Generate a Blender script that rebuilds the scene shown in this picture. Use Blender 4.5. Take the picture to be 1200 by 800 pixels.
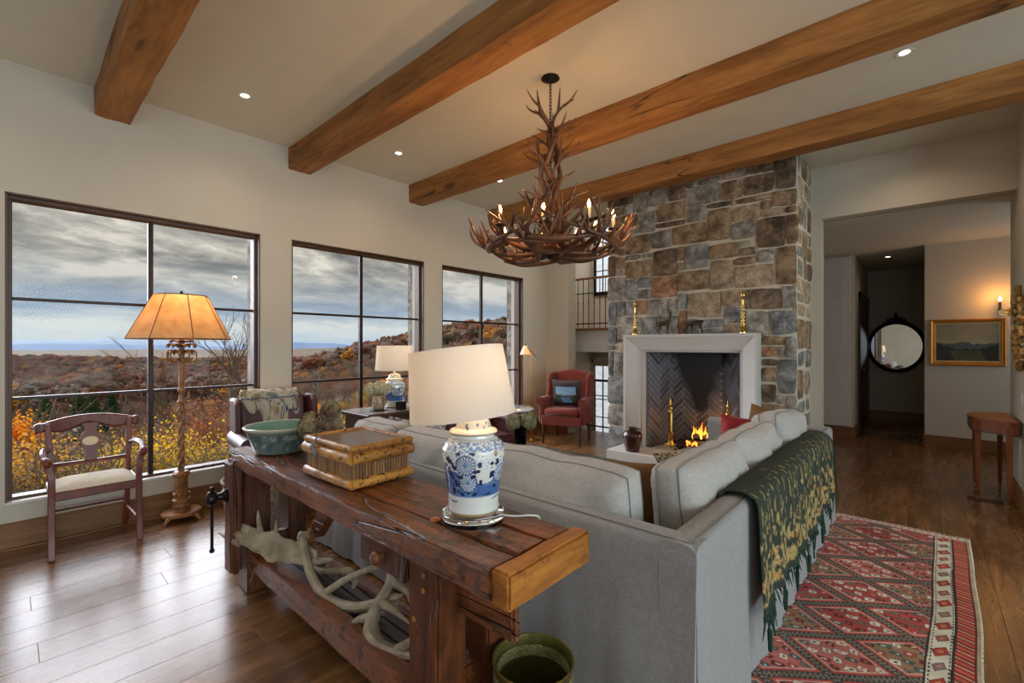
import bpy, bmesh, math, random
import numpy as np
from mathutils import Vector, Matrix, noise
for _o in list(bpy.data.objects): bpy.data.objects.remove(_o, do_unlink=True)
S = bpy.context.scene
COL = S.collection
PI = math.pi
rnd = random.Random(7)

# ---------------------------------------------------------------- camera
cd = bpy.data.cameras.new('camera'); cam = bpy.data.objects.new('camera', cd); COL.objects.link(cam)
cd.sensor_width = 36; cd.lens = 16.05; cd.shift_y = 5/1200; cd.clip_end = 30000; cd.clip_start = .05
cam.location = (0, 0, 1.4); cam.rotation_euler = (PI/2, 0, math.radians(42.11)); S.camera = cam
# ---------------------------------------------------------------- exposure
vs = S.view_settings; vs.view_transform = 'Standard'; vs.look = 'None'; vs.gamma = 1; vs.use_curve_mapping = False
vs.exposure = 0.0

# ---------------------------------------------------------------- node helper
class NT:
    def __init__(s, tree): s.t = tree; s.n = tree.nodes; s.l = tree.links
    def add(s, typ, ins=None, **kw):
        n = s.n.new(typ)
        for k, v in kw.items(): setattr(n, k, v)
        if ins:
            for k, v in ins.items():
                if hasattr(v, 'is_output') or isinstance(v, bpy.types.NodeSocket): s.l.new(v, n.inputs[k])
                else: n.inputs[k].default_value = v
        return n
    def math(s, op, a, b=None, c=None, clamp=False):
        n = s.n.new('ShaderNodeMath'); n.operation = op; n.use_clamp = clamp
        for i, v in enumerate((a, b, c)):
            if v is None: continue
            if isinstance(v, bpy.types.NodeSocket): s.l.new(v, n.inputs[i])
            else: n.inputs[i].default_value = v
        return n.outputs[0]
    def mix(s, fac, a, b, blend='MIX'):
        n = s.n.new('ShaderNodeMix'); n.data_type = 'RGBA'; n.blend_type = blend
        for k, v in ((0, fac), (6, a), (7, b)):
            if isinstance(v, bpy.types.NodeSocket): s.l.new(v, n.inputs[k])
            elif k == 0: n.inputs[0].default_value = v
            else: n.inputs[k].default_value = (*v[:3], 1)
        return n.outputs[2]
    def ramp(s, fac, stops, interp='LINEAR'):
        n = s.n.new('ShaderNodeValToRGB'); r = n.color_ramp; r.interpolation = interp
        while len(r.elements) < len(stops): r.elements.new(.5)
        for e, (p, c) in zip(r.elements, stops):
            e.position = p; e.color = (*c[:3], 1) if hasattr(c, '__len__') else (c, c, c, 1)
        s.l.new(fac, n.inputs[0]); return n.outputs[0]
    def noise(s, vec, scale, detail=4, rough=.55, dist=0):
        n = s.add('ShaderNodeTexNoise', {'Scale': scale, 'Detail': detail, 'Roughness': rough, 'Distortion': dist})
        if vec is not None: s.l.new(vec, n.inputs['Vector'])
        return n.outputs[0]
    def mapping(s, vec, scale=(1, 1, 1), loc=(0, 0, 0), rot=(0, 0, 0)):
        n = s.add('ShaderNodeMapping', {'Scale': scale, 'Location': loc, 'Rotation': rot})
        s.l.new(vec, n.inputs['Vector']); return n.outputs[0]

def srgb(r, g, b):
    f = lambda c: (c/255/12.92) if c/255 <= .04045 else ((c/255+.055)/1.055)**2.4
    return (f(r), f(g), f(b))

# ---------------------------------------------------------------- overcast sky
w = bpy.data.worlds.new('overcast_sky'); S.world = w; w.use_nodes = True
W = NT(w.node_tree); W.n.clear()
tc = W.add('ShaderNodeTexCoord').outputs['Generated']
sp = W.add('ShaderNodeSeparateXYZ'); W.l.new(tc, sp.inputs[0])
zz = W.math('MAXIMUM', sp.outputs[2], 0.0)
den = W.math('ADD', zz, .22)
ux = W.math('DIVIDE', sp.outputs[0], den); uy = W.math('DIVIDE', sp.outputs[1], den)
cv = W.add('ShaderNodeCombineXYZ', {0: ux, 1: uy, 2: 0.0}).outputs[0]
n1 = W.noise(W.mapping(cv, (1.0, .75, 1)), 2.1, 7, .58, .35)
n2 = W.noise(W.mapping(cv, (1.0, .8, 1), (7, 3, 0)), 6.0, 6, .62, .4)
cl = W.math('ADD', W.math('MULTIPLY', n1, .72), W.math('MULTIPLY', n2, .28))
ccol = W.ramp(cl, [(.40, srgb(104, 105, 106)), (.465, srgb(136, 134, 130)), (.52, srgb(166, 162, 154)), (.585, srgb(208, 201, 188))])
bandn = W.math('ADD', zz, W.math('MULTIPLY', W.math('SUBTRACT', n1, .5), .10))
hcol = W.ramp(bandn, [(0.0, srgb(170, 186, 200)), (.035, srgb(196, 200, 198)), (.07, srgb(134, 152, 172)), (.12, srgb(172, 178, 180)), (.2, srgb(152, 155, 157))])
hf = W.ramp(zz, [(.06, 1), (.16, 0)])
skyc = W.mix(hf, ccol, hcol)
below = W.math('LESS_THAN', sp.outputs[2], -.002)
skyc = W.mix(below, skyc, srgb(120, 108, 90))
bg = W.add('ShaderNodeBackground', {'Color': skyc, 'Strength': 1.3})
ow = W.add('ShaderNodeOutputWorld'); W.l.new(bg.outputs[0], ow.inputs[0])

# ---------------------------------------------------------------- lights
def lamp_light(name, typ, loc, energy, color=(1, 1, 1), rot=None, **kw):
    ld = bpy.data.lights.new(name, typ); ld.energy = energy; ld.color = color
    for k, v in kw.items(): setattr(ld, k, v)
    o = bpy.data.objects.new(name, ld); COL.objects.link(o); o.location = loc
    if rot is not None: o.rotation_euler = rot
    return o
def aim(v):  # euler that points local -Z along v
    return Vector(v).to_track_quat('-Z', 'Y').to_euler()
lamp_light('soft_daylight', 'SUN', (-20, 2, 12), 9.5, srgb(236, 240, 252), aim((.84, .24, -.46)), angle=math.radians(62))
# rear pair: added fill behind the viewpoint; side: window daylight from the right
lamp_light('rear_fill_light', 'AREA', (-3.25, -3.4, 1.7), 30, srgb(228, 236, 255), aim((0, 1, .12)), shape='RECTANGLE', size=2.3, size_y=2.3)
lamp_light('rear_fill_light', 'AREA', (1.9, -3.4, 1.7), 26, srgb(228, 236, 255), aim((0, 1, .12)), shape='RECTANGLE', size=2.6, size_y=2.3)
lamp_light('side_window_daylight', 'AREA', (4.8, 1.0, 1.6), 330, srgb(216, 234, 244), aim((-1, .05, -.12)), shape='RECTANGLE', size=5.5, size_y=2.3)
lamp_light('hall_fill_light', 'AREA', (2.0, 7.6, 1.6), 15, srgb(222, 232, 245), aim((-1, 0, -.15)), shape='RECTANGLE', size=1.4, size_y=1.8)  # added fill for the hall floor and painting wall, no window here
WARM = srgb(255, 205, 150)

# ---------------------------------------------------------------- mesh helpers
class MB:
    def __init__(s): s.v = []; s.f = []; s.mi = []; s.c = None
    def add(s, vs, fs, mi=0):
        b = len(s.v); s.v += [tuple(p) for p in vs]; s.f += [tuple(b+i for i in f) for f in fs]; s.mi += [mi]*len(fs)
        return s
    def box(s, x0, x1, y0, y1, z0, z1, ch=0.0, mi=0):
        if x0 > x1: x0, x1 = x1, x0
        if y0 > y1: y0, y1 = y1, y0
        if z0 > z1: z0, z1 = z1, z0
        if ch <= 0:
            vs = [(x, y, z) for z in (z0, z1) for y in (y0, y1) for x in (x0, x1)]
            return s.add(vs, [(0, 2, 3, 1), (4, 5, 7, 6), (0, 1, 5, 4), (1, 3, 7, 5), (3, 2, 6, 7), (2, 0, 4, 6)], mi)
        ch = min(ch, (x1-x0)/2.1, (y1-y0)/2.1, (z1-z0)/2.1)
        bm = bmesh.new(); bmesh.ops.create_cube(bm, size=1)
        for v in bm.verts:
            v.co = Vector((x0+(v.co.x+.5)*(x1-x0), y0+(v.co.y+.5)*(y1-y0), z0+(v.co.z+.5)*(z1-z0)))
        bmesh.ops.bevel(bm, geom=list(bm.edges), offset=ch, segments=1, affect='EDGES', profile=.5)
        bm.verts.index_update()
        s.add([v.co[:] for v in bm.verts], [[v.index for v in f.verts] for f in bm.faces], mi); bm.free(); return s
    def obox(s, c, ax, ay, az, mi=0):   # oriented box: centre, three half-axis vectors
        c = Vector(c); ax = Vector(ax); ay = Vector(ay); az = Vector(az)
        vs = [c+ax*i+ay*j+az*k for k in (-1, 1) for j in (-1, 1) for i in (-1, 1)]
        return s.add(vs, [(0, 2, 3, 1), (4, 5, 7, 6), (0, 1, 5, 4), (1, 3, 7, 5), (3, 2, 6, 7), (2, 0, 4, 6)], mi)
    def tube(s, pts, rad, n=8, cap=True, mi=0, flat=None, closed=False):
        pts = [Vector(p) for p in pts]; m = len(pts)
        if not hasattr(rad, '__len__'): rad = [rad]*m
        t = []
        for i in range(m):
            if closed: d = pts[(i+1) % m]-pts[i-1]
            else: d = pts[min(i+1, m-1)]-pts[max(i-1, 0)]
            t.append(d.normalized() if d.length > 1e-9 else Vector((0, 0, 1)))
        up = Vector((0, 0, 1)) if abs(t[0].z) < .9 else Vector((1, 0, 0))
        u = t[0].cross(up).normalized(); vs = []
        for i in range(m):
            u = (u-t[i]*u.dot(t[i])); u = u.normalized() if u.length > 1e-6 else t[i].orthogonal().normalized()
            v = t[i].cross(u); r = rad[i]; fl = 1 if flat is None else flat
            for k in range(n):
                a = 2*PI*k/n; vs.append(pts[i]+(u*math.cos(a)+v*math.sin(a)*fl)*r)
        fs = []
        for i in range(m if closed else m-1):
            j = (i+1) % m
            for k in range(n):
                k2 = (k+1) % n; fs.append((i*n+k, i*n+k2, j*n+k2, j*n+k))
        if cap and not closed:
            fs.append(tuple(range(n))[::-1]); fs.append(tuple((m-1)*n+k for k in range(n)))
        return s.add(vs, fs, mi)
    def lathe(s, prof, n=24, loc=(0, 0, 0), mi=0, sx=1, sy=1, cap=True, rot=0):
        vs = []; x, y, z = loc; m = len(prof)
        for r, h in prof:
            for k in range(n):
                a = 2*PI*k/n+rot; vs.append((x+r*sx*math.cos(a), y+r*sy*math.sin(a), z+h))
        fs = [(i*n+k, i*n+(k+1) % n, (i+1)*n+(k+1) % n, (i+1)*n+k) for i in range(m-1) for k in range(n)]
        if cap:
            if prof[0][0] > 1e-4: fs.append(tuple(range(n))[::-1])
            if prof[-1][0] > 1e-4: fs.append(tuple((m-1)*n+k for k in range(n)))
        return s.add(vs, fs, mi)
    def prism(s, poly, axis, a, b, mi=0):   # 2D polygon extruded along an axis ('x': poly=(y,z); 'y': (x,z); 'z': (x,y))
        P = {'x': lambda p, t: (t, p[0], p[1]), 'y': lambda p, t: (p[0], t, p[1]), 'z': lambda p, t: (p[0], p[1], t)}[axis]
        n = len(poly); vs = [P(p, a) for p in poly]+[P(p, b) for p in poly]
        fs = [tuple(range(n)), tuple(range(2*n-1, n-1, -1))]+[(i, n+i, n+(i+1) % n, (i+1) % n) for i in range(n)]
        return s.add(vs, fs, mi)
    def ball(s, c, r, n=10, mi=0, jit=0, seed=0):
        if not hasattr(r, '__len__'): r = (r, r, r)
        m = max(4, n//2); pr = []
        vs = [(c[0], c[1], c[2]-r[2])]
        for i in range(1, m):
            for k in range(n):
                a = PI*i/m; b = 2*PI*k/n; d = Vector((math.sin(a)*math.cos(b), math.sin(a)*math.sin(b), -math.cos(a)))
                q = 1+(jit*noise.noise(d*2.3+Vector((seed, 0, 0))) if jit else 0)
                vs.append((c[0]+r[0]*d.x*q, c[1]+r[1]*d.y*q, c[2]+r[2]*d.z*q))
        vs.append((c[0], c[1], c[2]+r[2])); L = len(vs)-1; fs = []
        for k in range(n): fs.append((0, 1+(k+1) % n, 1+k)); fs.append((L, L-n+k, L-n+(k+1) % n))
        for i in range(m-2):
            for k in range(n): fs.append((1+i*n+k, 1+i*n+(k+1) % n, 1+(i+1)*n+(k+1) % n, 1+(i+1)*n+k))
        return s.add(vs, fs, mi)
    def grid(s, fn, nu, nv, mi=0, wrapu=False):
        vs = [fn(i/nu, j/nv) for j in range(nv+1) for i in range(nu+(0 if wrapu else 1))]
        W_ = nu if wrapu else nu+1
        fs = [(j*W_+i, j*W_+(i+1) % W_, (j+1)*W_+(i+1) % W_, (j+1)*W_+i) for j in range(nv) for i in range(nu)]
        return s.add(vs, fs, mi)
    def xf(s, M, start=0):
        for i in range(start, len(s.v)): s.v[i] = tuple(M @ Vector(s.v[i]))
        return s
    def mesh(s, name, mats, smooth=False, ang=None):
        me = bpy.data.meshes.new(name); me.from_pydata(s.v, [], s.f)
        if not isinstance(mats, (list, tuple)): mats = [mats]
        for m in mats: me.materials.append(m)
        if any(s.mi): me.polygons.foreach_set('material_index', s.mi)
        if smooth: me.polygons.foreach_set('use_smooth', [True]*len(me.polygons))
        me.update()
        bm = bmesh.new(); bm.from_mesh(me); bmesh.ops.recalc_face_normals(bm, faces=bm.faces); bm.to_mesh(me); bm.free()
        if smooth and ang is not None: me.set_sharp_from_angle(angle=math.radians(ang))
        return me
    def obj(s, name, mats, parent=None, smooth=False, ang=35, bev=0, seg=2, sub=0, loc=None):
        o = bpy.data.objects.new(name, s.mesh(name, mats, smooth, ang)); COL.objects.link(o)
        if parent is not None: o.parent = parent
        if loc is not None: o.location = loc
        if bev:
            m = o.modifiers.new('b', 'BEVEL'); m.width = bev; m.segments = seg; m.limit_method = 'ANGLE'; m.angle_limit = math.radians(40)
        if sub: m = o.modifiers.new('s', 'SUBSURF'); m.levels = m.render_levels = sub
        return o

def tag(o, label=None, cat=None, group=None, kind=None):
    if label: o['label'] = label
    if cat: o['category'] = cat
    if group: o['group'] = group
    if kind: o['kind'] = kind
    return o
def thing(name, label, cat, loc=(0, 0, 0), rz=0, group=None):
    o = bpy.data.objects.new(name, None); COL.objects.link(o); o.empty_display_size = .05
    o.location = loc; o.rotation_euler = (0, 0, rz)
    return tag(o, label, cat, group)
def copy_tree(o, parent=None):
    c = o.copy(); COL.objects.link(c)
    if parent is not None: c.parent = parent
    for ch in [x for x in bpy.data.objects if x.parent == o]: copy_tree(ch, c)
    return c
def dup(o, loc, rz=0, label=None, scale=None):
    c = copy_tree(o); c.location = loc; c.rotation_euler = (0, 0, rz)
    if label: c['label'] = label
    if scale: c.scale = (scale,)*3
    return c
def struct(o): o['kind'] = 'structure'; return o
def bez(pts, n=8):   # Catmull-Rom through points
    P = [Vector(p) for p in pts]; P = [P[0]*2-P[1]]+P+[P[-1]*2-P[-2]]; out = []
    for i in range(1, len(P)-2):
        for k in range(n):
            t = k/n; a, b, c, d = P[i-1:i+3]
            out.append(.5*((2*b)+(c-a)*t+(2*a-5*b+4*c-d)*t*t+(3*b-3*c+d-a)*t**3))
    out.append(P[-2].copy()); return out
def lerp(a, b, t): return a+(b-a)*t
def interp(x, xs, ys): return float(np.interp(x, xs, ys))

# ---------------------------------------------------------------- materials
def mat(name, col, rough=.6, metal=0, var=0.0, vscale=6, bump=0.0, bscale=40, spec=.5, emit=None, estr=0, trans=0, ior=1.45, coat=0, objrand=0, sheen=0, col2=None, vs3=(1, 1, 1)):
    m = bpy.data.materials.new(name); m.use_nodes = True; t = NT(m.node_tree); b = t.n['Principled BSDF']
    b.inputs['Base Color'].default_value = (*col, 1); b.inputs['Roughness'].default_value = rough
    b.inputs['Metallic'].default_value = metal; b.inputs['Specular IOR Level'].default_value = spec
    b.inputs['IOR'].default_value = ior
    if trans: b.inputs['Transmission Weight'].default_value = trans
    if coat: b.inputs['Coat Weight'].default_value = coat; b.inputs['Coat Roughness'].default_value = .1
    if sheen: b.inputs['Sheen Weight'].default_value = sheen
    if emit: b.inputs['Emission Color'].default_value = (*emit, 1); b.inputs['Emission Strength'].default_value = estr
    tc = t.add('ShaderNodeTexCoord').outputs['Object']
    vec = t.mapping(tc, vs3) if vs3 != (1, 1, 1) else tc
    src = None
    if var or col2 or True:
        nz = t.noise(vec, vscale, 5, .6)
        v_ = var if var else .04
        c2 = col2 if col2 else tuple(min(1, c*(1+v_)) for c in col)
        c1 = col if col2 else tuple(c*(1-v_) for c in col)
        src = t.ramp(nz, [(.35, c1), (.65, c2)])
    if objrand:
        oi = t.add('ShaderNodeObjectInfo').outputs['Random']
        hs = t.add('ShaderNodeHueSaturation', {'Color': src, 'Value': t.math('ADD', t.math('MULTIPLY', oi, objrand*2), 1-objrand)})
        src = hs.outputs[0]
    t.l.new(src, b.inputs['Base Color'])
    if bump:
        bn = t.add('ShaderNodeBump', {'Strength': bump, 'Distance': .01, 'Height': t.noise(vec, bscale, 4, .6)})
        t.l.new(bn.outputs[0], b.inputs['Normal'])
    return m

def wood(name, dark, light, axis='y', scale=1.0, rough=.4, bump=.25, rand=.15, knots=0.0, spec=.5, roughvar=.1, coat=0, crack=0.0, wear=None, pit=0):
    m = bpy.data.materials.new(name); m.use_nodes = True; t = NT(m.node_tree); b = t.n['Principled BSDF']
    tc = t.add('ShaderNodeTexCoord').outputs['Object']; oi = t.add('ShaderNodeObjectInfo').outputs['Random']
    off = t.add('ShaderNodeCombineXYZ', {0: t.math('MULTIPLY', oi, 37), 1: t.math('MULTIPLY', oi, 91), 2: t.math('MULTIPLY', oi, 13)}).outputs[0]
    va = t.add('ShaderNodeVectorMath', operation='ADD'); t.l.new(tc, va.inputs[0]); t.l.new(off, va.inputs[1])
    s3 = {'x': (.12, 1, 1), 'y': (1, .12, 1), 'z': (1, 1, .12)}[axis]
    v = t.mapping(va.outputs[0], tuple(c*scale for c in s3))
    g = t.noise(v, 14, 8, .65, .6); g2 = t.noise(v, 70, 4, .7, .2); big = t.noise(t.mapping(va.outputs[0], tuple(c*scale for c in s3)), 3, 3, .5, 1.0)
    f = t.math('ADD', t.math('MULTIPLY', g, .5), t.math('ADD', t.math('MULTIPLY', g2, .2), t.math('MULTIPLY', big, .3)))
    mid = tuple((a+c)/2 for a, c in zip(dark, light))
    c = t.ramp(f, [(.36, dark), (.5, mid), (.62, light)])
    h = f
    if knots:
        vo = t.add('ShaderNodeTexVoronoi', {'Scale': 2.2*scale, 'Randomness': 1.0}); t.l.new(t.mapping(va.outputs[0], {'x': (.5, 1.3, 1.3), 'y': (1.3, .5, 1.3), 'z': (1.3, 1.3, .5)}[axis]), vo.inputs['Vector'])
        kf = t.ramp(vo.outputs['Distance'], [(.0, 1), (.05, .9), (.11, 0)])
        c = t.mix(t.math('MULTIPLY', kf, knots), c, tuple(x*.16 for x in dark))
    if crack:
        cr = t.ramp(t.noise(t.mapping(v, (.6, .6, .6)), 6, 3, .5, .8), [(.488, 0), (.5, 1), (.512, 0)])
        gate = t.ramp(t.noise(va.outputs[0], 1.1, 2), [(.45, 0), (.6, 1)])
        crf = t.math('MULTIPLY', t.math('MULTIPLY', cr, gate), crack)
        c = t.mix(crf, c, tuple(x*.12 for x in dark)); h = t.math('SUBTRACT', f, crf)
    if wear:
        wf = t.ramp(t.noise(va.outputs[0], 9*scale, 6, .7, .5), [(.52, 0), (.66, 1)])
        c = t.mix(wf, c, wear)
    hs = t.add('ShaderNodeHueSaturation', {'Color': c, 'Value': t.math('ADD', t.math('MULTIPLY', oi, rand*2), 1-rand)})
    t.l.new(hs.outputs[0], b.inputs['Base Color'])
    t.l.new(t.math('ADD', t.math('MULTIPLY', g, roughvar*2), rough-roughvar), b.inputs['Roughness'])
    b.inputs['Specular IOR Level'].default_value = spec
    if coat: b.inputs['Coat Weight'].default_value = coat; b.inputs['Coat Roughness'].default_value = .15
    if pit: h = t.math('ADD', h, t.math('MULTIPLY', t.noise(va.outputs[0], 34, 5, .7), pit))
    bn = t.add('ShaderNodeBump', {'Strength': bump, 'Distance': .006, 'Height': h}); t.l.new(bn.outputs[0], b.inputs['Normal'])
    return m

def painted(name, rough=.6, bump=0, attr='Col', coat=0, bscale=300):
    m = bpy.data.materials.new(name); m.use_nodes = True; t = NT(m.node_tree); b = t.n['Principled BSDF']
    a = t.add('ShaderNodeAttribute', attribute_name=attr); t.l.new(a.outputs['Color'], b.inputs['Base Color'])
    b.inputs['Roughness'].default_value = rough
    if coat: b.inputs['Coat Weight'].default_value = coat; b.inputs['Coat Roughness'].default_value = .06
    if bump:
        tc = t.add('ShaderNodeTexCoord').outputs['Object']
        bn = t.add('ShaderNodeBump', {'Strength': bump, 'Distance': .004, 'Height': t.noise(tc, bscale, 3, .6)}); t.l.new(bn.outputs[0], b.inputs['Normal'])
    return m
def vcol(o, cols):
    me = o.data if hasattr(o, 'data') else o
    a = me.color_attributes.new('Col', 'FLOAT_COLOR', 'POINT')
    arr = np.ones((len(me.vertices), 4), dtype=np.float32); arr[:, :3] = np.asarray(cols, dtype=np.float32).reshape(-1, 3)[:len(me.vertices)]
    a.data.foreach_set('color', arr.ravel())

M_WALL = mat('plaster_wall', srgb(187, 180, 164), .85, var=.02, vscale=2, bump=.04, bscale=60)
M_CEIL = mat('plaster_ceiling', srgb(200, 197, 180), .9, var=.025, vscale=3, bump=.04, bscale=30)
M_WHITE = mat('painted_white_wood', srgb(205, 203, 198), .5)
M_FLOOR = wood('walnut_floor', srgb(70, 45, 25), srgb(134, 92, 54), 'y', 1.0, .27, .12, .12, knots=.35, roughvar=.06)
M_SUB = mat('dark_subfloor', srgb(30, 20, 13), .6)
M_OAK = wood('oak_baseboard', srgb(92, 58, 28), srgb(150, 102, 58), 'y', 1.0, .45, .12, .08)
M_OAKX = wood('oak_baseboard_x', srgb(92, 58, 28), srgb(150, 102, 58), 'x', 1.0, .45, .12, .08)
M_BEAM = wood('hewn_beam_timber', srgb(104, 64, 26), srgb(178, 124, 66), 'x', .8, .62, .5, .06, knots=.8, crack=1.0, spec=.3)
M_FRAME = wood('brown_window_frame', srgb(44, 26, 14), srgb(92, 60, 34), 'z', 1.5, .45, .1, .05)
M_BRONZE = mat('dark_bronze_muntin', srgb(44, 28, 22), .4, metal=.5)
M_BLACK = mat('black_iron', srgb(26, 24, 22), .45, metal=.6, bump=.1)
M_BRASS = mat('polished_brass', srgb(204, 170, 92), .2, metal=1.0, var=.1)
M_GILT = mat('aged_gilt', srgb(168, 132, 78), .38, metal=.85, var=.25, vscale=30, bump=.4, bscale=80)

def glass_mat(name, tint=(1, 1, 1), ior=1.45, rough=0.0):
    m = bpy.data.materials.new(name); m.use_nodes = True; t = NT(m.node_tree); t.n.clear()
    tr = t.add('ShaderNodeBsdfTransparent', {'Color': (*tint, 1)}); gl = t.add('ShaderNodeBsdfGlossy', {'Roughness': rough})
    fr = t.add('ShaderNodeFresnel', {'IOR': ior}); mx = t.add('ShaderNodeMixShader'); o = t.add('ShaderNodeOutputMaterial')
    bf = t.add('ShaderNodeNewGeometry').outputs['Backfacing']
    t.l.new(t.math('MULTIPLY', fr.outputs[0], t.math('SUBTRACT', 1.0, bf)), mx.inputs[0]); t.l.new(tr.outputs[0], mx.inputs[1]); t.l.new(gl.outputs[0], mx.inputs[2]); t.l.new(mx.outputs[0], o.inputs[0])
    return m
M_GLASS = glass_mat('window_glass', (.98, .99, .99), 1.17)
M_TGLASS = glass_mat('table_glass', (.82, .92, .9), 1.5)

# ================================================================ STRUCTURE
HC = 3.372
struct(MB().box(-4.95, 5.0, -3.5, 6.6, -.12, -.022).box(-1.3, 1.5, 6.0, 11.3, -.12, -.022).obj('floor_slab', M_SUB)).name = 'floor'
FLO = bpy.data.objects['floor']
# planks, one by one, laid along the room
def plank_mesh(L, Wd):
    g = .0004; c = .0012
    mb = MB(); x0, x1, y0, y1 = g, Wd-g, g, L-g
    vs = [(x0, y0, -.02), (x1, y0, -.02), (x1, y1, -.02), (x0, y1, -.02), (x0, y0, -c), (x1, y0, -c), (x1, y1, -c), (x0, y1, -c),
          (x0+c, y0+c, 0), (x1-c, y0+c, 0), (x1-c, y1-c, 0), (x0+c, y1-c, 0)]
    fs = [(8, 9, 10, 11)]+[(i, (i+1) % 4, 4+(i+1) % 4, 4+i) for i in range(4)]+[(4+i, 4+(i+1) % 4, 8+(i+1) % 4, 8+i) for i in range(4)]
    mb.add(vs, fs); return mb.mesh('plank', M_FLOOR)
PW = .20; lens = [1.3, 1.6, 1.9, 2.2, 2.5]; pm = {(L, PW): plank_mesh(L, PW) for L in lens}
def lay(x, y0, y1, r):
    y = y0-r.random()*1.3
    while y < y1:
        L = r.choice(lens); ye = min(y+L, y1); ys = max(y, y0)
        if ye-ys > .05:
            if abs(ys-y) < 1e-6 and abs(ye-y-L) < 1e-6: me = pm[(L, PW)]
            else: me = plank_mesh(ye-ys, PW)
            o = bpy.data.objects.new('plank', me); COL.objects.link(o); o.location = (x, ys, 0); o.parent = FLO
        y += L
r_ = random.Random(3)
x = -4.7
while x < .62: lay(x, -.25, 6.5 if x < -3.0 else 6.04, r_); x += PW
x = -1.12
while x < .9: lay(x, 6.04, 11.0, r_); x += PW
# rest of the floor, never in view: joined boards
mb = MB()
for i in range(48):
    xa = -4.7+i*PW; mb.box(xa+.001, xa+PW-.001, -3.5, -.25, -.02, 0)
    if xa > .62: mb.box(xa+.001, xa+PW-.001, -.25, 6.04, -.02, 0)
o = mb.obj('floor_board', M_FLOOR, FLO); o['kind'] = 'stuff'

struct(MB().box(-4.95, 5.0, -3.6, 6.2, HC, HC+.2).obj('ceiling', M_CEIL))
# window wall with three openings
WY = [(-.01, 1.62), (1.91, 3.54), (3.83, 5.46)]; WZ0, WZ1 = .30, 2.465
mb = MB(); mb.box(-4.95, -4.7, -3.6, 6.25, -.02, WZ0); mb.box(-4.95, -4.7, -3.6, 6.25, WZ1, HC)
ys = [-3.6]+[q for p in WY for q in p]+[6.25]
for i in range(0, len(ys), 2): mb.box(-4.95, -4.7, ys[i], ys[i+1], WZ0, WZ1)
struct(mb.obj('wall_left', M_WALL))
mb = MB().box(-4.7, -4.678, -3.5, 6.04, 0, .165).box(-4.7, -4.683, -3.5, 6.04, .165, .175)
struct(mb.obj('baseboard_left', M_OAK, bev=.003))
for i, (a, b) in enumerate(WY):
    t = struct(thing('window_%d' % (i+1), None, None, (-4.8, (a+b)/2, WZ0)))
    h = (b-a)/2; H_ = WZ1-WZ0
    mb = MB(); f = .035
    mb.box(-.06, .04, -h, h, 0, f); mb.box(-.06, .04, -h, h, H_-f, H_); mb.box(-.06, .04, -h, -h+f, f, H_-f); mb.box(-.06, .04, h-f, h, f, H_-f)
    mb.obj('window_frame', M_FRAME, t, bev=.004)
    mb = MB(); mb.box(.0, .1, -h, -h+.012, 0, H_); mb.box(.0, .1, h-.012, h, 0, H_); mb.box(.0, .1, -h, h, H_-.012, H_)
    mb.obj('window_jamb', M_FRAME, t)
    MB().box(.04, .105, -h, h, -.005, .015).obj('window_sill', M_WHITE, t, bev=.003)
    mb = MB(); mb.box(-.03, .01, -.0175, .0175, f, H_-f); mb.obj('muntin', M_BRONZE, t, bev=.003)
    for zz_ in (1.023, 1.736):
        for s_ in (-1, 1):
            y0, y1 = (-h+f, -.0175) if s_ < 0 else (.0175, h-f)
            MB().box(-.028, .008, y0, y1, zz_-WZ0-.011, zz_-WZ0+.011).obj('muntin', M_BRONZE, t, bev=.002)
    zs = [f, 1.023-WZ0-.011, 1.023-WZ0+.011, 1.736-WZ0-.011, 1.736-WZ0+.011, H_-f]
    for k in range(0, 6, 2):
        for y0, y1 in ((-h+f, -.0175), (.0175, h-f)):
            MB().box(-.012, -.008, y0, y1, zs[k], zs[k+1]).obj('pane', M_GLASS, t)
# back wall: corner pier, chimney, pier and header over the hall opening
mb = MB().box(-4.7, -4.24, 6.04, 6.24, -.02, HC).box(-.98, -.85, 6.04, 6.22, -.02, HC).box(-.85, .9, 6.04, 6.22, 2.8, HC)
struct(mb.obj('wall_back', M_WALL))
struct(MB().box(-4.7, -4.25, 6.02, 6.04, 0, .17).box(-.94, -.86, 6.02, 6.04, 0, .17).obj('baseboard_back', M_OAKX, bev=.003))
# right wall pier
struct(MB().box(.62, .86, 5.1, 6.55, -.02, HC).obj('wall_right', M_WALL))
struct(MB().box(.598, .62, 5.1, 6.56, 0, .17).box(.598, .86, 6.55, 6.57, 0, .17).obj('baseboard_right', M_OAK, bev=.003))
struct(MB().box(.86, 5.0, 5.1, 5.3, -.02, HC).obj('wall_right_rear', M_WALL))
# unseen rear and side walls; the rear openings are added for the fill light
mb = MB().box(-4.95, 5.1, -3.6, -3.5, -.02, .5).box(-4.95, 5.1, -3.6, -3.5, 2.9, HC).box(-4.95, -4.45, -3.6, -3.5, .5, 2.9).box(3.25, 5.1, -3.6, -3.5, .5, 2.9).box(-2.05, .55, -3.6, -3.5, .5, 2.9)
struct(mb.obj('wall_front', M_WALL))
mb = MB().box(4.95, 5.1, -3.6, 5.3, -.02, .4).box(4.95, 5.1, -3.6, 5.3, 2.8, HC).box(4.95, 5.1, -3.6, -1.8, .4, 2.8).box(4.95, 5.1, 3.8, 5.3, .4, 2.8)
struct(mb.obj('wall_side', M_WALL))
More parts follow.
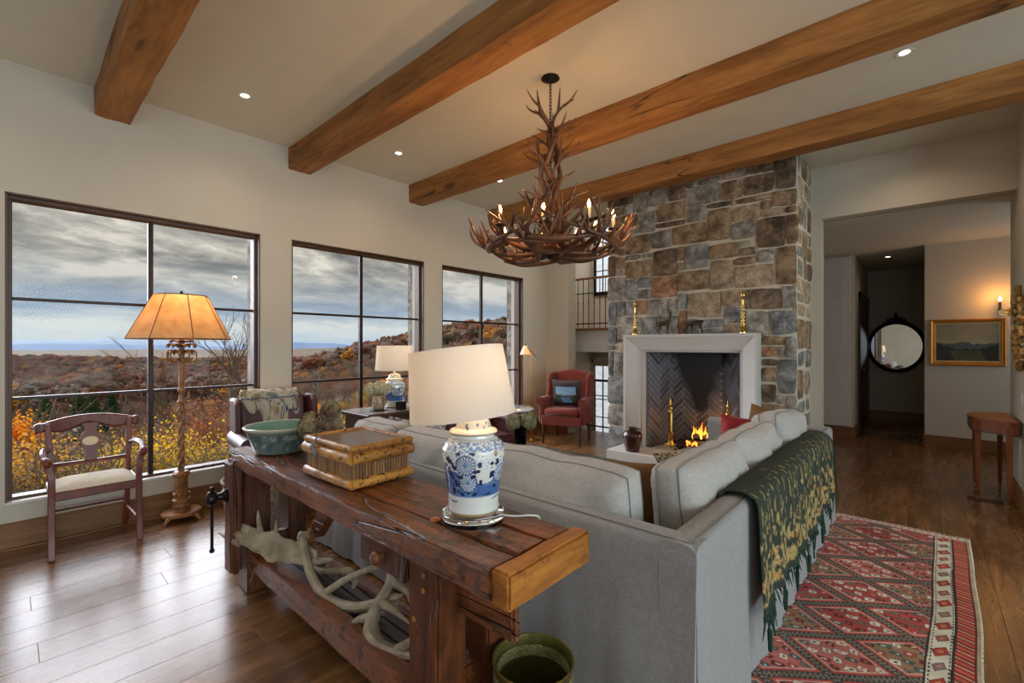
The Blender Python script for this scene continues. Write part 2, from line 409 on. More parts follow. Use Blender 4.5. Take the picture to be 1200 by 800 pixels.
# hall
mb = MB().box(-1.6, 2.2, 6.2, 11.2, 2.8, 2.95); struct(mb.obj('ceiling_hall', M_CEIL))
mb = MB().box(-1.6, -.80, 8.56, 8.7, -.02, 2.8).box(-.0, 2.2, 8.56, 8.75, -.02, 2.8).box(-.94, -.80, 8.7, 11.0, -.02, 2.8)
mb.box(-1.0, 1.2, 10.92, 11.05, -.02, 2.8).box(0, .12, 8.75, 11.0, -.02, 2.8)
mb.box(-1.6, -1.5, 6.2, 8.7, -.02, 2.8).box(2.1, 2.2, 5.3, 8.7, -.02, 2.8).box(.86, 2.1, 6.45, 6.55, -.02, 2.8)
struct(mb.obj('wall_hall', M_WALL))
mb = MB().box(-1.5, -.80, 8.54, 8.56, 0, .17).box(-.0, 2.1, 8.54, 8.56, 0, .17).box(-.8, -.78, 8.56, 9.25, 0, .17).box(-.8, 0, 10.9, 10.92, 0, .2).box(-.02, 0, 8.56, 10.9, 0, .17)
struct(mb.obj('baseboard_hall', M_OAKX, bev=.003))
# panelled white door of the hall cupboard
t = struct(thing('door_1', None, None, (-1.1, 8.56, 0)))
mb = MB().box(-.35, .28, -.025, 0, .18, 2.75); mb.obj('door_leaf', M_WHITE, t, bev=.003)
for z0, z1 in ((.3, 1.25), (1.4, 2.1), (2.2, 2.65)):
    MB().box(-.24, .19, -.033, -.025, z0, z1).box(-.26, .21, -.029, -.025, z0-.02, z1+.02).obj('door_panel', M_WHITE, t, bev=.004)
# dark doorway trim in the passage
t = struct(thing('door_2', None, None, (-.8, 10.0, 0)))
MD = wood('dark_walnut', srgb(36, 20, 12), srgb(72, 40, 24), 'z', 1, .4)
MB().box(0, .03, -.72, -.6, 0, 2.28).box(0, .03, .72, .84, 0, 2.28).box(0, .03, -.72, .84, 2.16, 2.28).obj('door_casing', MD, t, bev=.003)
MB().box(.0, .012, -.6, .72, .005, 2.16).obj('door_leaf', MD, t)
MB().ball((.05, -.5, 1.0), .025, 8).obj('door_knob', M_BRASS, t, smooth=True)
def plate(loc, rz, label, name='wall_switch'):
    t = thing(name, label, 'switch', loc, rz)
    MB().box(-.036, .036, -.007, 0, -.058, .058).obj('cover_plate', M_WHITE, t, bev=.002)
    MB().box(-.015, .015, -.011, -.006, -.03, .03).obj('rocker', M_WHITE, t, bev=.002); return t
plate((-1.0, 8.53, 1.05), 0, 'white rocker switch beside the panelled hall cupboard door')
plate((.619, 5.78, .95), PI/2*3, 'white switch plate on the right wall under the gilt mirror')
MB  # (hall stair tower below)
# stair tower beyond the opening left of the chimney
M_TOWER = mat('tan_plaster', srgb(190, 172, 146), .85)
mb = MB().box(-5.1, -3.0, 7.9, 8.05, -2.6, 4.9).box(-5.1, -4.95, 6.2, 8.05, -2.6, 4.9).box(-3.09, -2.95, 6.6, 8.0, -2.6, 4.9).box(-5.1, -2.95, 6.1, 8.05, 4.8, 4.9).box(-5.1, -2.95, 6.5, 8.0, -2.7, -2.6).box(-4.95, -2.95, 6.04, 6.2, HC, 4.9).box(-4.95, -2.95, 6.56, 6.6, -2.6, -.03)
struct(mb.obj('wall_stairwell', M_TOWER))
mb = MB().box(-4.95, -3.09, 6.9, 7.9, 1.29, 1.67); struct(mb.obj('trim_1', M_WHITE))
struct(MB().box(-4.95, -3.09, 6.86, 6.96, 1.67, 1.71).obj('trim_2', M_OAKX))
def railing(name, label, x0, x1, y, z, h, top, n, style):
    t = thing(name, label, 'railing', (x0, y, z))
    L = x1-x0
    MB().box(0, L, -.03, .03, h-.035, h).obj('handrail', top, t, bev=.006)
    MB().box(0, L, -.012, .012, .07, .09).obj('bottom_rail', M_BLACK, t)
    MB().box(0, L, -.006, .006, h*.68, h*.68+.015).obj('middle_rail', M_BLACK, t)
    me = MB().tube([(0, 0, .0), (0, 0, h-.03)], .007, 6)
    me.ball((0, 0, h*.5), (.013, .013, .022), 6); me.ball((0, 0, h*.3), (.011, .011, .016), 6)
    mm = me.mesh('baluster', M_BLACK)
    for i in range(n):
        o = bpy.data.objects.new('baluster', mm); COL.objects.link(o); o.parent = t; o.location = (L*(i+.5)/n, 0, 0)
railing('landing_railing', 'black iron balustrade with wooden handrail on the upper landing', -4.93, -3.12, 6.92, 1.71, .90, M_OAKX, 16, 0)
railing('stair_railing', 'black iron balustrade at floor level behind the red wing chair', -4.93, -3.12, 6.50, 0, .85, M_BLACK, 13, 0)
# stairwell window and glazed door, in the rear wall
def lite(nm, x0, x1, y, z0, z1, nx, nz):
    t = struct(thing(nm, None, None, (x0, y, z0))); w_, h_ = x1-x0, z1-z0
    mb = MB(); mb.box(0, .05, -.03, .03, 0, h_).box(w_-.05, w_, -.03, .03, 0, h_).box(0, w_, -.03, .03, 0, .06).box(0, w_, -.03, .03, h_-.05, h_)
    mb.obj('window_frame', M_TOWER if 'door' in nm else M_BLACK, t)
    for i in range(1, nx): MB().box(w_*i/nx-.008, w_*i/nx+.008, -.02, .02, .05, h_-.05).obj('muntin', M_BLACK, t)
    for j in range(1, nz): MB().box(.05, w_-.05, -.02, .02, h_*j/nz-.008, h_*j/nz+.008).obj('muntin', M_BLACK, t)
    MB().box(.05, w_-.05, -.003, .003, .05, h_-.05).obj('pane', M_DAY, t)
def glowing_pane_mat():
    m = bpy.data.materials.new('glowing_pane_glass'); m.use_nodes = True; t = NT(m.node_tree); b = t.n['Principled BSDF']
    tc = t.add('ShaderNodeTexCoord').outputs['Object']
    v = t.add('ShaderNodeTexVoronoi', {'Scale': 4.5}, feature='DISTANCE_TO_EDGE'); t.l.new(t.mapping(tc, (1, 1, 1.6)), v.inputs['Vector'])
    c = t.ramp(v.outputs['Distance'], [(.02, srgb(236, 238, 240)), (.06, srgb(196, 202, 204))])
    c = t.mix(t.noise(tc, 8, 4), c, srgb(220, 226, 232))
    b.inputs['Base Color'].default_value = (.3, .3, .3, 1); t.l.new(c, b.inputs['Emission Color']); b.inputs['Emission Strength'].default_value = .9; b.inputs['Roughness'].default_value = .1  # emission puts the daylight outside into the pane itself
    return m
M_DAY = glowing_pane_mat()
lite('window_4', -4.90, -3.9, 7.88, 2.40, 4.3, 5, 4)
lite('door_3', -4.92, -3.8, 7.88, -.36, 1.05, 5, 4)
struct(MB().box(-4.95, -4.90, 7.84, 7.9, -.6, 1.2).box(-4.95, -3.6, 7.84, 7.9, 1.06, 1.16).obj('trim_3', M_TOWER, bev=.004))
lamp_light('stairwell_fill_light', 'AREA', (-4.0, 6.3, 4.1), 50, srgb(225, 236, 255), aim((0, 1, -.9)), shape='RECTANGLE', size=1.4, size_y=.9)  # added fill, hidden above the opening, brightens the landing edge
lamp_light('stairwell_daylight', 'AREA', (-4.3, 7.8, 3.4), 7, srgb(215, 230, 255), aim((.15, -1, -.25)), shape='RECTANGLE', size=.9, size_y=1.8)

# ================================================================ CEILING BEAMS
def beam(y, label):
    t = MB(); n = 60; x0, x1 = -4.699, 5.0; z0 = 3.158; z1 = HC-.001; w_ = .22
    rr = random.Random(int(y*100)); ring = [(0, 0), (.33, 0), (.66, 0), (1, 0), (1, .5), (1, 1), (0, 1), (0, .5)]
    vs = []
    for i in range(n+1):
        xx = x0+(x1-x0)*i/n
        for k, (a, b) in enumerate(ring):
            q = Vector((xx*1.7, k*3.1+y, 0)); d = noise.noise(q)*.007+noise.noise(q*4)*.003
            yy = y+a*w_+(d if a in (0, 1) else 0); zz_ = z0+b*(z1-z0)+(d if b == 0 else 0)
            if b == 0 and a in (0, 1): yy += .008*(1 if a == 0 else -1)*(.6+noise.noise(q*6)); zz_ += .003
            vs.append((xx, yy, zz_))
    fs = [(i*8+k, i*8+(k+1) % 8, (i+1)*8+(k+1) % 8, (i+1)*8+k) for i in range(n) for k in range(8)]
    fs += [tuple(range(8)), tuple(n*8+k for k in range(8))]
    t.add(vs, fs); return tag(t.obj('ceiling_beam', M_BEAM), label, 'beam', 'hewn beams across the ceiling')
beam(.444, 'rough timber ceiling beam nearest the left window, its end above the first wide window')
beam(1.881, 'rough timber ceiling beam between the first two windows, nearest the chandelier on the left')
beam(3.31, 'timber ceiling beam just behind the antler chandelier, middle of the long room')
beam(4.70, 'timber ceiling beam running close in front of the stone chimney')

# ================================================================ RECESSED LIGHTS
M_BULB = mat('lit_lens', (1, .9, .75), .3, emit=srgb(255, 236, 205), estr=9)
def downlight(x, y, z, label, e=18, spread=150):
    t = thing('recessed_light', label, 'light', (x, y, z), 0, 'recessed ceiling lights')
    MB().lathe([(.03, 0), (.034, -.003), (.048, -.004), (.05, 0)], 20, cap=False).obj('trim_ring', M_WHITE, t, smooth=True)
    MB().lathe([(.0, -.001), (.03, -.001)], 16, cap=False).obj('lens', M_BULB, t)
    l = lamp_light('downlight', 'SPOT', (0, 0, -.02), e, srgb(255, 232, 204), (0, 0, 0), spot_size=math.radians(spread), spot_blend=.8, shadow_soft_size=.05); l.parent = t
downlight(-3.98, 1.26, HC, 'small lit recessed light between the first two beams near the left window')
downlight(-4.0, 2.69, HC, 'small lit recessed light by the window wall between second and third beams')
downlight(-3.77, 3.95, HC, 'small lit recessed light just left of the antler chandelier, past the third beam')
downlight(-3.85, 5.30, HC, 'added downlight in the far corner behind the farthest beam, above the red wing chair', 22)  # added behind the beam to brighten the corner and the landing edge
downlight(-.10, 4.05, HC, 'lit recessed light at upper right between the two far beams')
downlight(-.09, 5.45, HC, 'lit recessed light behind the farthest beam above the hall opening')
downlight(-.43, 9.3, 2.8, 'dim recessed light in the hall passage ceiling before the round mirror', 3, 120)
for x_, y_ in ((-2.0, 1.26), (-1.9, -.6), (-3.98, -.6), (.9, 1.2), (.9, -1.2), (2.9, 1.2), (2.9, 4.0)):   # more of the same lights, outside the picture
    lamp_light('downlight', 'SPOT', (x_, y_, HC-.02), 17, srgb(255, 232, 204), (0, 0, 0), spot_size=math.radians(150), spot_blend=.8, shadow_soft_size=.05)
# ================================================================ CHIMNEY
M_MORTAR = mat('lime_mortar', srgb(196, 186, 166), .95, var=.08, vscale=20, bump=.5, bscale=60)
CF = 5.30; CX0, CX1 = -3.09, -.94
FX0, FX1, FZ = -2.6, -1.43, 1.36
mb = MB()
mb.box(CX0+.02, FX0, CF+.006, 6.2, 0, FZ).box(FX1, CX1-.006, CF+.006, 6.2, 0, FZ).box(CX0+.02, CX1-.006, CF+.006, 6.2, FZ, HC)
CH = struct(mb.obj('wall_chimney', M_MORTAR))
def stone_mat(name, c1, c2, c3):
    m = bpy.data.materials.new(name); m.use_nodes = True; t = NT(m.node_tree); b = t.n['Principled BSDF']
    tc = t.add('ShaderNodeTexCoord').outputs['Object']; oi = t.add('ShaderNodeObjectInfo').outputs['Random']
    off = t.add('ShaderNodeCombineXYZ', {0: t.math('MULTIPLY', oi, 37), 1: t.math('MULTIPLY', oi, 91), 2: t.math('MULTIPLY', oi, 13)}).outputs[0]
    va = t.add('ShaderNodeVectorMath', operation='ADD'); t.l.new(tc, va.inputs[0]); t.l.new(off, va.inputs[1]); v = va.outputs[0]
    n_ = t.noise(v, 7, 8, .72, .4); f_ = t.noise(v, 60, 4, .7)
    c = t.ramp(n_, [(.38, tuple(x*.8 for x in c1)), (.5, c2), (.62, tuple(min(1, x*1.15) for x in c3))])
    c = t.mix(t.ramp(f_, [(.45, 0), (.7, .55)]), c, tuple(x*.45 for x in c1))
    hs = t.add('ShaderNodeHueSaturation', {'Color': c, 'Value': t.math('ADD', t.math('MULTIPLY', oi, .35), .82)})
    t.l.new(hs.outputs[0], b.inputs['Base Color']); b.inputs['Roughness'].default_value = .85; b.inputs['Specular IOR Level'].default_value = .3
    h = t.math('ADD', t.math('MULTIPLY', n_, .6), t.math('MULTIPLY', f_, .4))
    bn = t.add('ShaderNodeBump', {'Strength': .8, 'Distance': .012, 'Height': h}); t.l.new(bn.outputs[0], b.inputs['Normal'])
    return m
ST = {'b': stone_mat('brown_fieldstone', srgb(98, 78, 58), srgb(132, 110, 84), srgb(160, 138, 110)),
      'd': stone_mat('dark_brown_fieldstone', srgb(74, 60, 46), srgb(104, 88, 70), srgb(132, 114, 92)),
      'g': stone_mat('grey_fieldstone', srgb(106, 101, 92), srgb(140, 134, 123), srgb(170, 163, 150)),
      's': stone_mat('slate_blue_fieldstone', srgb(96, 97, 96), srgb(126, 127, 124), srgb(158, 157, 152)),
      't': stone_mat('tan_fieldstone', srgb(130, 112, 88), srgb(160, 142, 116), srgb(184, 166, 140)),
      'r': stone_mat('rust_fieldstone', srgb(116, 82, 58), srgb(146, 108, 80), srgb(166, 138, 112))}
ROCK = []
def stone(a0, a1, z0, z1, key, plane='y', pos=CF, parent=CH, seed=None, poly=None):
    r = random.Random(seed if seed is not None else int((a0*977+z0*3391)*100))
    g = .0085; a0 += g; a1 -= g; z0 += g; z1 -= g
    if a1-a0 < .015 or z1-z0 < .015: return
    w_, h_ = a1-a0, z1-z0; j = min(.012, w_*.1, h_*.1)
    n = 4; ca, cz = (a0+a1)/2, (z0+z1)/2; dep = .016+r.random()*.016
    cor = [(a0+r.uniform(-j, j), z0+r.uniform(-j, j)), (a1+r.uniform(-j, j), z0+r.uniform(-j, j)), (a1+r.uniform(-j, j), z1+r.uniform(-j, j)), (a0+r.uniform(-j, j), z1+r.uniform(-j, j))]
    if poly: cor = poly
    V = []
    for q in range(n+1):
        for p in range(n+1):
            u, v = p/n, q/n; uu = u+(.0); edge = min(u, 1-u, v, 1-v)
            ax = lerp(lerp(cor[0][0], cor[1][0], u), lerp(cor[3][0], cor[2][0], u), v); az = lerp(lerp(cor[0][1], cor[1][1], u), lerp(cor[3][1], cor[2][1], u), v)
            corner = (u in (0, 1)) and (v in (0, 1))
            if corner: ax += (ca-ax)/w_*.012; az += (cz-az)/h_*.012
            if edge == 0: d = dep*.6
            else: d = dep+noise.noise(Vector((ax*9, az*9, seed or 0)))*.012
            if 0 < edge < .3:
                ax = ca+(ax-ca)*(1+.6*min(1, .5)); az = cz+(az-cz)*(1.3)
                ax = min(max(ax, min(cor[0][0], cor[3][0])+.012), max(cor[1][0], cor[2][0])-.012); az = min(max(az, min(cor[0][1], cor[1][1])+.010), max(cor[2][1], cor[3][1])-.010)
            V.append((ax, az, d))
    F = [(q*(n+1)+p, q*(n+1)+p+1, (q+1)*(n+1)+p+1, (q+1)*(n+1)+p) for q in range(n) for p in range(n)]
    ring = [p for p in range(n+1)]+[q*(n+1)+n for q in range(1, n+1)]+[n*(n+1)+p for p in range(n-1, -1, -1)]+[q*(n+1) for q in range(n-1, 0, -1)]
    b0 = len(V)
    for i in ring: V.append((V[i][0], V[i][1], -.03))
    m = len(ring); F += [(ring[i], ring[(i+1) % m], b0+(i+1) % m, b0+i) for i in range(m)]
    mp = (lambda p: (p[0], pos-p[2], p[1])) if plane == 'y' else (lambda p: (pos+p[2], p[0], p[1]))
    c0 = mp((ca, cz, 0)); mb = MB(); mb.add([tuple(Vector(mp(p))-Vector(c0)) for p in V], F)
    o = mb.obj('stone', ST[key], parent, smooth=True, ang=50); o.location = c0
for k_, (a_, b_) in enumerate(WY):   # rough stone reveals outside each window
    struct(MB().box(-5.05, -4.952, b_+.001, b_+.2, WZ0-.3, WZ1+.3).obj('trim_%d' % (4+k_), ST['g']))
STONES = [(-3.090,-2.717,3.187,3.341,'d'), (-3.090,-2.851,3.073,3.187,'d'), (-2.851,-2.717,3.053,3.186,'g'), (-2.716,-2.528,3.052,3.299,'g'), (-2.528,-2.281,3.103,3.297,'g'), (-2.281,-2.071,3.102,3.302,'d'), (-2.071,-1.917,3.216,3.306,'g'), (-1.916,-1.672,3.215,3.300,'g'), (-2.071,-1.672,3.008,3.215,'g'), (-2.657,-2.403,2.901,3.051,'g'), (-2.402,-2.071,2.883,3.102,'b'), (-2.067,-1.822,2.811,3.008,'g'), (-2.657,-2.430,2.795,2.901,'g'), (-2.430,-2.067,2.812,2.883,'d'), (-2.233,-1.822,2.575,2.811,'b'), (-2.994,-2.657,2.881,3.052,'b'), (-2.838,-2.501,2.549,2.795,'b'), (-2.500,-2.233,2.565,2.795,'g'), (-3.090,-2.994,2.881,3.072,'g'), (-3.090,-2.839,2.720,2.881,'b'), (-1.672,-1.405,3.213,3.322,'g'), (-1.405,-1.278,3.212,3.345,'d'), (-1.277,-1.147,3.213,3.346,'d'), (-1.147,-0.940,2.985,3.342,'d'), (-1.671,-1.463,2.999,3.213,'b'), (-1.462,-1.148,2.986,3.212,'d'), (-1.511,-1.167,2.919,2.985,'b'), (-1.167,-0.940,2.815,2.985,'b'), (-1.822,-1.563,2.931,2.998,'d'), (-1.821,-1.563,2.563,2.930,'b'), (-1.563,-1.511,2.914,2.998,'t'), (-1.563,-1.275,2.738,2.914,'t'), (-1.275,-1.168,2.816,2.919,'b'), (-1.275,-1.054,2.730,2.815,'t'), (-1.563,-1.323,2.533,2.737,'g'), (-1.322,-1.053,2.413,2.730,'d'), (-1.053,-0.940,2.412,2.736,'b'), (-1.472,-1.323,2.351,2.457,'d'), (-1.799,-1.473,2.351,2.533,'b'), (-3.090,-2.971,2.296,2.579,'b'), (-2.970,-2.831,2.383,2.548,'b'), (-2.971,-2.824,2.296,2.382,'g'), (-2.831,-2.625,2.477,2.548,'g'), (-2.624,-2.469,2.478,2.549,'g'), (-2.823,-2.570,2.234,2.477,'b'), (-2.569,-2.469,2.234,2.477,'t'), (-2.469,-2.166,2.235,2.565,'d'), (-2.165,-2.064,2.389,2.575,'b'), (-2.063,-1.799,2.272,2.562,'s'), (-2.166,-2.064,2.273,2.389,'t'), (-3.090,-2.824,1.971,2.295,'g'), (-2.823,-2.654,2.106,2.234,'s'), (-2.654,-2.490,2.106,2.234,'s'), (-2.489,-2.158,1.968,2.234,'r'), (-2.158,-1.788,2.027,2.272,'b'), (-2.823,-2.604,1.971,2.106,'s'), (-2.603,-2.490,1.971,2.105,'g'), (-2.967,-2.825,1.769,1.971,'s'), (-2.824,-2.676,1.770,1.970,'s'), (-2.676,-2.531,1.770,1.970,'r'), (-2.531,-2.271,1.769,1.968,'g'), (-2.271,-2.155,1.769,1.967,'g'), (-2.155,-2.045,1.819,2.027,'s'), (-2.044,-1.668,1.712,2.022,'t'), (-3.090,-2.967,1.653,1.971,'s'), (-3.090,-2.950,1.412,1.652,'s'), (-2.949,-2.616,1.501,1.769,'g'), (-2.616,-2.407,1.501,1.768,'s'), (-2.407,-2.149,1.500,1.769,'g'), (-2.148,-2.049,1.501,1.818,'r'), (-2.048,-1.896,1.501,1.711,'g'), (-1.895,-1.647,1.600,1.711,'s'), (-1.142,-0.940,2.009,2.412,'b'), (-1.317,-1.142,2.265,2.413,'g'), (-1.535,-1.317,2.264,2.351,'b'), (-1.787,-1.536,2.023,2.351,'t'), (-1.535,-1.142,2.020,2.264,'t'), (-1.668,-1.422,1.827,2.020,'t'), (-1.422,-1.079,1.773,2.008,'d'), (-1.079,-0.940,1.772,2.008,'g'), (-1.647,-1.422,1.638,1.826,'s'), (-1.875,-1.633,1.500,1.600,'s'), (-1.632,-1.419,1.501,1.637,'t'), (-1.418,-1.190,1.508,1.773,'g'), (-1.189,-0.940,1.508,1.772,'s'), (-3.090,-2.999,1.004,1.337,'s'), (-2.999,-2.835,1.004,1.319,'g'), (-3.090,-2.835,0.637,1.004,'s'), (-3.090,-2.835,0.360,0.637,'g'), (-3.090,-2.835,0.001,0.359,'s'), (-1.271,-1.045,1.397,1.507,'b'), (-1.271,-1.113,1.269,1.397,'r'), (-1.113,-1.045,1.269,1.396,'g'), (-1.044,-0.940,1.269,1.508,'g'), (-1.271,-1.117,1.190,1.268,'d'), (-1.271,-1.116,1.008,1.189,'b'), (-1.271,-1.127,0.800,1.007,'d'), (-1.271,-1.049,0.594,0.800,'b'), (-1.116,-0.940,0.909,1.269,'s'), (-1.127,-1.049,0.801,0.908,'g'), (-1.048,-0.940,0.617,0.909,'g'), (-1.272,-1.010,0.000,0.220,'g'), (-1.272,-1.010,0.220,0.420,'s'), (-1.272,-1.070,0.420,0.594,'g'), (-2.950,-2.810,1.320,1.440,'t'), (-3.090,-2.950,2.580,2.720,'t'), (-1.070,-0.940,0.420,0.520,'s'), (-1.050,-0.950,0.520,0.620,'g'), (-2.950,-2.838,2.548,2.660,'b'), (-3.090,-2.980,1.338,1.412,'g'), (-2.950,-2.870,1.440,1.500,'g'), (-2.870,-2.760,1.440,1.500,'s'), (-1.472,-1.360,2.458,2.532,'g'), (-2.950,-2.840,2.660,2.720,'b'), (-1.054,-0.940,2.736,2.814,'d'), (-2.838,-2.750,2.796,2.880,'g'), (-2.750,-2.658,2.796,2.880,'g'), (-2.716,-2.630,3.300,3.368,'d'), (-2.630,-2.550,3.300,3.368,'b'), (-2.550,-2.470,3.300,3.368,'g'), (-2.470,-2.390,3.298,3.368,'d'), (-2.390,-2.310,3.298,3.368,'b'), (-2.310,-2.230,3.300,3.360,'g'), (-2.230,-2.150,3.300,3.360,'g'), (-2.150,-2.070,3.300,3.360,'d'), (-1.916,-1.830,3.300,3.368,'d'), (-1.830,-1.750,3.300,3.368,'g'), (-1.750,-1.670,3.300,3.360,'g'), (-2.834,-2.756,0.000,0.120,'t'), (-1.010,-0.940,0.000,0.120,'t'), (-2.834,-2.756,0.120,0.220,'s'), (-1.010,-0.940,0.120,0.220,'g'), (-2.834,-2.756,0.220,0.320,'t'), (-1.010,-0.940,0.220,0.320,'s'), (-2.834,-2.756,0.320,0.420,'t'), (-1.010,-0.940,0.320,0.420,'s'), (-2.834,-2.756,0.420,0.520,'t'), (-2.834,-2.756,0.520,0.620,'g'), (-2.834,-2.756,0.620,0.720,'g'), (-2.834,-2.756,0.720,0.820,'g'), (-2.834,-2.756,0.820,0.920,'s'), (-2.834,-2.756,0.920,1.020,'s'), (-2.834,-2.756,1.020,1.120,'g'), (-2.834,-2.756,1.120,1.220,'t'), (-2.834,-2.756,1.220,1.320,'s'), (-2.810,-2.756,1.320,1.440,'g')]
for i, (a0, a1, z0, z1, k) in enumerate(STONES):
    a0, a1 = max(a0, CX0), min(a1, CX1+.0)
    stone(a0, a1, z0, z1, k, seed=i)
# side face of the chimney: coursed quoins in the same rubble
r_ = random.Random(12); y0, y1 = CF, 6.03
z = .0; k_ = 0
while z < HC-.02:
    h = r_.choice([.16, .2, .26, .32]);
    if z+h > HC-.1: h = HC-z
    cut = [y0]+sorted([y0+(y1-y0)*q for q in ([.36+r_.uniform(-.08, .08), .7+r_.uniform(-.06, .06)] if r_.random() < .6 else [.5+r_.uniform(-.1, .1)])])+[y1]
    for a, b in zip(cut, cut[1:]):
        kk = r_.choice('gstb' if z < 1.5 else 'bdtbg')
        if h > .24 and r_.random() < .35:
            mm = z+h*r_.uniform(.35, .65); stone(a, b, z, mm, kk, 'x', CX1-.02, seed=900+k_); stone(a, b, mm, z+h, r_.choice('gtb'), 'x', CX1-.02, seed=950+k_)
        else: stone(a, b, z, z+h, kk, 'x', CX1-.02, seed=800+k_)
        k_ += 1
    z += h

# ---- hearth slab
M_LIME = mat('honed_limestone', srgb(196, 194, 188), .5, var=.03, vscale=5, bump=.05)
M_LIMEG = mat('grey_limestone_surround', srgb(186, 184, 178), .55, var=.03, vscale=5, bump=.05)
tag(MB().box(-2.86, -1.0, 4.87, 5.32, .0, .15).box(-2.5, -1.52, 5.3, 5.95, 0, .15).obj('hearth_slab', M_LIME, bev=.006), 'pale limestone hearth slab in front of the fire', 'hearth')
# ---- surround (mitred picture-frame profile)
t = thing('fireplace_surround', 'pale limestone fireplace surround with a thin ledge against the stone chimney', 'fireplace', (-2.0135, CF, .15))
ox0, ox1, oz = -.745, .745, 1.37
prof = [(0, .05), (0, -.20), (.022, -.20), (.03, -.185), (.148, -.115), (.162, -.115), (.165, -.07), (.19, -.07), (.192, .06), (0.01, .06)]
def frame3(mb, prof, x0, x1, zt, zb=0, mi=0):
    for i in range(len(prof)-1):
        (u0, d0), (u1, d1) = prof[i], prof[i+1]
        L = lambda u, d: [(x0+u, d, zb), (x0+u, d, zt-u), (x1-u, d, zt-u), (x1-u, d, zb)]
        A, B = L(u0, d0), L(u1, d1)
        for k in range(3): mb.add([A[k], A[k+1], B[k+1], B[k]], [(0, 1, 2, 3)], mi)
    return mb
frame3(MB(), prof, ox0, ox1, oz).obj('bevelled_frame', M_LIMEG, t)
MB().box(ox0-.004, ox1+.004, -.21, .0, oz-.004, oz+.012).obj('mantel_ledge', M_LIMEG, t, bev=.003)
M_STEEL = mat('grey_metal_trim', srgb(150, 148, 142), .4, metal=.6)
frame3(MB(), [(.186, .055), (.186, .02), (.2, .02), (.2, .055)], ox0, ox1, oz).obj('firebox_trim', M_STEEL, t)
# ---- firebox lined with herringbone tiles
fb = thing('firebox', 'dark firebox lined with slate tiles laid in herringbone', 'fireplace', (-2.0135, 5.35, .15))
M_FGR = mat('pale_grout', srgb(138, 130, 124), .8)
def tile_mat():
    m = bpy.data.materials.new('sooty_slate_tile'); m.use_nodes = True; t = NT(m.node_tree); b = t.n['Principled BSDF']
    oi = t.add('ShaderNodeObjectInfo').outputs['Random']; geo = t.add('ShaderNodeNewGeometry').outputs['Position']
    sp_ = t.add('ShaderNodeSeparateXYZ'); t.l.new(geo, sp_.inputs[0])
    c = t.ramp(oi, [(0, srgb(58, 62, 70)), (.5, srgb(76, 82, 90)), (1, srgb(92, 98, 108))])
    # soot stain above the fire, where the smoke has blackened the back
    dx = t.math('ABSOLUTE', t.math('ADD', sp_.outputs[0], 2.05)); 
    g = t.math('SUBTRACT', t.math('MULTIPLY', t.math('SUBTRACT', sp_.outputs[2], .34), .42), dx)
    g = t.math('ADD', g, t.math('MULTIPLY', t.math('SUBTRACT', t.noise(geo, 6, 4), .5), .2))
    f = t.ramp(g, [(-.05, 0), (.10, .96)])
    t.l.new(t.mix(f, c, (.004, .004, .004)), b.inputs['Base Color']); b.inputs['Roughness'].default_value = .4
    return m, f
M_TILE, _ = tile_mat()
def grout_mat():
    m = bpy.data.materials.new('sooty_grout'); m.use_nodes = True; t = NT(m.node_tree); b = t.n['Principled BSDF']
    geo = t.add('ShaderNodeNewGeometry').outputs['Position']; sp_ = t.add('ShaderNodeSeparateXYZ'); t.l.new(geo, sp_.inputs[0])
    dx = t.math('ABSOLUTE', t.math('ADD', sp_.outputs[0], 2.05))
    g = t.math('SUBTRACT', t.math('MULTIPLY', t.math('SUBTRACT', sp_.outputs[2], .34), .42), dx)
    g = t.math('ADD', g, t.math('MULTIPLY', t.math('SUBTRACT', t.noise(geo, 6, 4), .5), .3))
    t.l.new(t.mix(t.ramp(g, [(.0, 0), (.08, .985)]), srgb(190, 182, 176), (.003, .003, .003)), b.inputs['Base Color']); b.inputs['Roughness'].default_value = .8
    return m
M_FGR = grout_mat()
def clip(poly, w_, h_):
    for ax, lim, sg in ((0, 0, 1), (0, w_, -1), (1, 0, 1), (1, h_, -1)):
        out = []
        for i in range(len(poly)):
            a, b = poly[i-1], poly[i]; ia = (a[ax]-lim)*sg >= 0; ib = (b[ax]-lim)*sg >= 0
            if ia != ib:
                q = (lim-a[ax])/(b[ax]-a[ax]); out.append((a[0]+(b[0]-a[0])*q, a[1]+(b[1]-a[1])*q))
            if ib: out.append(b)
        poly = out
        if len(poly) < 3: return []
    return poly
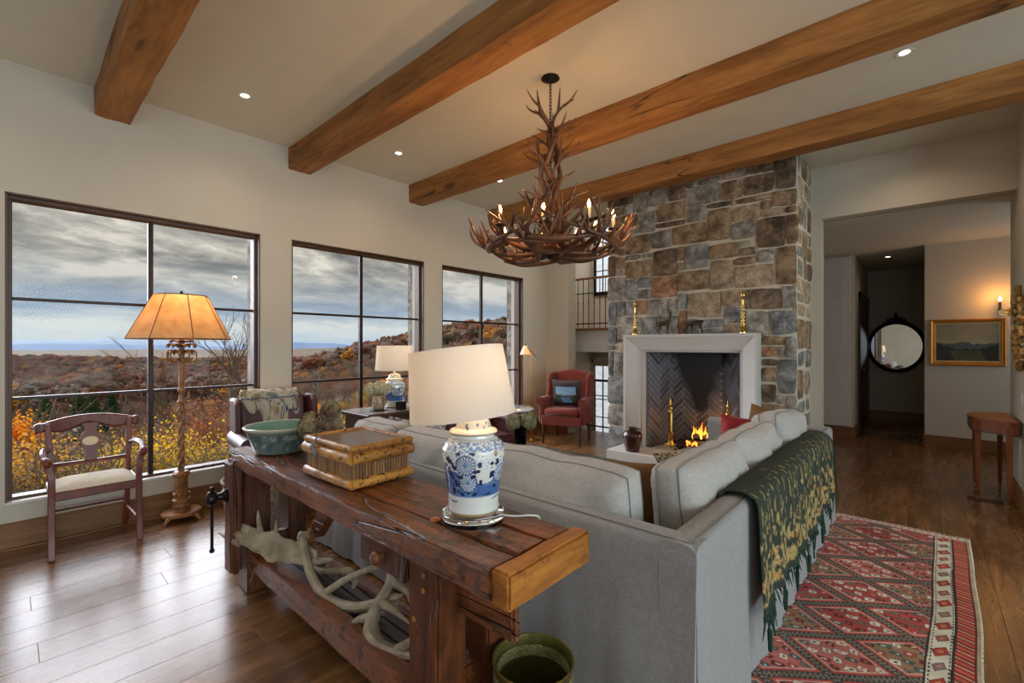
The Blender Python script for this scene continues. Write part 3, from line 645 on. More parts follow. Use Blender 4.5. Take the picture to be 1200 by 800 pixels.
def herring(P0, P1, h_, nrm, cap_=300):
    P0 = Vector(P0); P1 = Vector(P1); U = (P1-P0); w_ = U.length; U.normalize(); N = Vector(nrm)
    MB().add([P0, P1, P1+Vector((0, 0, h_)), P0+Vector((0, 0, h_))], [(0, 1, 2, 3)]).add([P0-N*.03, P1-N*.03, P1-N*.03+Vector((0, 0, h_)), P0-N*.03+Vector((0, 0, h_))], [(3, 2, 1, 0)]).obj('grout_panel', M_FGR, fb)
    wd = .056; n = 4; s = math.sqrt(.5); g = .0022/wd
    for X in range(-40, 60):
        for Y in range(-40, 60):
            k = (X-Y) % (2*n)
            if k == 0: R_ = (X+g, Y+g, X+n-g, Y+1-g)
            elif k == 2*n-1: R_ = (X+g, Y+g, X+1-g, Y+n-g)
            else: continue
            q = [(R_[0], R_[1]), (R_[2], R_[1]), (R_[2], R_[3]), (R_[0], R_[3])]
            q = [((a-b)*s*wd+w_/2, (a+b)*s*wd) for a, b in q]
            q = clip(q, w_, h_)
            if len(q) < 3: continue
            A = abs(sum(q[i-1][0]*q[i][1]-q[i][0]*q[i-1][1] for i in range(len(q))))/2
            if A < 5e-4: continue
            m = len(q); vs = [P0+U*a+Vector((0, 0, b)) for a, b in q]+[P0+U*a+Vector((0, 0, b))+N*.003 for a, b in q]
            MB().add(vs, [tuple(range(m, 2*m))]+[(i, (i+1) % m, m+(i+1) % m, m+i) for i in range(m)]).obj('tile', M_TILE, fb)
fh = 1.22
herring((-.545, .0, 0), (-.37, .38, 0), fh, Vector((.38, -.175, 0)).normalized())
herring((-.37, .38, 0), (.22, .38, 0), fh, (0, -1, 0))
herring((.22, .38, 0), (.545, .0, 0), fh, Vector((-.38, -.325, 0)).normalized())
MB().box(-.6, .6, -.02, .6, fh-.02, fh+.02).obj('smoke_lintel', mat('soot', (.01, .01, .01), .9), fb)
# ---- fire
M_LOG = wood('charred_log', srgb(14, 11, 9), srgb(58, 48, 40), 'x', 3, .8, 1.0)
M_EMB = mat('glowing_ember', srgb(60, 20, 8), .9, var=.5, vscale=30, emit=(1, .16, .02), estr=5)
M_COAL = mat('black_coal', srgb(26, 24, 24), .85, var=.4, vscale=30, bump=.8)
def flame_mat():
    m = bpy.data.materials.new('flame'); m.use_nodes = True; t = NT(m.node_tree); t.n.clear()
    tc = t.add('ShaderNodeTexCoord').outputs['Object']; sp_ = t.add('ShaderNodeSeparateXYZ'); t.l.new(tc, sp_.inputs[0])
    n_ = t.math('ADD', sp_.outputs[2], t.math('MULTIPLY', t.math('SUBTRACT', t.noise(tc, 18, 3), .5), .08))
    c = t.ramp(n_, [(.0, (1, .55, .10)), (.08, (1, .32, .03)), (.2, (.9, .10, .01))])
    e = t.add('ShaderNodeEmission', {'Color': c, 'Strength': 3.2}); tr = t.add('ShaderNodeBsdfTransparent')
    lw = t.add('ShaderNodeLayerWeight', {'Blend': .35}); mx = t.add('ShaderNodeMixShader'); o = t.add('ShaderNodeOutputMaterial')
    t.l.new(t.math('MULTIPLY', lw.outputs['Facing'], .75), mx.inputs[0]); t.l.new(e.outputs[0], mx.inputs[1]); t.l.new(tr.outputs[0], mx.inputs[2]); t.l.new(mx.outputs[0], o.inputs[0]); return m
M_FLAME = flame_mat()
for i, (a, b, r) in enumerate([((-2.08, 5.42, .24), (-1.72, 5.5, .25), .04), ((-2.12, 5.56, .24), (-1.84, 5.6, .25), .045), ((-2.05, 5.5, .32), (-1.76, 5.53, .34), .038), ((-1.84, 5.40, .31), (-1.80, 5.62, .32), .035)]):
    A, B = Vector(a), Vector(b); pts = [A.lerp(B, q/8)+Vector((0, 0, noise.noise(Vector((q, i, 0)))*.012)) for q in range(9)]
    o = MB().tube(pts, [r*(1+.15*noise.noise(Vector((q*1.7, i, 5)))) for q in range(9)], 10).obj('log', M_LOG, smooth=True, ang=60)
    tag(o, ['charred log at the front left of the fire', 'charred log at the back of the fire', 'charred log lying on top of the other logs', 'short charred log lying across the stack at right'][i], 'log', 'burning logs')
fr = thing('fire', 'orange flames licking up between the logs on the grate', 'fire', (-1.86, 5.5, .3))
r_ = random.Random(5)
for (fx, fy, fz, h, r) in [(-.19, 0, -.01, .15, .028), (-.16, .02, .0, .12, .022), (-.09, -.02, .0, .20, .036), (-.06, 0, .0, .15, .03), (-.12, 0, 0, .13, .025), (-.02, -.03, 0, .10, .022), (.10, -.02, .02, .11, .02), (.13, 0, .02, .13, .022), (.04, .02, .02, .09, .018), (.2, 0, .02, .08, .016)]:
    pts = []; rr = []
    for q in range(9):
        u = q/8; pts.append((fx+math.sin(u*5+fx*40)*.016*u, fy+math.cos(u*4+fx*20)*.008, fz+u*h)); rr.append(r*math.sin(PI*min(1, (u*.82+.15)))**1.2*(1-u*.55)+.0015)
    MB().tube(pts, rr, 8, flat=.6).obj('flame', M_FLAME, fr, smooth=True)
mb = MB()
for i in range(240):
    mb.ball((r_.uniform(-2.2, -1.66), r_.uniform(5.34, 5.6), .155+r_.random()*.07), [r_.uniform(.012, .028) for _ in range(3)], 6, jit=.5, seed=i)
tag(mb.obj('coal_bed', M_COAL), 'bed of black coals and ash under the logs', 'coals', kind='stuff')
mb = MB()
for i in range(60):
    mb.ball((r_.uniform(-2.08, -1.6), r_.uniform(5.36, 5.45), .2+r_.random()*.07), [r_.uniform(.008, .02) for _ in range(3)], 6, jit=.5, seed=i)
tag(mb.obj('glowing_embers', M_EMB), 'red hot embers glowing between the logs', 'embers', kind='stuff')
t = thing('fire_grate', 'black iron grate holding the burning logs', 'grate', (-1.86, 5.5, .15))
for i in range(6): MB().tube([(-.25+i*.08, -.12, .12), (-.25+i*.08, -.12, .05), (-.25+i*.08, .10, .05), (-.25+i*.08, .10, .12)], .007, 6).obj('bar', M_BLACK, t)
for s_ in (-.22, .22):
    for y_ in (-.1, .13): MB().tube([(s_, y_, 0), (s_, y_, .05)], .008, 6).obj('leg', M_BLACK, t)
lamp_light('fire_glow', 'POINT', (-1.88, 5.40, .42), 4.5, (1, .42, .12), shadow_soft_size=.08)
def andiron(x, y, label):
    t = thing('andiron', label, 'andiron', (x, y, .15))
    MB().lathe([(.0, .02), (.045, .06), (.034, .085), (.03, .1), (.026, .11), (.036, .115), (.036, .13), (.026, .135), (.026, .2), (.034, .205), (.034, .215), (.022, .222)], 8).obj('plinth', M_BRASS, t, smooth=True)
    MB().lathe([(.026, .22), (.026, .44), (.036, .445), (.038, .455), (.03, .465)], 8, rot=PI/8).obj('column', M_BRASS, t)
    MB().lathe([(.012, .465), (.01, .48), (.024, .495), (.026, .51), (.012, .53), (.008, .545), (.015, .56), (.014, .58), (.006, .6), (.003, .64), (0, .645)], 14).obj('finial', M_BRASS, t, smooth=True)
    for s_ in (-1, 1): MB().tube(bez([(s_*.02, 0, .06), (s_*.055, -.01, .065), (s_*.085, -.02, .03), (s_*.1, -.025, .006)], 5), [.012]*6+[.008]*10, 6).obj('leg', M_BRASS, t, smooth=True)
    MB().tube([(0, .01, .1), (.04, .15, .1), (.08, .25, .09), (.08, .25, 0)], .01, 6).obj('log_bar', M_BLACK, t)
andiron(-2.27, 5.36, 'left brass andiron with faceted column and spire finial, nearer the brown jar')
andiron(-1.62, 5.36, 'right brass andiron, half hidden behind the pale sofa arm')

# ---- things on the mantel and hearth
def candlestick(x, h, label):
    t = thing('brass_candlestick', label, 'candlestick', (x, 5.17, 1.532), 0, 'brass candlesticks on the mantel')
    pr = [(.036, 0), (.036, .012), (.028, .02), (.02, .035), (.026, .048), (.03, .06), (.02, .072)]
    z = .072
    while z < h*.62:
        k = lerp(.026, .017, z/h); pr += [(k*.55, z+.006), (k, z+.018), (k, z+.024), (k*.55, z+.036)]; z += .038
    pr += [(.011, z+.01), (.010, h*.8), (.016, h*.82), (.014, h*.84)]
    MB().lathe(pr, 16).obj('stem', M_BRASS, t, smooth=True)
    MB().lathe([(.012, h*.84), (.022, h*.87), (.024, h*.92), (.018, h*.95), (.02, h*.985), (.017, h), (0, h)], 14).obj('candle_cup', M_BRASS, t, smooth=True)
candlestick(-2.635, .42, 'shorter-looking brass candlestick at the left end of the mantel')
candlestick(-1.41, .44, 'tall ringed brass candlestick at the right end of the mantel')
M_DEER = mat('bronze_patina', srgb(58, 46, 30), .38, metal=.5, var=.35, vscale=25)
def deer(x, label, graze):
    # body as one skinned surface; antlers a part
    o = thing('deer_figurine', label, 'figurine', (x, 5.17, 1.532)); o.scale = (1.3,)*3
    mb = MB(); s = .17
    sk = bpy.data.meshes.new('body'); P = []; E_ = []; R_ = []
    def ad(p, r, pr=None):
        P.append(Vector(p)*s); R_.append(r*s)
        if pr is not None: E_.append((pr, len(P)-1))
        return len(P)-1
    ch_ = ad((.18, 0, .62), .13); mid = ad((0, 0, .6), .12, ch_); hip = ad((-.22, 0, .63), .125, mid)
    tl = ad((-.36, 0, .66), .035, hip); ad((-.4, 0, .58), .02, tl)
    if graze:
        n1 = ad((.36, 0, .52), .075, ch_); n2 = ad((.50, 0, .33), .055, n1); hd = ad((.58, 0, .2), .06, n2); ad((.68, 0, .07), .03, hd)
    else:
        n1 = ad((.30, 0, .80), .075, ch_); n2 = ad((.34, 0, 1.0), .055, n1); hd = ad((.34, 0, 1.1), .06, n2); ad((.22, .0, 1.07), .03, hd)
    for sy in (-1, 1):
        a = ad((.2, sy*.07, .48), .055, ch_); b = ad((.21, sy*.075, .26), .026, a); c = ad((.19, sy*.075, .05), .02, b); ad((.215, sy*.075, .01), .022, c)
        a = ad((-.24, sy*.07, .46), .07, hip); b = ad((-.2, sy*.075, .33), .035, a); b = ad((-.31, sy*.075, .24), .025, b); c = ad((-.27, sy*.075, .05), .02, b); ad((-.245, sy*.075, .01), .022, c)
        e = ad((P[hd].x/s+(.0 if graze else .04), sy*.1, P[hd].z/s+.09), .014, hd)
    sk.from_pydata(P, E_, []); b_ = bpy.data.objects.new('body', sk); COL.objects.link(b_); b_.parent = o
    m = b_.modifiers.new('skin', 'SKIN'); m2 = b_.modifiers.new('sub', 'SUBSURF'); m2.levels = m2.render_levels = 2
    for i, sv in enumerate(sk.skin_vertices[0].data): sv.radius = (R_[i], R_[i]); sv.use_root = (i == 0)
    sk.materials.append(M_DEER)
    if not graze:
        mb = MB(); h0 = P[hd]
        for sy in (-1, 1):
            q = [(h0.x, sy*.008, h0.z+.006), (h0.x+.004, sy*.03, h0.z+.022), (h0.x-.012, sy*.045, h0.z+.034), (h0.x-.035, sy*.045, h0.z+.036)]
            mb.tube(bez(q, 4), .002, 5); mb.tube([q[1], (h0.x-.012, sy*.034, h0.z+.026)], .0015, 5)
        mb.obj('antlers', M_DEER, o)
    return o
d_ = deer(-2.27, 'standing bronze deer figurine with head raised on the mantel', False); d_.rotation_euler = (0, 0, 0)
d_ = deer(-1.90, 'grazing bronze deer figurine with head lowered on the mantel', True); d_.rotation_euler = (0, 0, PI)
tag(MB().box(-1.73, -1.66, 5.14, 5.19, 1.532, 1.54, ch=.003).box(-1.65, -1.58, 5.15, 5.2, 1.532, 1.539, ch=.003).obj('flat_dish', M_BLACK), 'small flat black dish on the mantel between the deer and the right candlestick', 'dish')
M_BJAR = mat('brown_glazed_stoneware', srgb(62, 30, 22), .22, var=.3, vscale=8, coat=.4)
t = thing('stoneware_jar', 'dark brown glazed stoneware jar on the left of the hearth slab', 'jar', (-2.58, 4.99, .15))
MB().lathe([(.075, 0), (.08, .01), (.1, .1), (.112, .17), (.11, .2), (.09, .235), (.06, .245), (.058, .262), (.068, .27), (.066, .277), (.052, .275), (.05, .24), (0, .06)], 32).obj('body', M_BJAR, t, smooth=True, ang=60)
mb = MB()
for a in range(3):
    q = a*2.1+.4; mb.tube(bez([(.06*math.cos(q), .06*math.sin(q), .262), (.085*math.cos(q), .085*math.sin(q), .266), (.092*math.cos(q), .092*math.sin(q), .245)], 4), .009, 6)
mb.obj('lug', M_BJAR, t, smooth=True)
# ================================================================ SOFA
def linen(name, base, sc=1.0, bump=.5, sheen=.1):
    m = bpy.data.materials.new(name); m.use_nodes = True; t = NT(m.node_tree); b = t.n['Principled BSDF']
    tc = t.add('ShaderNodeTexCoord').outputs['Object']
    a = t.noise(t.mapping(tc, (14*sc, 14*sc, 130*sc)), 3, 3, .6); c_ = t.noise(t.mapping(tc, (130*sc, 130*sc, 12*sc)), 3, 3, .6)
    f = t.math('MULTIPLY', t.math('ADD', a, c_), .5); big = t.noise(tc, 3, 3)
    c = t.ramp(f, [(.36, tuple(x*.76 for x in base)), (.64, tuple(min(1, x*1.18) for x in base))])
    c = t.mix(t.math('MULTIPLY', big, .18), c, tuple(x*.8 for x in base))
    t.l.new(c, b.inputs['Base Color']); b.inputs['Roughness'].default_value = .92; b.inputs['Sheen Weight'].default_value = sheen; b.inputs['Specular IOR Level'].default_value = .2
    n2 = t.noise(tc, 9, 3, .5)
    bn = t.add('ShaderNodeBump', {'Strength': bump, 'Distance': .004, 'Height': t.math('ADD', f, t.math('MULTIPLY', n2, 2.0))}); t.l.new(bn.outputs[0], b.inputs['Normal'])
    return m
M_LINEN = linen('grey_linen_slipcover', srgb(140, 139, 138))
M_LINENC = linen('light_grey_linen_cushion', srgb(166, 162, 156), bump=.3)
M_PIPE = mat('grey_piping', srgb(116, 114, 112), .9)
def wallslab(mb, p0, p1, th, z0, z1, flare=.03, wav=.009, seed=0):
    """upholstered slipcover panel between two plan points, soft rounded top, slightly rippled skirt"""
    p0 = Vector((*p0, 0)); p1 = Vector((*p1, 0)); U = (p1-p0); L = U.length; U.normalize(); N = Vector((U.y, -U.x, 0))   # N: outer side
    prof = []
    for q in range(13):
        v = q/12; prof.append((flare*(1-v)**2, lerp(z0, z1-.03, v)))
    prof += [(-.006, z1-.012), (-.022, z1), (-th/2, z1+.004), (-th+.022, z1), (-th+.006, z1-.012), (-th, z1-.04), (-th, z0)]
    n = max(8, int(L/.04)); m = len(prof)
    def fn(u, v):
        d, z = prof[round(v*(m-1))]
        k = (1-(z-z0)/(z1-z0))
        wv = wav*k*(math.sin(u*L*21+seed)+.6*math.sin(u*L*47+seed*2))+noise.noise(Vector((u*L*5, z*5, seed)))*.006 if d > -.01 else 0
        return tuple(p0+U*u*L+N*(d+wv)+Vector((0, 0, z+noise.noise(Vector((u*L*4, seed, 3)))*.004*(1 if z > z1-.05 else 0))))
    b = len(mb.v); mb.grid(fn, n, m-1)
    mb.f.append(tuple(b+j*(n+1) for j in range(m))); mb.mi.append(0); mb.f.append(tuple(b+j*(n+1)+n for j in range(m))); mb.mi.append(0)
sofa = thing('sectional_sofa', 'large grey linen slipcovered corner sofa seen from behind, facing the fireplace', 'sofa', (0, 0, 0))
SB, SR, SE, SL = 1.515, -.555, 4.52, -3.22
mb = MB(); wallslab(mb, (SL, SB), (SR, SB), .13, .012, .733, seed=1); o = mb.obj('back', M_LINEN, sofa, smooth=True, ang=60)
mb = MB(); wallslab(mb, (SR, SB), (SR, SE), .13, .012, .733, flare=.02, seed=4); o = mb.obj('back', M_LINEN, sofa, smooth=True, ang=60)
mb = MB(); wallslab(mb, (SR-.02, SE), (-1.5, SE), .14, .012, .725, seed=7); mb.obj('arm', M_LINEN, sofa, smooth=True, ang=60)
mb = MB(); wallslab(mb, (SL, 2.46), (SL, SB), .15, .012, .72, seed=9); mb.obj('arm', M_LINEN, sofa, smooth=True, ang=60)
MB().box(SL+.1, -1.5, SB+.1, 2.46, .03, .30).box(-1.5, SR-.1, SB+.1, SE-.1, .03, .30).obj('seat_base', M_LINEN, sofa, bev=.02)
for a, b, c, d in ((SL+.16, -2.36, SB+.14, 2.48), (-2.35, -1.52, SB+.14, 2.48), (-1.51, SR-.14, SB+.14, 2.46), (-1.51, SR-.14, 2.47, 3.42), (-1.51, SR-.14, 3.43, SE-.15)):
    MB().box(a, b, c, d, .3, .46).obj('seat_cushion', M_LINENC, sofa, bev=.035, seg=3)
# stitched seam lines along the top edges
MB().tube([(SL+.02, SB+.022, .737), (SR-.03, SB+.022, .737)], .0025, 5).tube([(SR-.022, SB+.03, .737), (SR-.022, SE-.03, .737)], .0025, 5).tube([(SR-.001, SB+.001, .02), (SR-.004, SB+.004, .7)], .003, 5).obj('piping', M_PIPE, sofa)

def boxed_cushion(w, h, d, puff=.07, wr=.021, seed=0, mats=None, border=.62):
    nu, nv = 26, 18; mb = MB(); r = random.Random(seed); s0 = seed*3.7
    def fn(side):
        def g(u, v):
            a = 2*u-1; b = 2*v-1
            e = max(0, (1-a**4))*max(0, (1-b**4)); t_ = d/2*border+(puff+.02)*e**.55
            q = Vector((a*3+s0, b*2, side*5)); ed = 1-max(abs(a), abs(b))
            kr = math.sin(min(1, ed*2.2)*PI); wz = wr*(noise.noise(q)+.6*noise.noise(q*2.3))*min(1, ed*6)+wr*1.5*kr*noise.noise(Vector((a*9+s0, b*9, side)))*(.4+.6*max(b, 0))
            sag = .03*(1-a*a)*(1 if b > 0 else 0)*b
            x = a*w/2*(1+.02*(1-b*b)); z = h/2+b*h/2*(1+.07*(1-a**4))*(1-.05*max(0, b)*abs(a)**6)-sag*.3+noise.noise(Vector((a*2.4+s0, 9, 0)))*.010*max(b, 0)
            return (x, side*(t_+wz), z)
        return g
    A = len(mb.v); mb.grid(fn(-1), nu, nv); B = len(mb.v); mb.grid(fn(1), nu, nv)
    W_ = nu+1; ring = [i for i in range(nu+1)]+[j*W_+nu for j in range(1, nv+1)]+[nv*W_+i for i in range(nu-1, -1, -1)]+[j*W_ for j in range(nv-1, 0, -1)]
    m = len(ring)
    for i in range(m): mb.f.append((A+ring[i], A+ring[(i+1) % m], B+ring[(i+1) % m], B+ring[i])); mb.mi.append(0)
    P = [[mb.v[X+ring[i]] for i in range(m)] for X in (A, B)]
    return mb, P
def sofa_cushion(loc, rz, w, h, d, label, tilt=0, seed=0, puff=.07, roll=0):
    mb, P = boxed_cushion(w, h, d, seed=seed, puff=puff)
    t = thing('sofa_cushion', label, 'cushion', loc, rz, 'loose back cushions of the sofa'); t.rotation_euler = (tilt, roll, rz)
    mb.obj('cover', M_LINENC, t, smooth=True, ang=75)
    for q in P: MB().tube(q, .0032, 5, closed=True).obj('piping', M_PIPE, t, smooth=True)
    return t
sofa_cushion((-2.78, 1.79, .455), 0, .52, .42, .17, 'grey linen back cushion behind the bamboo box, left end of the sofa', .10, 1)
sofa_cushion((-2.12, 1.77, .455), 0, .74, .425, .19, 'grey linen back cushion just left of the blue and white table lamp', .12, 2)
sofa_cushion((-1.32, 1.765, .455), 0, .86, .425, .17, 'wide grey linen back cushion right of the table lamp, its piped end facing the corner', .08, 3, .08)
sofa_cushion((-.785, 2.31, .455), PI/2, .80, .425, .16, 'grey linen back cushion with piped end panel at the sofa corner beside the green throw', -.10, 4, .06)
sofa_cushion((-.785, 3.11, .455), PI/2, .78, .43, .16, 'grey linen back cushion in the middle of the row along the green throw', -.12, 5, .06)
sofa_cushion((-.79, 3.88, .455), PI/2, .70, .45, .17, 'grey linen back cushion at the far end near the chimney, tilted', -.06, 6, .07, .06)

def pillow(w, h, d, seed=0, nu=20, nv=20):
    mb = MB(); s0 = seed*2.3
    for side in (-1, 1):
        def g(u, v):
            a = 2*u-1; b = 2*v-1
            e = (max(0, 1-a*a)*max(0, 1-b*b)); t_ = d/2*e**.45+.004
            pin = 1-.06*(1-b*b)*(abs(a) > .999)-.0
            x = a*w/2*(1-.07*(1-b*b)*abs(a)**3); z = h/2+b*h/2*(1-.07*(1-a*a)*abs(b)**3)
            return (x, side*(t_+noise.noise(Vector((a*2.5+s0, b*2.5, side)))*.012*min(1, e*4)), z)
        mb.grid(g, nu, nv)
    return mb
def throw_pillow(loc, rot, w, h, d, m, label, seed=0, extra=None):
    t = thing('throw_pillow', label, 'pillow', loc); t.rotation_euler = rot
    o = pillow(w, h, d, seed).obj('cover', m, t, smooth=True, ang=80)
    return t, o
M_REDV = mat('red_velvet', srgb(138, 18, 22), .8, var=.15, sheen=.15)
M_MUST = mat('mustard_velvet', srgb(104, 70, 22), .8, var=.3, sheen=.15, vscale=5)
def pattern_mat(name, cols, scale=20, rough=.85):
    m = bpy.data.materials.new(name); m.use_nodes = True; t = NT(m.node_tree); b = t.n['Principled BSDF']
    tc = t.add('ShaderNodeTexCoord').outputs['Object']
    n_ = t.noise(tc, scale, 2, .5, 2.5); c = t.ramp(n_, [(i/len(cols)*.4+.32, q) for i, q in enumerate(cols)], 'CONSTANT')
    t.l.new(c, b.inputs['Base Color']); b.inputs['Roughness'].default_value = rough; return m
M_PATT = pattern_mat('black_cream_brocade', [srgb(40, 34, 32), srgb(206, 196, 176), srgb(60, 48, 40), srgb(190, 150, 90), srgb(212, 204, 188)], 22)
M_EMBR = pattern_mat('red_cream_embroidery', [srgb(150, 40, 44), srgb(210, 196, 170), srgb(60, 50, 44), srgb(170, 60, 50)], 30)
throw_pillow((-1.10, 4.06, .462), (-.25, .10, .3), .42, .35, .15, M_REDV, 'bright red velvet throw pillow on the sofa in front of the fireplace', 1)
throw_pillow((-1.0, 4.22, .50), (-.12, .22, .1), .36, .385, .12, M_MUST, 'mustard gold velvet pillow behind the red one at the sofa end', 2)
throw_pillow((-1.0, 2.08, .462), (-.25, 0, .5), .42, .37, .14, M_MUST, 'mustard brown velvet pillow in the sofa corner gap', 3)[0]
t, o = throw_pillow((-1.16, 2.04, .465), (-.25, 0, .4), .20, .345, .10, M_EMBR, 'red and cream embroidered pillow edge peeking out at the sofa corner', 4)
throw_pillow((-1.08, 2.92, .462), (-.6, 0, 1.3), .38, .30, .11, M_PATT, 'black and cream brocade pillow leaning on the corner cushions', 5)
throw_pillow((-2.98, 2.12, .465), (.3, .15, .9), .44, .40, .13, pattern_mat('striped_ticking', [srgb(150, 150, 150), srgb(70, 66, 66), srgb(196, 190, 184), srgb(120, 70, 60), srgb(176, 174, 170)], 9), 'striped grey pillow in the left arm corner of the sofa', 6)

# ---- green throw with gold flower stems
def throw_cloth():
    y0, y1 = 2.12, 4.06; nu, nv = 250, 130
    path = [(-.73, .62), (-.705, .70), (-.68, .742), (-.62, .757), (-.57, .752), (-.535, .725), (-.525, .6), (-.52, .45), (-.515, .29)]
    P = bez([(a, 0, b) for a, b in path], 14); m = len(P)-1
    V = []; C = []; rr = random.Random(9)
    stems = []
    ny = 26
    for i in range(ny): stems.append(((i+.5+rr.uniform(-.2, .2))/ny, rr.uniform(.45, 1.0), rr.uniform(.0, .2)))
    g0 = np.array(srgb(24, 36, 26)); g1 = np.array(srgb(36, 50, 34)); gold = [np.array(srgb(*c)) for c in ((158, 134, 78), (140, 124, 72), (168, 150, 104), (140, 80, 52), (176, 124, 46))]
    for j in range(nv+1):
        v = j/nv; f = v*m; i0 = min(int(f), m-1); p = P[i0].lerp(P[i0+1], f-i0)
        for i in range(nu+1):
            u = i/nu; hang = max(0, (v-.5)/.5)
            y = lerp(y0, y1, u)+.02*math.sin(v*5)*(1-u)
            fold = (math.sin(u*46)+.6*math.sin(u*83+1))*.011*hang+noise.noise(Vector((u*9, v*3, 2)))*.012*hang
            dz = .02*noise.noise(Vector((u*4, 0, 5)))*hang+(.03*(u-.5))*hang
            V.append((p.x+.006+fold+.01*hang, y, p.z+dz+.004+noise.noise(Vector((u*12, v*6, 1)))*.003))
            c = g0*(1-.5)+g1*.5; c = c*(1+.25*noise.noise(Vector((u*60, v*14, 0))))
            # dense golden meadow near the hem and thin stems above
            dens = noise.noise(Vector((u*70, v*26, 3)))+.6*noise.noise(Vector((u*150, v*60, 8)))
            if v > .60 and dens > .62-(v-.60)*2.05 and v < .975: c = gold[int(abs(noise.noise(Vector((u*40, v*30, 11))))*9) % 5]*(.75+.4*rr.random())
            elif v > .30:
                for su, top, _ in stems:
                    if abs(u-su) < .0036 and v > .3 and math.sin(v*46+su*90) > -.3 and v > .66-top*.34 and v < .72:
                        if abs(noise.noise(Vector((u*220, v*90, 5)))) > .03: c = gold[int(su*77) % 3]*.8
                        break
            C.append(c)
    F = [(j*(nu+1)+i, j*(nu+1)+i+1, (j+1)*(nu+1)+i+1, (j+1)*(nu+1)+i) for j in range(nv) for i in range(nu)]
    mb = MB(); mb.add(V, F); t = thing('throw_blanket', 'dark green throw with golden flowers and tassels draped over the sofa back', 'blanket', (0, 0, 0))
    o = mb.obj('cloth', painted('green_tapestry', .9, .5), t, smooth=True, ang=80); vcol(o, C)
    s = o.modifiers.new('t', 'SOLIDIFY'); s.thickness = .004; s.offset = 1
    mb = MB(); r = random.Random(2)
    for k in range(150):
        u = k/149; b = Vector(V[nv*(nu+1)+min(nu, int(u*nu))]); L = r.choice([.02, .03, .04, .05, .07]) if r.random() < .88 else r.choice([.10, .14])
        dx = r.uniform(-.01, .02); dy = r.uniform(-.02, .02)
        mb.tube([b, b+Vector((dx*.3+.006, dy*.3, -L*.4)), b+Vector((dx+.004, dy, -L))], [.003, .004, .005 if L > .1 else .0015], 4)
    for u in (.012, .2, .45, .7):   # larger tassels
        b = Vector(V[nv*(nu+1)+int(u*nu)]); mb.tube([b, b+Vector((.01, 0, -.05)), b+Vector((.012, 0, -.06)), b+Vector((.012, .005, -.15))], [.003, .005, .011, .008], 6)
    o = mb.obj('fringe', mat('green_fringe', srgb(22, 52, 38), .9, var=.3, vscale=30), t); o['kind'] = 'stuff'
    mb = MB()
    for k in range(46):   # fringe along the far end
        v = .25+.72*k/45; b = Vector(V[int(v*nv)*(nu+1)+nu]); mb.tube([b, b+Vector((.015, .02, -.03)), b+Vector((.02, .035, -.06))], [.003, .003, .0015], 4)
    o = mb.obj('side_fringe', mat('green_fringe_dark', srgb(22, 48, 38), .9), t); o['kind'] = 'stuff'
throw_cloth()

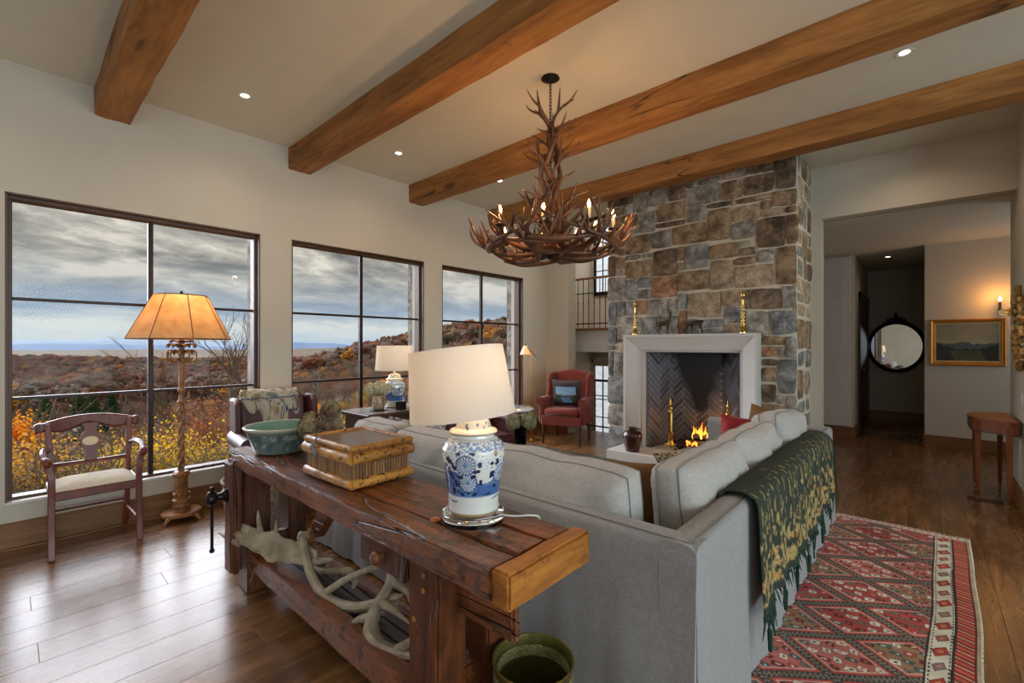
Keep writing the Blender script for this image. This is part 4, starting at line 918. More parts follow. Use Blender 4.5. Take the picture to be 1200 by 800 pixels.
# ================================================================ RUG
def kilim():
    X0, X1, Y0, Y1 = -.585, .232, 1.0, 4.63
    nx, ny = 300, 1150; x = np.linspace(0, 1, nx+1); y = np.linspace(0, 1, ny+1)
    U, V = np.meshgrid(x, y)
    wob = .012*np.sin(V*11+.6)+.006*np.sin(V*23)
    XR = .240+.032*((Y0+(Y1-Y0)*V)-4.5)+wob*.5
    XX = X0+(XR-X0)*U; YY = Y0+(Y1-Y0)*V
    sx = XX-(.032*(YY-4.5)+wob*.5)*np.clip((U-.1)*1.3, 0, 1)   # pattern space
    C = np.zeros((*XX.shape, 3)); A = lambda *c: np.array(srgb(*c))
    rng = np.random.RandomState(3); grain = rng.rand(*XX.shape)
    red, pink, dred, cream, black, grey, tan, rust, teal, white = A(176, 74, 68), A(196, 118, 110), A(124, 34, 40), A(218, 208, 190), A(40, 36, 38), A(112, 112, 104), A(150, 118, 88), A(178, 76, 44), A(70, 96, 96), A(220, 216, 206)
    # diamond lattice field
    px, py = .52, .365; a = (sx+.52)/px+(YY-3.607)/py; b = (sx+.52)/px-(YY-3.607)/py
    fa, fb = a-np.floor(a), b-np.floor(b); da = np.minimum(fa, 1-fa); db = np.minimum(fb, 1-fb); d = np.minimum(da, db)
    idx = (np.floor(a)*3+np.floor(b)*5).astype(int)
    C[:] = red
    m3 = (idx % 3) == 0; m4 = (idx % 4) == 1
    C[m3] = A(190, 108, 98); C[m4] = tan
    # motifs: small diamonds inside the cells
    ca, cb = fa-.5, fb-.5
    ja = .10*np.sin(sx*61+YY*17); jb = .10*np.sin(YY*53+sx*23); mot = ((ca*5+ja) % 1, (cb*5+jb) % 1)
    mm = np.abs(mot[0]-.5)+np.abs(mot[1]-.5); cell = (np.floor(ca*5+ja)*7+np.floor(cb*5+jb)*3+idx*5+np.floor(ca*5+ja)*np.floor(cb*5+jb)*3).astype(int)
    inner = d > .143
    for k, col in enumerate((dred, cream, red, white, grey, dred, teal, cream)):
        q = inner & (mm < .43) & ((cell % 8) == k); C[q] = col
        q = inner & (mm < .14) & ((cell % 8) == k); C[q] = (cream, dred, white, red, dred, tan, cream, black)[k]
    q = inner & (mm > .40) & (mm < .46); C[q] = A(92, 66, 60)
    C[(d > .125) & (d <= .143)] = cream*.9; C[(d > .078) & (d <= .125)] = A(196, 84, 74)
    # zig-zag bands between the cells
    al = np.where(da < db, b, a); bandm = d <= .078; zz_ = np.abs(((al*14) % 1)-.5)*2
    C[bandm] = grey*.8; C[bandm & (np.abs(zz_*.074-d) < .022)] = black; C[bandm & (np.abs(zz_*.074-d-.026) < .01)] = A(168, 150, 128)
    C[(d > .072) & (d <= .08)] = A(60, 40, 40)
    # borders on the right
    e1, e2 = .062, .150
    bc = (sx > e1) & (sx <= e2); C[bc] = A(212, 204, 184)
    t_ = (YY*7.2) % 1; s_ = (sx-e1)/(e2-e1); el = (np.abs(t_-.5)/.40+np.abs(s_-.5-.45*(t_-.5))/.36)**2*np.where(np.floor(YY*7.2) % 2 == 0, 1.0, 1.5)
    ki = np.floor(YY*7.2).astype(int)
    for k, col in enumerate((A(176, 54, 40), A(150, 90, 90), A(160, 60, 36), A(128, 110, 110))): C[bc & (el < 1) & (ki % 4 == k)] = col
    C[bc & (el < .2)] = A(190, 120, 90); C[bc & (np.abs(el-1.1) < .13)] = A(70, 60, 60)
    C[bc & ((np.abs(s_-.1) < .035) | (np.abs(s_-.9) < .035)) & (((YY*30) % 1) < .6)] = A(60, 70, 72)
    br = (sx > e2) & (sx <= .226); C[br] = A(160, 44, 40); t2 = (YY*14+sx*5) % 1; C[br & (t2 < .28)] = A(196, 98, 70); C[br & (t2 > .55) & (t2 < .7)] = A(190, 170, 140); C[br & (t2 > .8) & (t2 < .86)] = black
    s2 = (sx-e2)/(.226-e2); C[br & ((s2 < .1) | (s2 > .9))] = A(96, 26, 30)
    for e in (e1-.006, e2): C[np.abs(sx-e) < .004] = black
    C[sx > .226] = A(176, 160, 132)
    # end and left edge
    en = YY > 4.56; C[en] = A(186, 150, 140); q = ((sx*26) % 1 < .5) & (YY > 4.58); C[q & (YY < 4.61)] = A(210, 202, 190)
    C[sx < -.565] = A(196, 186, 168)
    C *= (.86+.28*grain)[..., None]; C *= (.95+.1*np.sin(YY*37+sx*5))[..., None]
    low = 1+.10*np.sin(sx*9+YY*3); C *= low[..., None]
    ZZ = .008+.0025*np.sin(YY*5+sx*8)+.004*np.clip(U-.97, 0, 1)+.0012*(grain-.5)
    vs = np.stack([XX, YY, ZZ], -1).reshape(-1, 3)
    me = bpy.data.meshes.new('kilim_weave'); n = (nx+1)*(ny+1); me.vertices.add(n); me.vertices.foreach_set('co', vs.astype(np.float32).ravel())
    i = np.arange(nx)[None, :]+np.arange(ny)[:, None]*(nx+1); q = np.stack([i, i+1, i+nx+2, i+nx+1], -1).reshape(-1, 4)
    me.loops.add(q.size); me.loops.foreach_set('vertex_index', q.ravel().astype(np.int32)); me.polygons.add(len(q))
    me.polygons.foreach_set('loop_start', (np.arange(len(q))*4).astype(np.int32)); me.update(calc_edges=True); me.validate()
    me.materials.append(painted('kilim_wool', .95, .5)); me.polygons.foreach_set('use_smooth', [True]*len(q))
    t = thing('kilim_rug', 'red and cream kilim rug with diamond pattern and fringed ends beside the sofa', 'rug', (0, 0, 0))
    o = bpy.data.objects.new('weave', me); COL.objects.link(o); o.parent = t; vcol(o, C.reshape(-1, 3))
    mb = MB(); r = random.Random(1)
    for k in range(220):
        xx = lerp(X0, .238, k/219); dx = r.uniform(-.012, .012); L = r.uniform(.015, .04)
        mb.tube([(xx, Y1-.003, .008), (xx+dx*.5, Y1+L*.5, .006), (xx+dx, Y1+L, .003)], .0016, 4, cap=False)
    for k in range(300):
        yy = lerp(Y0, Y1, k/299); xr = .240+.032*(yy-4.5)+(.012*math.sin((yy-Y0)/(Y1-Y0)*11+.6)+.006*math.sin((yy-Y0)/(Y1-Y0)*23))*.5
        mb.tube([(xr-.002, yy, .007), (xr+.006, yy+r.uniform(-.006, .006), .003)], .0022, 4, cap=False)
    o = mb.obj('fringe', mat('cream_wool_fringe', srgb(206, 196, 172), .95), t); o['kind'] = 'stuff'
kilim()
t = thing('hall_rug', 'small faded oriental rug on the hall floor before the round mirror', 'rug', (-.38, 10.2, 0))
MB().box(-.36, .34, -.62, .62, .001, .012).obj('pile', pattern_mat('faded_oriental', [srgb(96, 44, 36), srgb(128, 76, 58), srgb(150, 120, 92), srgb(70, 40, 40)], 7), t)
mb = MB()
for s_ in (-1, 1): mb.box(-.36, .34, s_*.64-.02, s_*.64+.02, .001, .006)
mb.obj('border', mat('rug_end', srgb(160, 140, 110), .95), t)

# ================================================================ WORKBENCH
M_BENCH = wood('old_workbench_wood', srgb(30, 16, 9), srgb(140, 78, 34), 'x', 1.6, .2, 1.3, .12, knots=.6, crack=1.0, coat=.15, wear=srgb(54, 32, 18), roughvar=.14, pit=1.2)
M_BENCHZ = wood('old_workbench_leg', srgb(28, 15, 9), srgb(112, 60, 30), 'z', 1.5, .34, 1.0, .12, knots=.4, crack=.8, wear=srgb(60, 34, 20))
M_BENCHY = wood('old_workbench_end', srgb(92, 50, 16), srgb(184, 118, 44), 'y', 1.6, .4, .7, .05, knots=.4, crack=.9, wear=srgb(120, 70, 26))
M_SHELF = wood('dark_shelf_board', srgb(16, 9, 6), srgb(46, 28, 18), 'x', 1.2, .5, .6, .1)
wb = thing('workbench', 'old dark wooden carpenter workbench used as a console behind the sofa', 'workbench', (0, 0, 0))
def rough_box(x0, x1, y0, y1, z0, z1, res=.05, amp=.004, seed=0, rnd_=.008):
    bm = bmesh.new(); bmesh.ops.create_cube(bm, size=1)
    for v in bm.verts: v.co = Vector((lerp(x0, x1, v.co.x+.5), lerp(y0, y1, v.co.y+.5), lerp(z0, z1, v.co.z+.5)))
    bmesh.ops.bevel(bm, geom=list(bm.edges), offset=rnd_, segments=2, affect='EDGES')
    for ax, (a, b) in enumerate(((x0, x1), (y0, y1), (z0, z1))):
        n = min(40, int((b-a)/res))
        for i in range(1, n):
            no = [0, 0, 0]; no[ax] = 1; co = [0, 0, 0]; co[ax] = a+(b-a)*i/n
            bmesh.ops.bisect_plane(bm, geom=bm.verts[:]+bm.edges[:]+bm.faces[:], plane_co=co, plane_no=no)
    for v in bm.verts:
        q = v.co*6+Vector((seed*5, 0, 0)); v.co += Vector((noise.noise(q), noise.noise(q+Vector((9, 0, 0))), noise.noise(q+Vector((0, 9, 0)))))*amp+Vector((noise.noise(q*4), noise.noise(q*4+Vector((5, 0, 0))), noise.noise(q*4+Vector((0, 7, 0)))))*amp*.5
    bm.verts.index_update(); mb = MB(); mb.add([v.co[:] for v in bm.verts], [[v.index for v in f.verts] for f in bm.faces]); bm.free(); return mb
rough_box(-3.01, -1.235, .974, 1.25, .712, .80, seed=1, amp=.005).obj('tabletop', M_BENCH, wb, smooth=True, ang=40)
rough_box(-3.01, -.862, .862, .976, .710, .80, seed=2, amp=.006).obj('front_beam', M_BENCH, wb, smooth=True, ang=40)
for i, (a, b) in enumerate(((.984, 1.112), (1.122, 1.25))):
    rough_box(-1.238, -.862, a, b, .712, .799, seed=3+i).obj('top_plank', M_BENCH, wb, smooth=True, ang=40)
MB().box(-1.24, -.87, .9, 1.24, .713, .76).obj('tray_bottom', M_BENCH, wb)
rough_box(-.866, -.800, .872, 1.262, .700, .803, seed=8, amp=.006).obj('end_block', M_BENCHY, wb, smooth=True, ang=40)
for x0 in (-2.975, -1.29):
    for y0, y1 in ((.905, 1.03), (1.13, 1.235)):
        rough_box(x0, x0+.155, y0, y1, 0, .714, seed=x0+y0, amp=.004).obj('leg', M_BENCHZ, wb, smooth=True, ang=40)
rough_box(-2.83, -1.28, .925, 1.0, .12, .235, seed=12, amp=.005).obj('front_rail', M_BENCH, wb, smooth=True, ang=40)
rough_box(-2.83, -1.28, 1.16, 1.22, .12, .225, seed=13, amp=.005).obj('back_rail', M_BENCH, wb, smooth=True, ang=40)
rough_box(-2.83, -1.28, 1.17, 1.21, .56, .705, seed=14, amp=.004).obj('back_apron', M_BENCH, wb, smooth=True, ang=40)
for i, (a, b) in enumerate(((1.0, 1.052), (1.056, 1.11), (1.114, 1.162))):
    rough_box(-2.82, -1.29, a, b, .185, .205, seed=15+i, amp=.002, rnd_=.003).obj('shelf_board', M_SHELF, wb)
rough_box(-1.15, -.885, .985, 1.02, .53, .71, seed=20, amp=.003).obj('end_apron', M_BENCH, wb, smooth=True, ang=40)
rough_box(-1.24, -1.17, 1.03, 1.14, .20, .30, seed=21).obj('end_stretcher', M_BENCH, wb, smooth=True, ang=40)
rough_box(-2.9, -2.84, 1.03, 1.14, .20, .30, seed=22).obj('end_stretcher', M_BENCH, wb, smooth=True, ang=40)
d_ = rough_box(-1.58, -1.295, .895, .915, .60, .708, seed=23, amp=.002, rnd_=.003).obj('drawer', M_BENCHZ, wb)
MB().box(-1.57, -1.3, .915, 1.16, .61, .7).obj('drawer_box', M_BENCH, wb)
MB().lathe([(.008, 0), (.008, .012), (.02, .018), (.024, .03), (.018, .042), (0, .046)], 14).xf(Matrix.Translation((-1.43, .895, .655)) @ Matrix.Rotation(PI/2, 4, 'X')).obj('knob', M_BENCH, d_, smooth=True)
mb = MB()   # diagonal brace seen under the top
mb.obox((-2.28, 1.12, .56), (.14, 0, .15), (0, .025, 0), (.03, 0, -.028)); mb.obj('brace', M_BENCH, wb)
# leg vise
v_ = rough_box(-2.985, -2.865, .835, .90, .11, .752, seed=24, amp=.004, rnd_=.018).obj('vise_jaw', M_BENCHZ, wb, smooth=True, ang=40)
M_IRON = mat('dark_forged_iron', srgb(40, 36, 36), .35, metal=.8, bump=.2)
hub = MB().lathe([(.036, 0), (.04, .012), (.028, .02), (.022, .03), (.022, .05), (.036, .058), (.04, .075), (.036, .092), (.02, .1), (0, .1)], 18).xf(Matrix.Translation((-2.93, .835, .555)) @ Matrix.Rotation(PI/2, 4, 'X')).obj('screw_hub', M_IRON, v_, smooth=True)
MB().tube([(-2.93, .762, .60), (-2.93, .762, .27)], .008, 10).ball((-2.93, .762, .605), .015, 10).ball((-2.93, .762, .265), .014, 10).obj('handle_bar', M_IRON, v_, smooth=True)
for (bx, by, bz) in ((-1.20, .90, .66), (-1.20, .90, .61), (-1.25, .90, .5)):
    MB().lathe([(.0, .004), (.008, .004), (.009, 0)], 10).xf(Matrix.Translation((bx, by, bz)) @ Matrix.Rotation(PI/2, 4, 'X')).obj('peg', M_BENCHY, wb)

# ---- things on the bench
def antler_mesh(curves, mname='bone', sub=7):
    mb = MB()
    for pts, rads, fl in curves:
        P = bez(pts, sub); n = len(P)-1
        R_ = [float(np.interp(i/n, np.linspace(0, 1, len(rads)), rads)) for i in range(n+1)]
        mb.tube(P, R_, 9, flat=fl)
    return mb
M_BONE = mat('weathered_antler', srgb(128, 112, 88), .6, var=.2, vscale=12, bump=.5, bscale=40, col2=srgb(172, 158, 134))
# moose palm at the left of the shelf
mb = MB()
def palm(u, v):
    a = 2*u-1; wv = (.058+.008*math.sin(v*17)+.006*math.sin(v*31))*math.sin(PI*min(1, v*.8+.14))**.8
    x = -2.88+.62*v-a*.02; y = .875+.17*v+a*wv*.35; z = .325+.0*v+.03*a*a+a*wv-.03*math.sin(v*3)
    return (x, y, z)
mb.grid(palm, 10, 18)
o = mb.obj('shed_antler', M_BONE, None, smooth=True); mm = o.modifiers.new('t', 'SOLIDIFY'); mm.thickness = .009; mm.offset = 0
an = thing('shed_antler', 'broad flat palmate antler on the left of the bench shelf', 'antler', (0, 0, 0)); o.name = 'palm'; o.parent = an
antler_mesh([([(-2.82, .885, .33), (-2.92, .86, .35), (-3.02, .84, .37)], [.022, .016, .004], None), ([(-2.84, .87, .30), (-2.95, .85, .30), (-3.05, .83, .31)], [.022, .016, .004], None), ([(-2.72, .94, .37), (-2.78, .95, .42), (-2.79, .95, .47)], [.018, .012, .004], None),
             ([(-2.60, .98, .37), (-2.64, .99, .41), (-2.63, .99, .45)], [.014, .009, .003], None), ([(-2.80, .885, .315), (-2.90, .865, .325), (-3.0, .85, .335)], [.018, .012, .004], None), ([(-2.44, 1.02, .35), (-2.38, 1.04, .41), (-2.33, 1.04, .47)], [.02, .013, .003], None), ([(-2.3, 1.04, .31), (-2.22, 1.06, .33), (-2.14, 1.06, .36)], [.024, .016, .006], None)]).obj('tine', M_BONE, an, smooth=True)
def antler(label, curves):
    o = antler_mesh(curves).obj('shed_antler', M_BONE, None, smooth=True); tag(o, label, 'antler', 'shed antlers on the bench shelf'); return o
antler('long curved antler with a knobbed end standing in the middle of the bench shelf', [([(-2.38, 1.02, .42), (-2.33, 1.01, .36), (-2.22, 1.0, .27), (-2.06, 1.0, .225), (-1.86, 1.03, .25), (-1.68, 1.08, .33), (-1.60, 1.1, .37)], [.026, .02, .021, .023, .021, .017, .006], None),
    ([(-2.1, 1.0, .23), (-2.02, 1.06, .30), (-1.88, 1.12, .38), (-1.76, 1.14, .42)], [.018, .016, .013, .004], None), ([(-2.40, 1.02, .425), (-2.36, 1.02, .42)], [.016, .032], None), ([(-1.93, 1.02, .235), (-1.86, 1.06, .222), (-1.74, 1.1, .235)], [.016, .016, .008], None)])
antler('short curved antler lying between the palmate one and the long curved one', [([(-2.42, 1.1, .222), (-2.32, 1.09, .235), (-2.2, 1.1, .27), (-2.08, 1.12, .30), (-2.03, 1.12, .27), (-2.03, 1.11, .24)], [.006, .014, .017, .018, .017, .008], None), ([(-2.28, 1.1, .25), (-2.24, 1.1, .32), (-2.21, 1.1, .35)], [.014, .008, .003], None)])
o = antler('pale branching antler with wide flat beam beside the near bench leg', [([(-1.66, 1.1, .47), (-1.66, 1.07, .40), (-1.70, 1.03, .30), (-1.68, 1.0, .235), (-1.60, .985, .222), (-1.50, 1.0, .225), (-1.38, 1.02, .25)], [.032, .022, .026, .038, .036, .026, .02], .7),
    ([(-1.69, 1.03, .27), (-1.76, 1.0, .25), (-1.80, .97, .22)], [.024, .016, .01], None), ([(-1.67, 1.05, .33), (-1.58, 1.05, .33), (-1.50, 1.06, .31)], [.02, .013, .003], None), ([(-1.66, 1.08, .42), (-1.58, 1.1, .39), (-1.53, 1.1, .33)], [.018, .011, .003], None), ([(-1.5, 1.0, .23), (-1.44, 1.06, .27), (-1.36, 1.08, .26)], [.024, .016, .006], None)])
# bowl
def painted_vessel(prof, n, colfn, name, parent, mtl, smooth=True):
    mb = MB().lathe(prof, n, cap=False); o = mb.obj(name, mtl, parent, smooth=True, ang=60)
    C = []
    for v in o.data.vertices: C.append(colfn(math.atan2(v.co.y, v.co.x), v.co.z, math.hypot(v.co.x, v.co.y)))
    vcol(o, C); return o
def dens(prof, k):
    out = []
    for (a, b), (c, d) in zip(prof, prof[1:]):
        n = max(1, int(math.hypot(c-a, d-b)/k)); out += [(lerp(a, c, i/n), lerp(b, d, i/n)) for i in range(n)]
    return out+[prof[-1]]
t = thing('ceramic_bowl', 'large celadon green glazed bowl with leaf scrolls on the far end of the workbench', 'bowl', (-2.735, 1.055, .803))
cel = np.array(srgb(98, 114, 110)); cel2 = np.array(srgb(70, 88, 98)); cel3 = np.array(srgb(148, 158, 146)); crm = np.array(srgb(176, 178, 160)); inn = np.array(srgb(120, 158, 142))
def bowlc(a, z, r):
    q = noise.noise(Vector((a*2, z*20, 0)))
    if z > .128: return crm*(1+.06*q)
    sw = math.sin(a*7+2.2*math.sin(z*44)); leaf = noise.noise(Vector((math.cos(a)*5, math.sin(a)*5, z*26)))
    if .02 < z < .115:
        if abs(sw) < .16: return cel2
        if leaf > .22: return cel3
        if leaf < -.3: return cel2*1.1
    return cel*(1+.12*q)
m_ = painted('celadon_glaze', .22, 0, coat=.6)
painted_vessel(dens([(.12, 0), (.138, .004), (.15, .04), (.17, .10), (.182, .128), (.192, .134), (.194, .142), (.188, .147), (.178, .144)], .004), 180, bowlc, 'outer_wall', t, m_)
MB().lathe([(.178, .144), (.172, .13), (.155, .07), (.135, .025), (.11, .016), (0, .014)], 48, cap=False).obj('inner_glaze', mat('green_glaze', tuple(inn), .2, coat=.5), t, smooth=True)
# dried hydrangeas in the bowl
M_HYD = mat('dried_hydrangea_petals', srgb(96, 66, 56), .9, var=.5, vscale=16, col2=srgb(158, 146, 112))
def hydrangea_head(mb, c, r, n, rr, mi=0, ps=.009):
    c = Vector(c)
    for i in range(n):
        z = 1-2*(i+.5)/n; a = i*2.39996; s = math.sqrt(1-z*z); d = Vector((s*math.cos(a), s*math.sin(a), z))
        p = c+Vector((d.x*r[0], d.y*r[1], d.z*r[2]))*(rr.uniform(.86, 1.06)); u = d.orthogonal().normalized(); w_ = d.cross(u)
        th = rr.random()*6; u2 = (u*math.cos(th)+w_*math.sin(th)); w2 = d.cross(u2); k = ps*rr.uniform(.7, 1.3); q = d*k*.5
        mb.add([p, p+u2*k+q, p+(u2+w2)*k*.75+q*.6, p+w2*k+q, p-u2*k+q, p-(u2+w2)*k*.75+q*.6, p-w2*k+q], [(0, 1, 2), (0, 2, 3), (0, 4, 5), (0, 5, 6), (0, 3, 4), (0, 6, 1)], mi)
def hyd_bunch(name, label, loc, heads, mt, foot, ps=.009, n=420, leaves=False):
    t = thing(name, label, 'flowers', loc); rr = random.Random(4); M_STEM = M_STEM_
    for c, r in heads:
        mb = MB(); mb.ball(c, [q*.86 for q in r], 10); hydrangea_head(mb, c, r, n, rr, 0, ps); mb.obj('flower_head', mt, t)
        mb = MB(); mb.tube(bez([c, ((c[0]+foot[0])/2, (c[1]+foot[1])/2, (c[2]+foot[2])/2+.01), foot], 4), .004, 5); mb.obj('stem', M_STEM, t)
    return t
M_STEM_ = mat('dry_stem', srgb(84, 72, 44), .8)
hyd_bunch('dried_hydrangea', 'bunch of dried brown and sage hydrangea heads propped in the celadon bowl', (-2.70, 1.06, .82),
    [((.165, .08, .145), (.062, .06, .058)), ((.22, .05, .13), (.055, .055, .05)), ((.29, .12, .15), (.068, .06, .07)), ((.325, .11, .225), (.045, .045, .05))], M_HYD, (-.06, -.02, .0), ps=.014, n=520)
# bamboo box
M_BAM = mat('burnt_bamboo', srgb(176, 116, 42), .35, var=.2, vscale=10, coat=.3)
def burnt():
    m = bpy.data.materials.new('burnt_bamboo_pole'); m.use_nodes = True; t = NT(m.node_tree); b = t.n['Principled BSDF']
    tc = t.add('ShaderNodeTexCoord').outputs['Object']; n_ = t.noise(tc, 42, 3, .6, 1.2); n2 = t.noise(tc, 6, 2)
    c = t.ramp(n2, [(.35, srgb(150, 94, 34)), (.65, srgb(196, 140, 62))]); c = t.mix(t.ramp(n_, [(.56, 0), (.60, .95)]), c, srgb(46, 24, 12))
    t.l.new(c, b.inputs['Base Color']); b.inputs['Roughness'].default_value = .35; b.inputs['Coat Weight'].default_value = .3; return m
M_BURN = burnt(); M_SPL = wood('split_bamboo_side', srgb(78, 50, 28), srgb(164, 124, 76), 'z', 3, .5, .4, .25)
M_BTOP = wood('woven_bamboo_lid', srgb(76, 54, 40), srgb(132, 104, 78), 'y', 3, .35, .3, .1, crack=.5, coat=.3)
bx = thing('bamboo_box', 'burnt bamboo box with slatted sides, lid and cloth tie in the middle of the workbench', 'box', (-1.955, 1.095, .802), .03)
hw, hd = .195, .145
def pole(a, b, r, nm='bamboo_pole', par=None, m=None):
    A, B = Vector(a), Vector(b); L = (B-A).length; n = 16; pts = []; rr_ = []
    for i in range(n+1):
        u = i/n; pts.append(A.lerp(B, u)); k = 1.0
        if min(abs(u-.33), abs(u-.7)) < .035: k = 1.12
        rr_.append(r*k*(1+.05*noise.noise(Vector((u*5, a[0]*9, a[2]*9)))))
    return MB().tube(pts, rr_, 10).obj(nm, m or M_BURN, par or bx, smooth=True, ang=60)
for z, r, ex in ((.022, .021, .008), (.128, .026, .01)):
    pole((-hw-ex, -hd, z), (hw+ex*.3, -hd, z), r); pole((-hw-ex, hd, z), (hw+ex*.3, hd, z), r)
    pole((hw, -hd-ex*.3, z), (hw, hd+ex, z), r); pole((-hw, -hd-ex*.3, z), (-hw, hd+ex, z), r)
for i in range(30):
    x_ = -hw+.012+(2*hw-.024)*i/29
    for s_ in (-1, 1): MB().tube([(x_, s_*(hd-.004), .03), (x_, s_*(hd-.004), .12)], .0072, 6).obj('slat', M_SPL, bx, smooth=True)
for i in range(20):
    y_ = -hd+.012+(2*hd-.024)*i/19
    for s_ in (-1, 1): MB().tube([(s_*(hw-.004), y_, .03), (s_*(hw-.004), y_, .12)], .0072, 6).obj('slat', M_SPL, bx, smooth=True)
MB().box(-hw, hw, -hd, hd, .004, .016).box(-hw+.01, hw-.01, -hd+.01, hd-.01, .03, .12).obj('inner_box', MD, bx)
lid = MB().box(-hw-.005, hw+.005, -hd-.005, hd+.005, .148, .166, ch=.004).obj('lid', M_BTOP, bx)
for a, b in (((-hw-.01, -hd, .168), (hw+.01, -hd, .168)), ((-hw-.01, hd, .168), (hw+.01, hd, .168)), ((hw, -hd-.01, .168), (hw, hd+.01, .168)), ((-hw, -hd-.01, .168), (-hw, hd+.01, .168))): pole(a, b, .014, 'lid_pole', lid)
for i in range(9):
    x_ = -hw+.03+(2*hw-.06)*i/8; MB().box(x_-.0235, x_+.0235, -hd+.012, hd-.012, .166, .171, ch=.002).obj('lid_slat', M_BTOP, lid)
M_TIE = mat('silver_grey_tie', srgb(120, 120, 128), .5, var=.2)
mb = MB(); xx = -.09
mb.tube(bez([(xx, -hd-.02, .10), (xx, -hd-.026, .135), (xx, -hd-.02, .165), (xx, -hd+.01, .186)], 5), .008, 6, flat=.4).tube(bez([(xx-.01, -hd-.024, .15), (xx+.03, -hd-.035, .13), (xx+.02, -hd-.03, .10)], 5), .006, 6, flat=.4).ball((xx, -hd-.03, .145), .012, 8)
mb.obj('tie', M_TIE, bx, smooth=True)
# ---- blue and white jar lamp
def jar_colors(R0, H_, seed=0):
    wht = np.array(srgb(206, 208, 202)); blu = np.array(srgb(36, 66, 120)); mid = np.array(srgb(86, 122, 164)); nav = np.array(srgb(24, 38, 84)); brn = np.array(srgb(150, 128, 92))
    fl = [(-1.0, .178), (-.95, .118), (-2.3, .15), (.3, .14), (1.7, .16), (2.8, .15)]   # chrysanthemums (angle, height)
    fl = [(a, h*H_/.27) for a, h in fl]
    rr = random.Random(seed); lv = [(rr.uniform(-PI, PI), rr.uniform(.06, .20)*H_/.27, rr.uniform(.006, .010)) for _ in range(70)]
    def f(a, z, r):
        v = z/H_; q = noise.noise(Vector((math.cos(a)*3, math.sin(a)*3, z*30+seed))); c = wht*(1+.04*q)
        if v < .04: return brn
        if v > .93: return wht*.97
        if v > .82: 
            return mid*1.15 if noise.noise(Vector((a*9, z*220, 4))) > -.05 else wht
        if .27 < v < .50+.06*math.sin(a*3+seed)+.05*q:
            c = (blu*(1+.6*q)+mid*.25) if q > -.12 else mid*(1+.3*q)
        elif v <= .27:
            if abs(v-.2-.02*math.sin(a*5)) < .008 and math.sin(a*2.3+seed) > 0: c = blu
            return c if v < .25 else mid
        for fa, fz in fl:
            da = (a-fa+PI) % (2*PI)-PI; dx = da*R0; dz = z-fz; d = math.hypot(dx, dz); th = math.atan2(dz, dx)
            if d < .034*H_/.27:
                k = d/(.034*H_/.27)
                if k < .2: return mid
                return (mid*(.9+.5*q) if math.sin(th*17+k*2) > -.1 else wht*.86) if k < .9+.1*q else blu*.9
            if d < .052*H_/.27 and d > .040*H_/.27 and math.sin(th*6+fa*5) > .35: return nav
        for la, lz, lr in lv:
            da = ((a-la+PI) % (2*PI)-PI)*R0
            if (da/1.4)**2+(z-lz)**2 < lr*lr*.6: return nav if rr else nav
        if v > .6 and noise.noise(Vector((a*16, z*150, 7+seed))) > .34: return mid*.9
        return c
    return f
M_PORC = painted('blue_white_porcelain', .16, 0, coat=.8)
M_ACR = mat('clear_acrylic', (1, 1, 1), .03, trans=1.0, ior=1.45)
def shade_mat(name, col, e, estr, trans=.35):
    m = bpy.data.materials.new(name); m.use_nodes = True; t = NT(m.node_tree); t.n.clear()
    tc = t.add('ShaderNodeTexCoord').outputs['Object']
    wv = t.noise(t.mapping(tc, (200, 200, 200)), 3, 2); c = t.ramp(wv, [(.3, tuple(x*.94 for x in col)), (.7, col)])
    d = t.add('ShaderNodeBsdfDiffuse', {'Color': c}); tr = t.add('ShaderNodeBsdfTranslucent', {'Color': c}); mx = t.add('ShaderNodeMixShader', {0: trans})
    o = t.add('ShaderNodeOutputMaterial'); t.l.new(d.outputs[0], mx.inputs[1]); t.l.new(tr.outputs[0], mx.inputs[2]); t.l.new(mx.outputs[0], o.inputs[0]); return m
M_SHADE = shade_mat('cream_linen_shade', srgb(232, 226, 216), None, 0, .45)
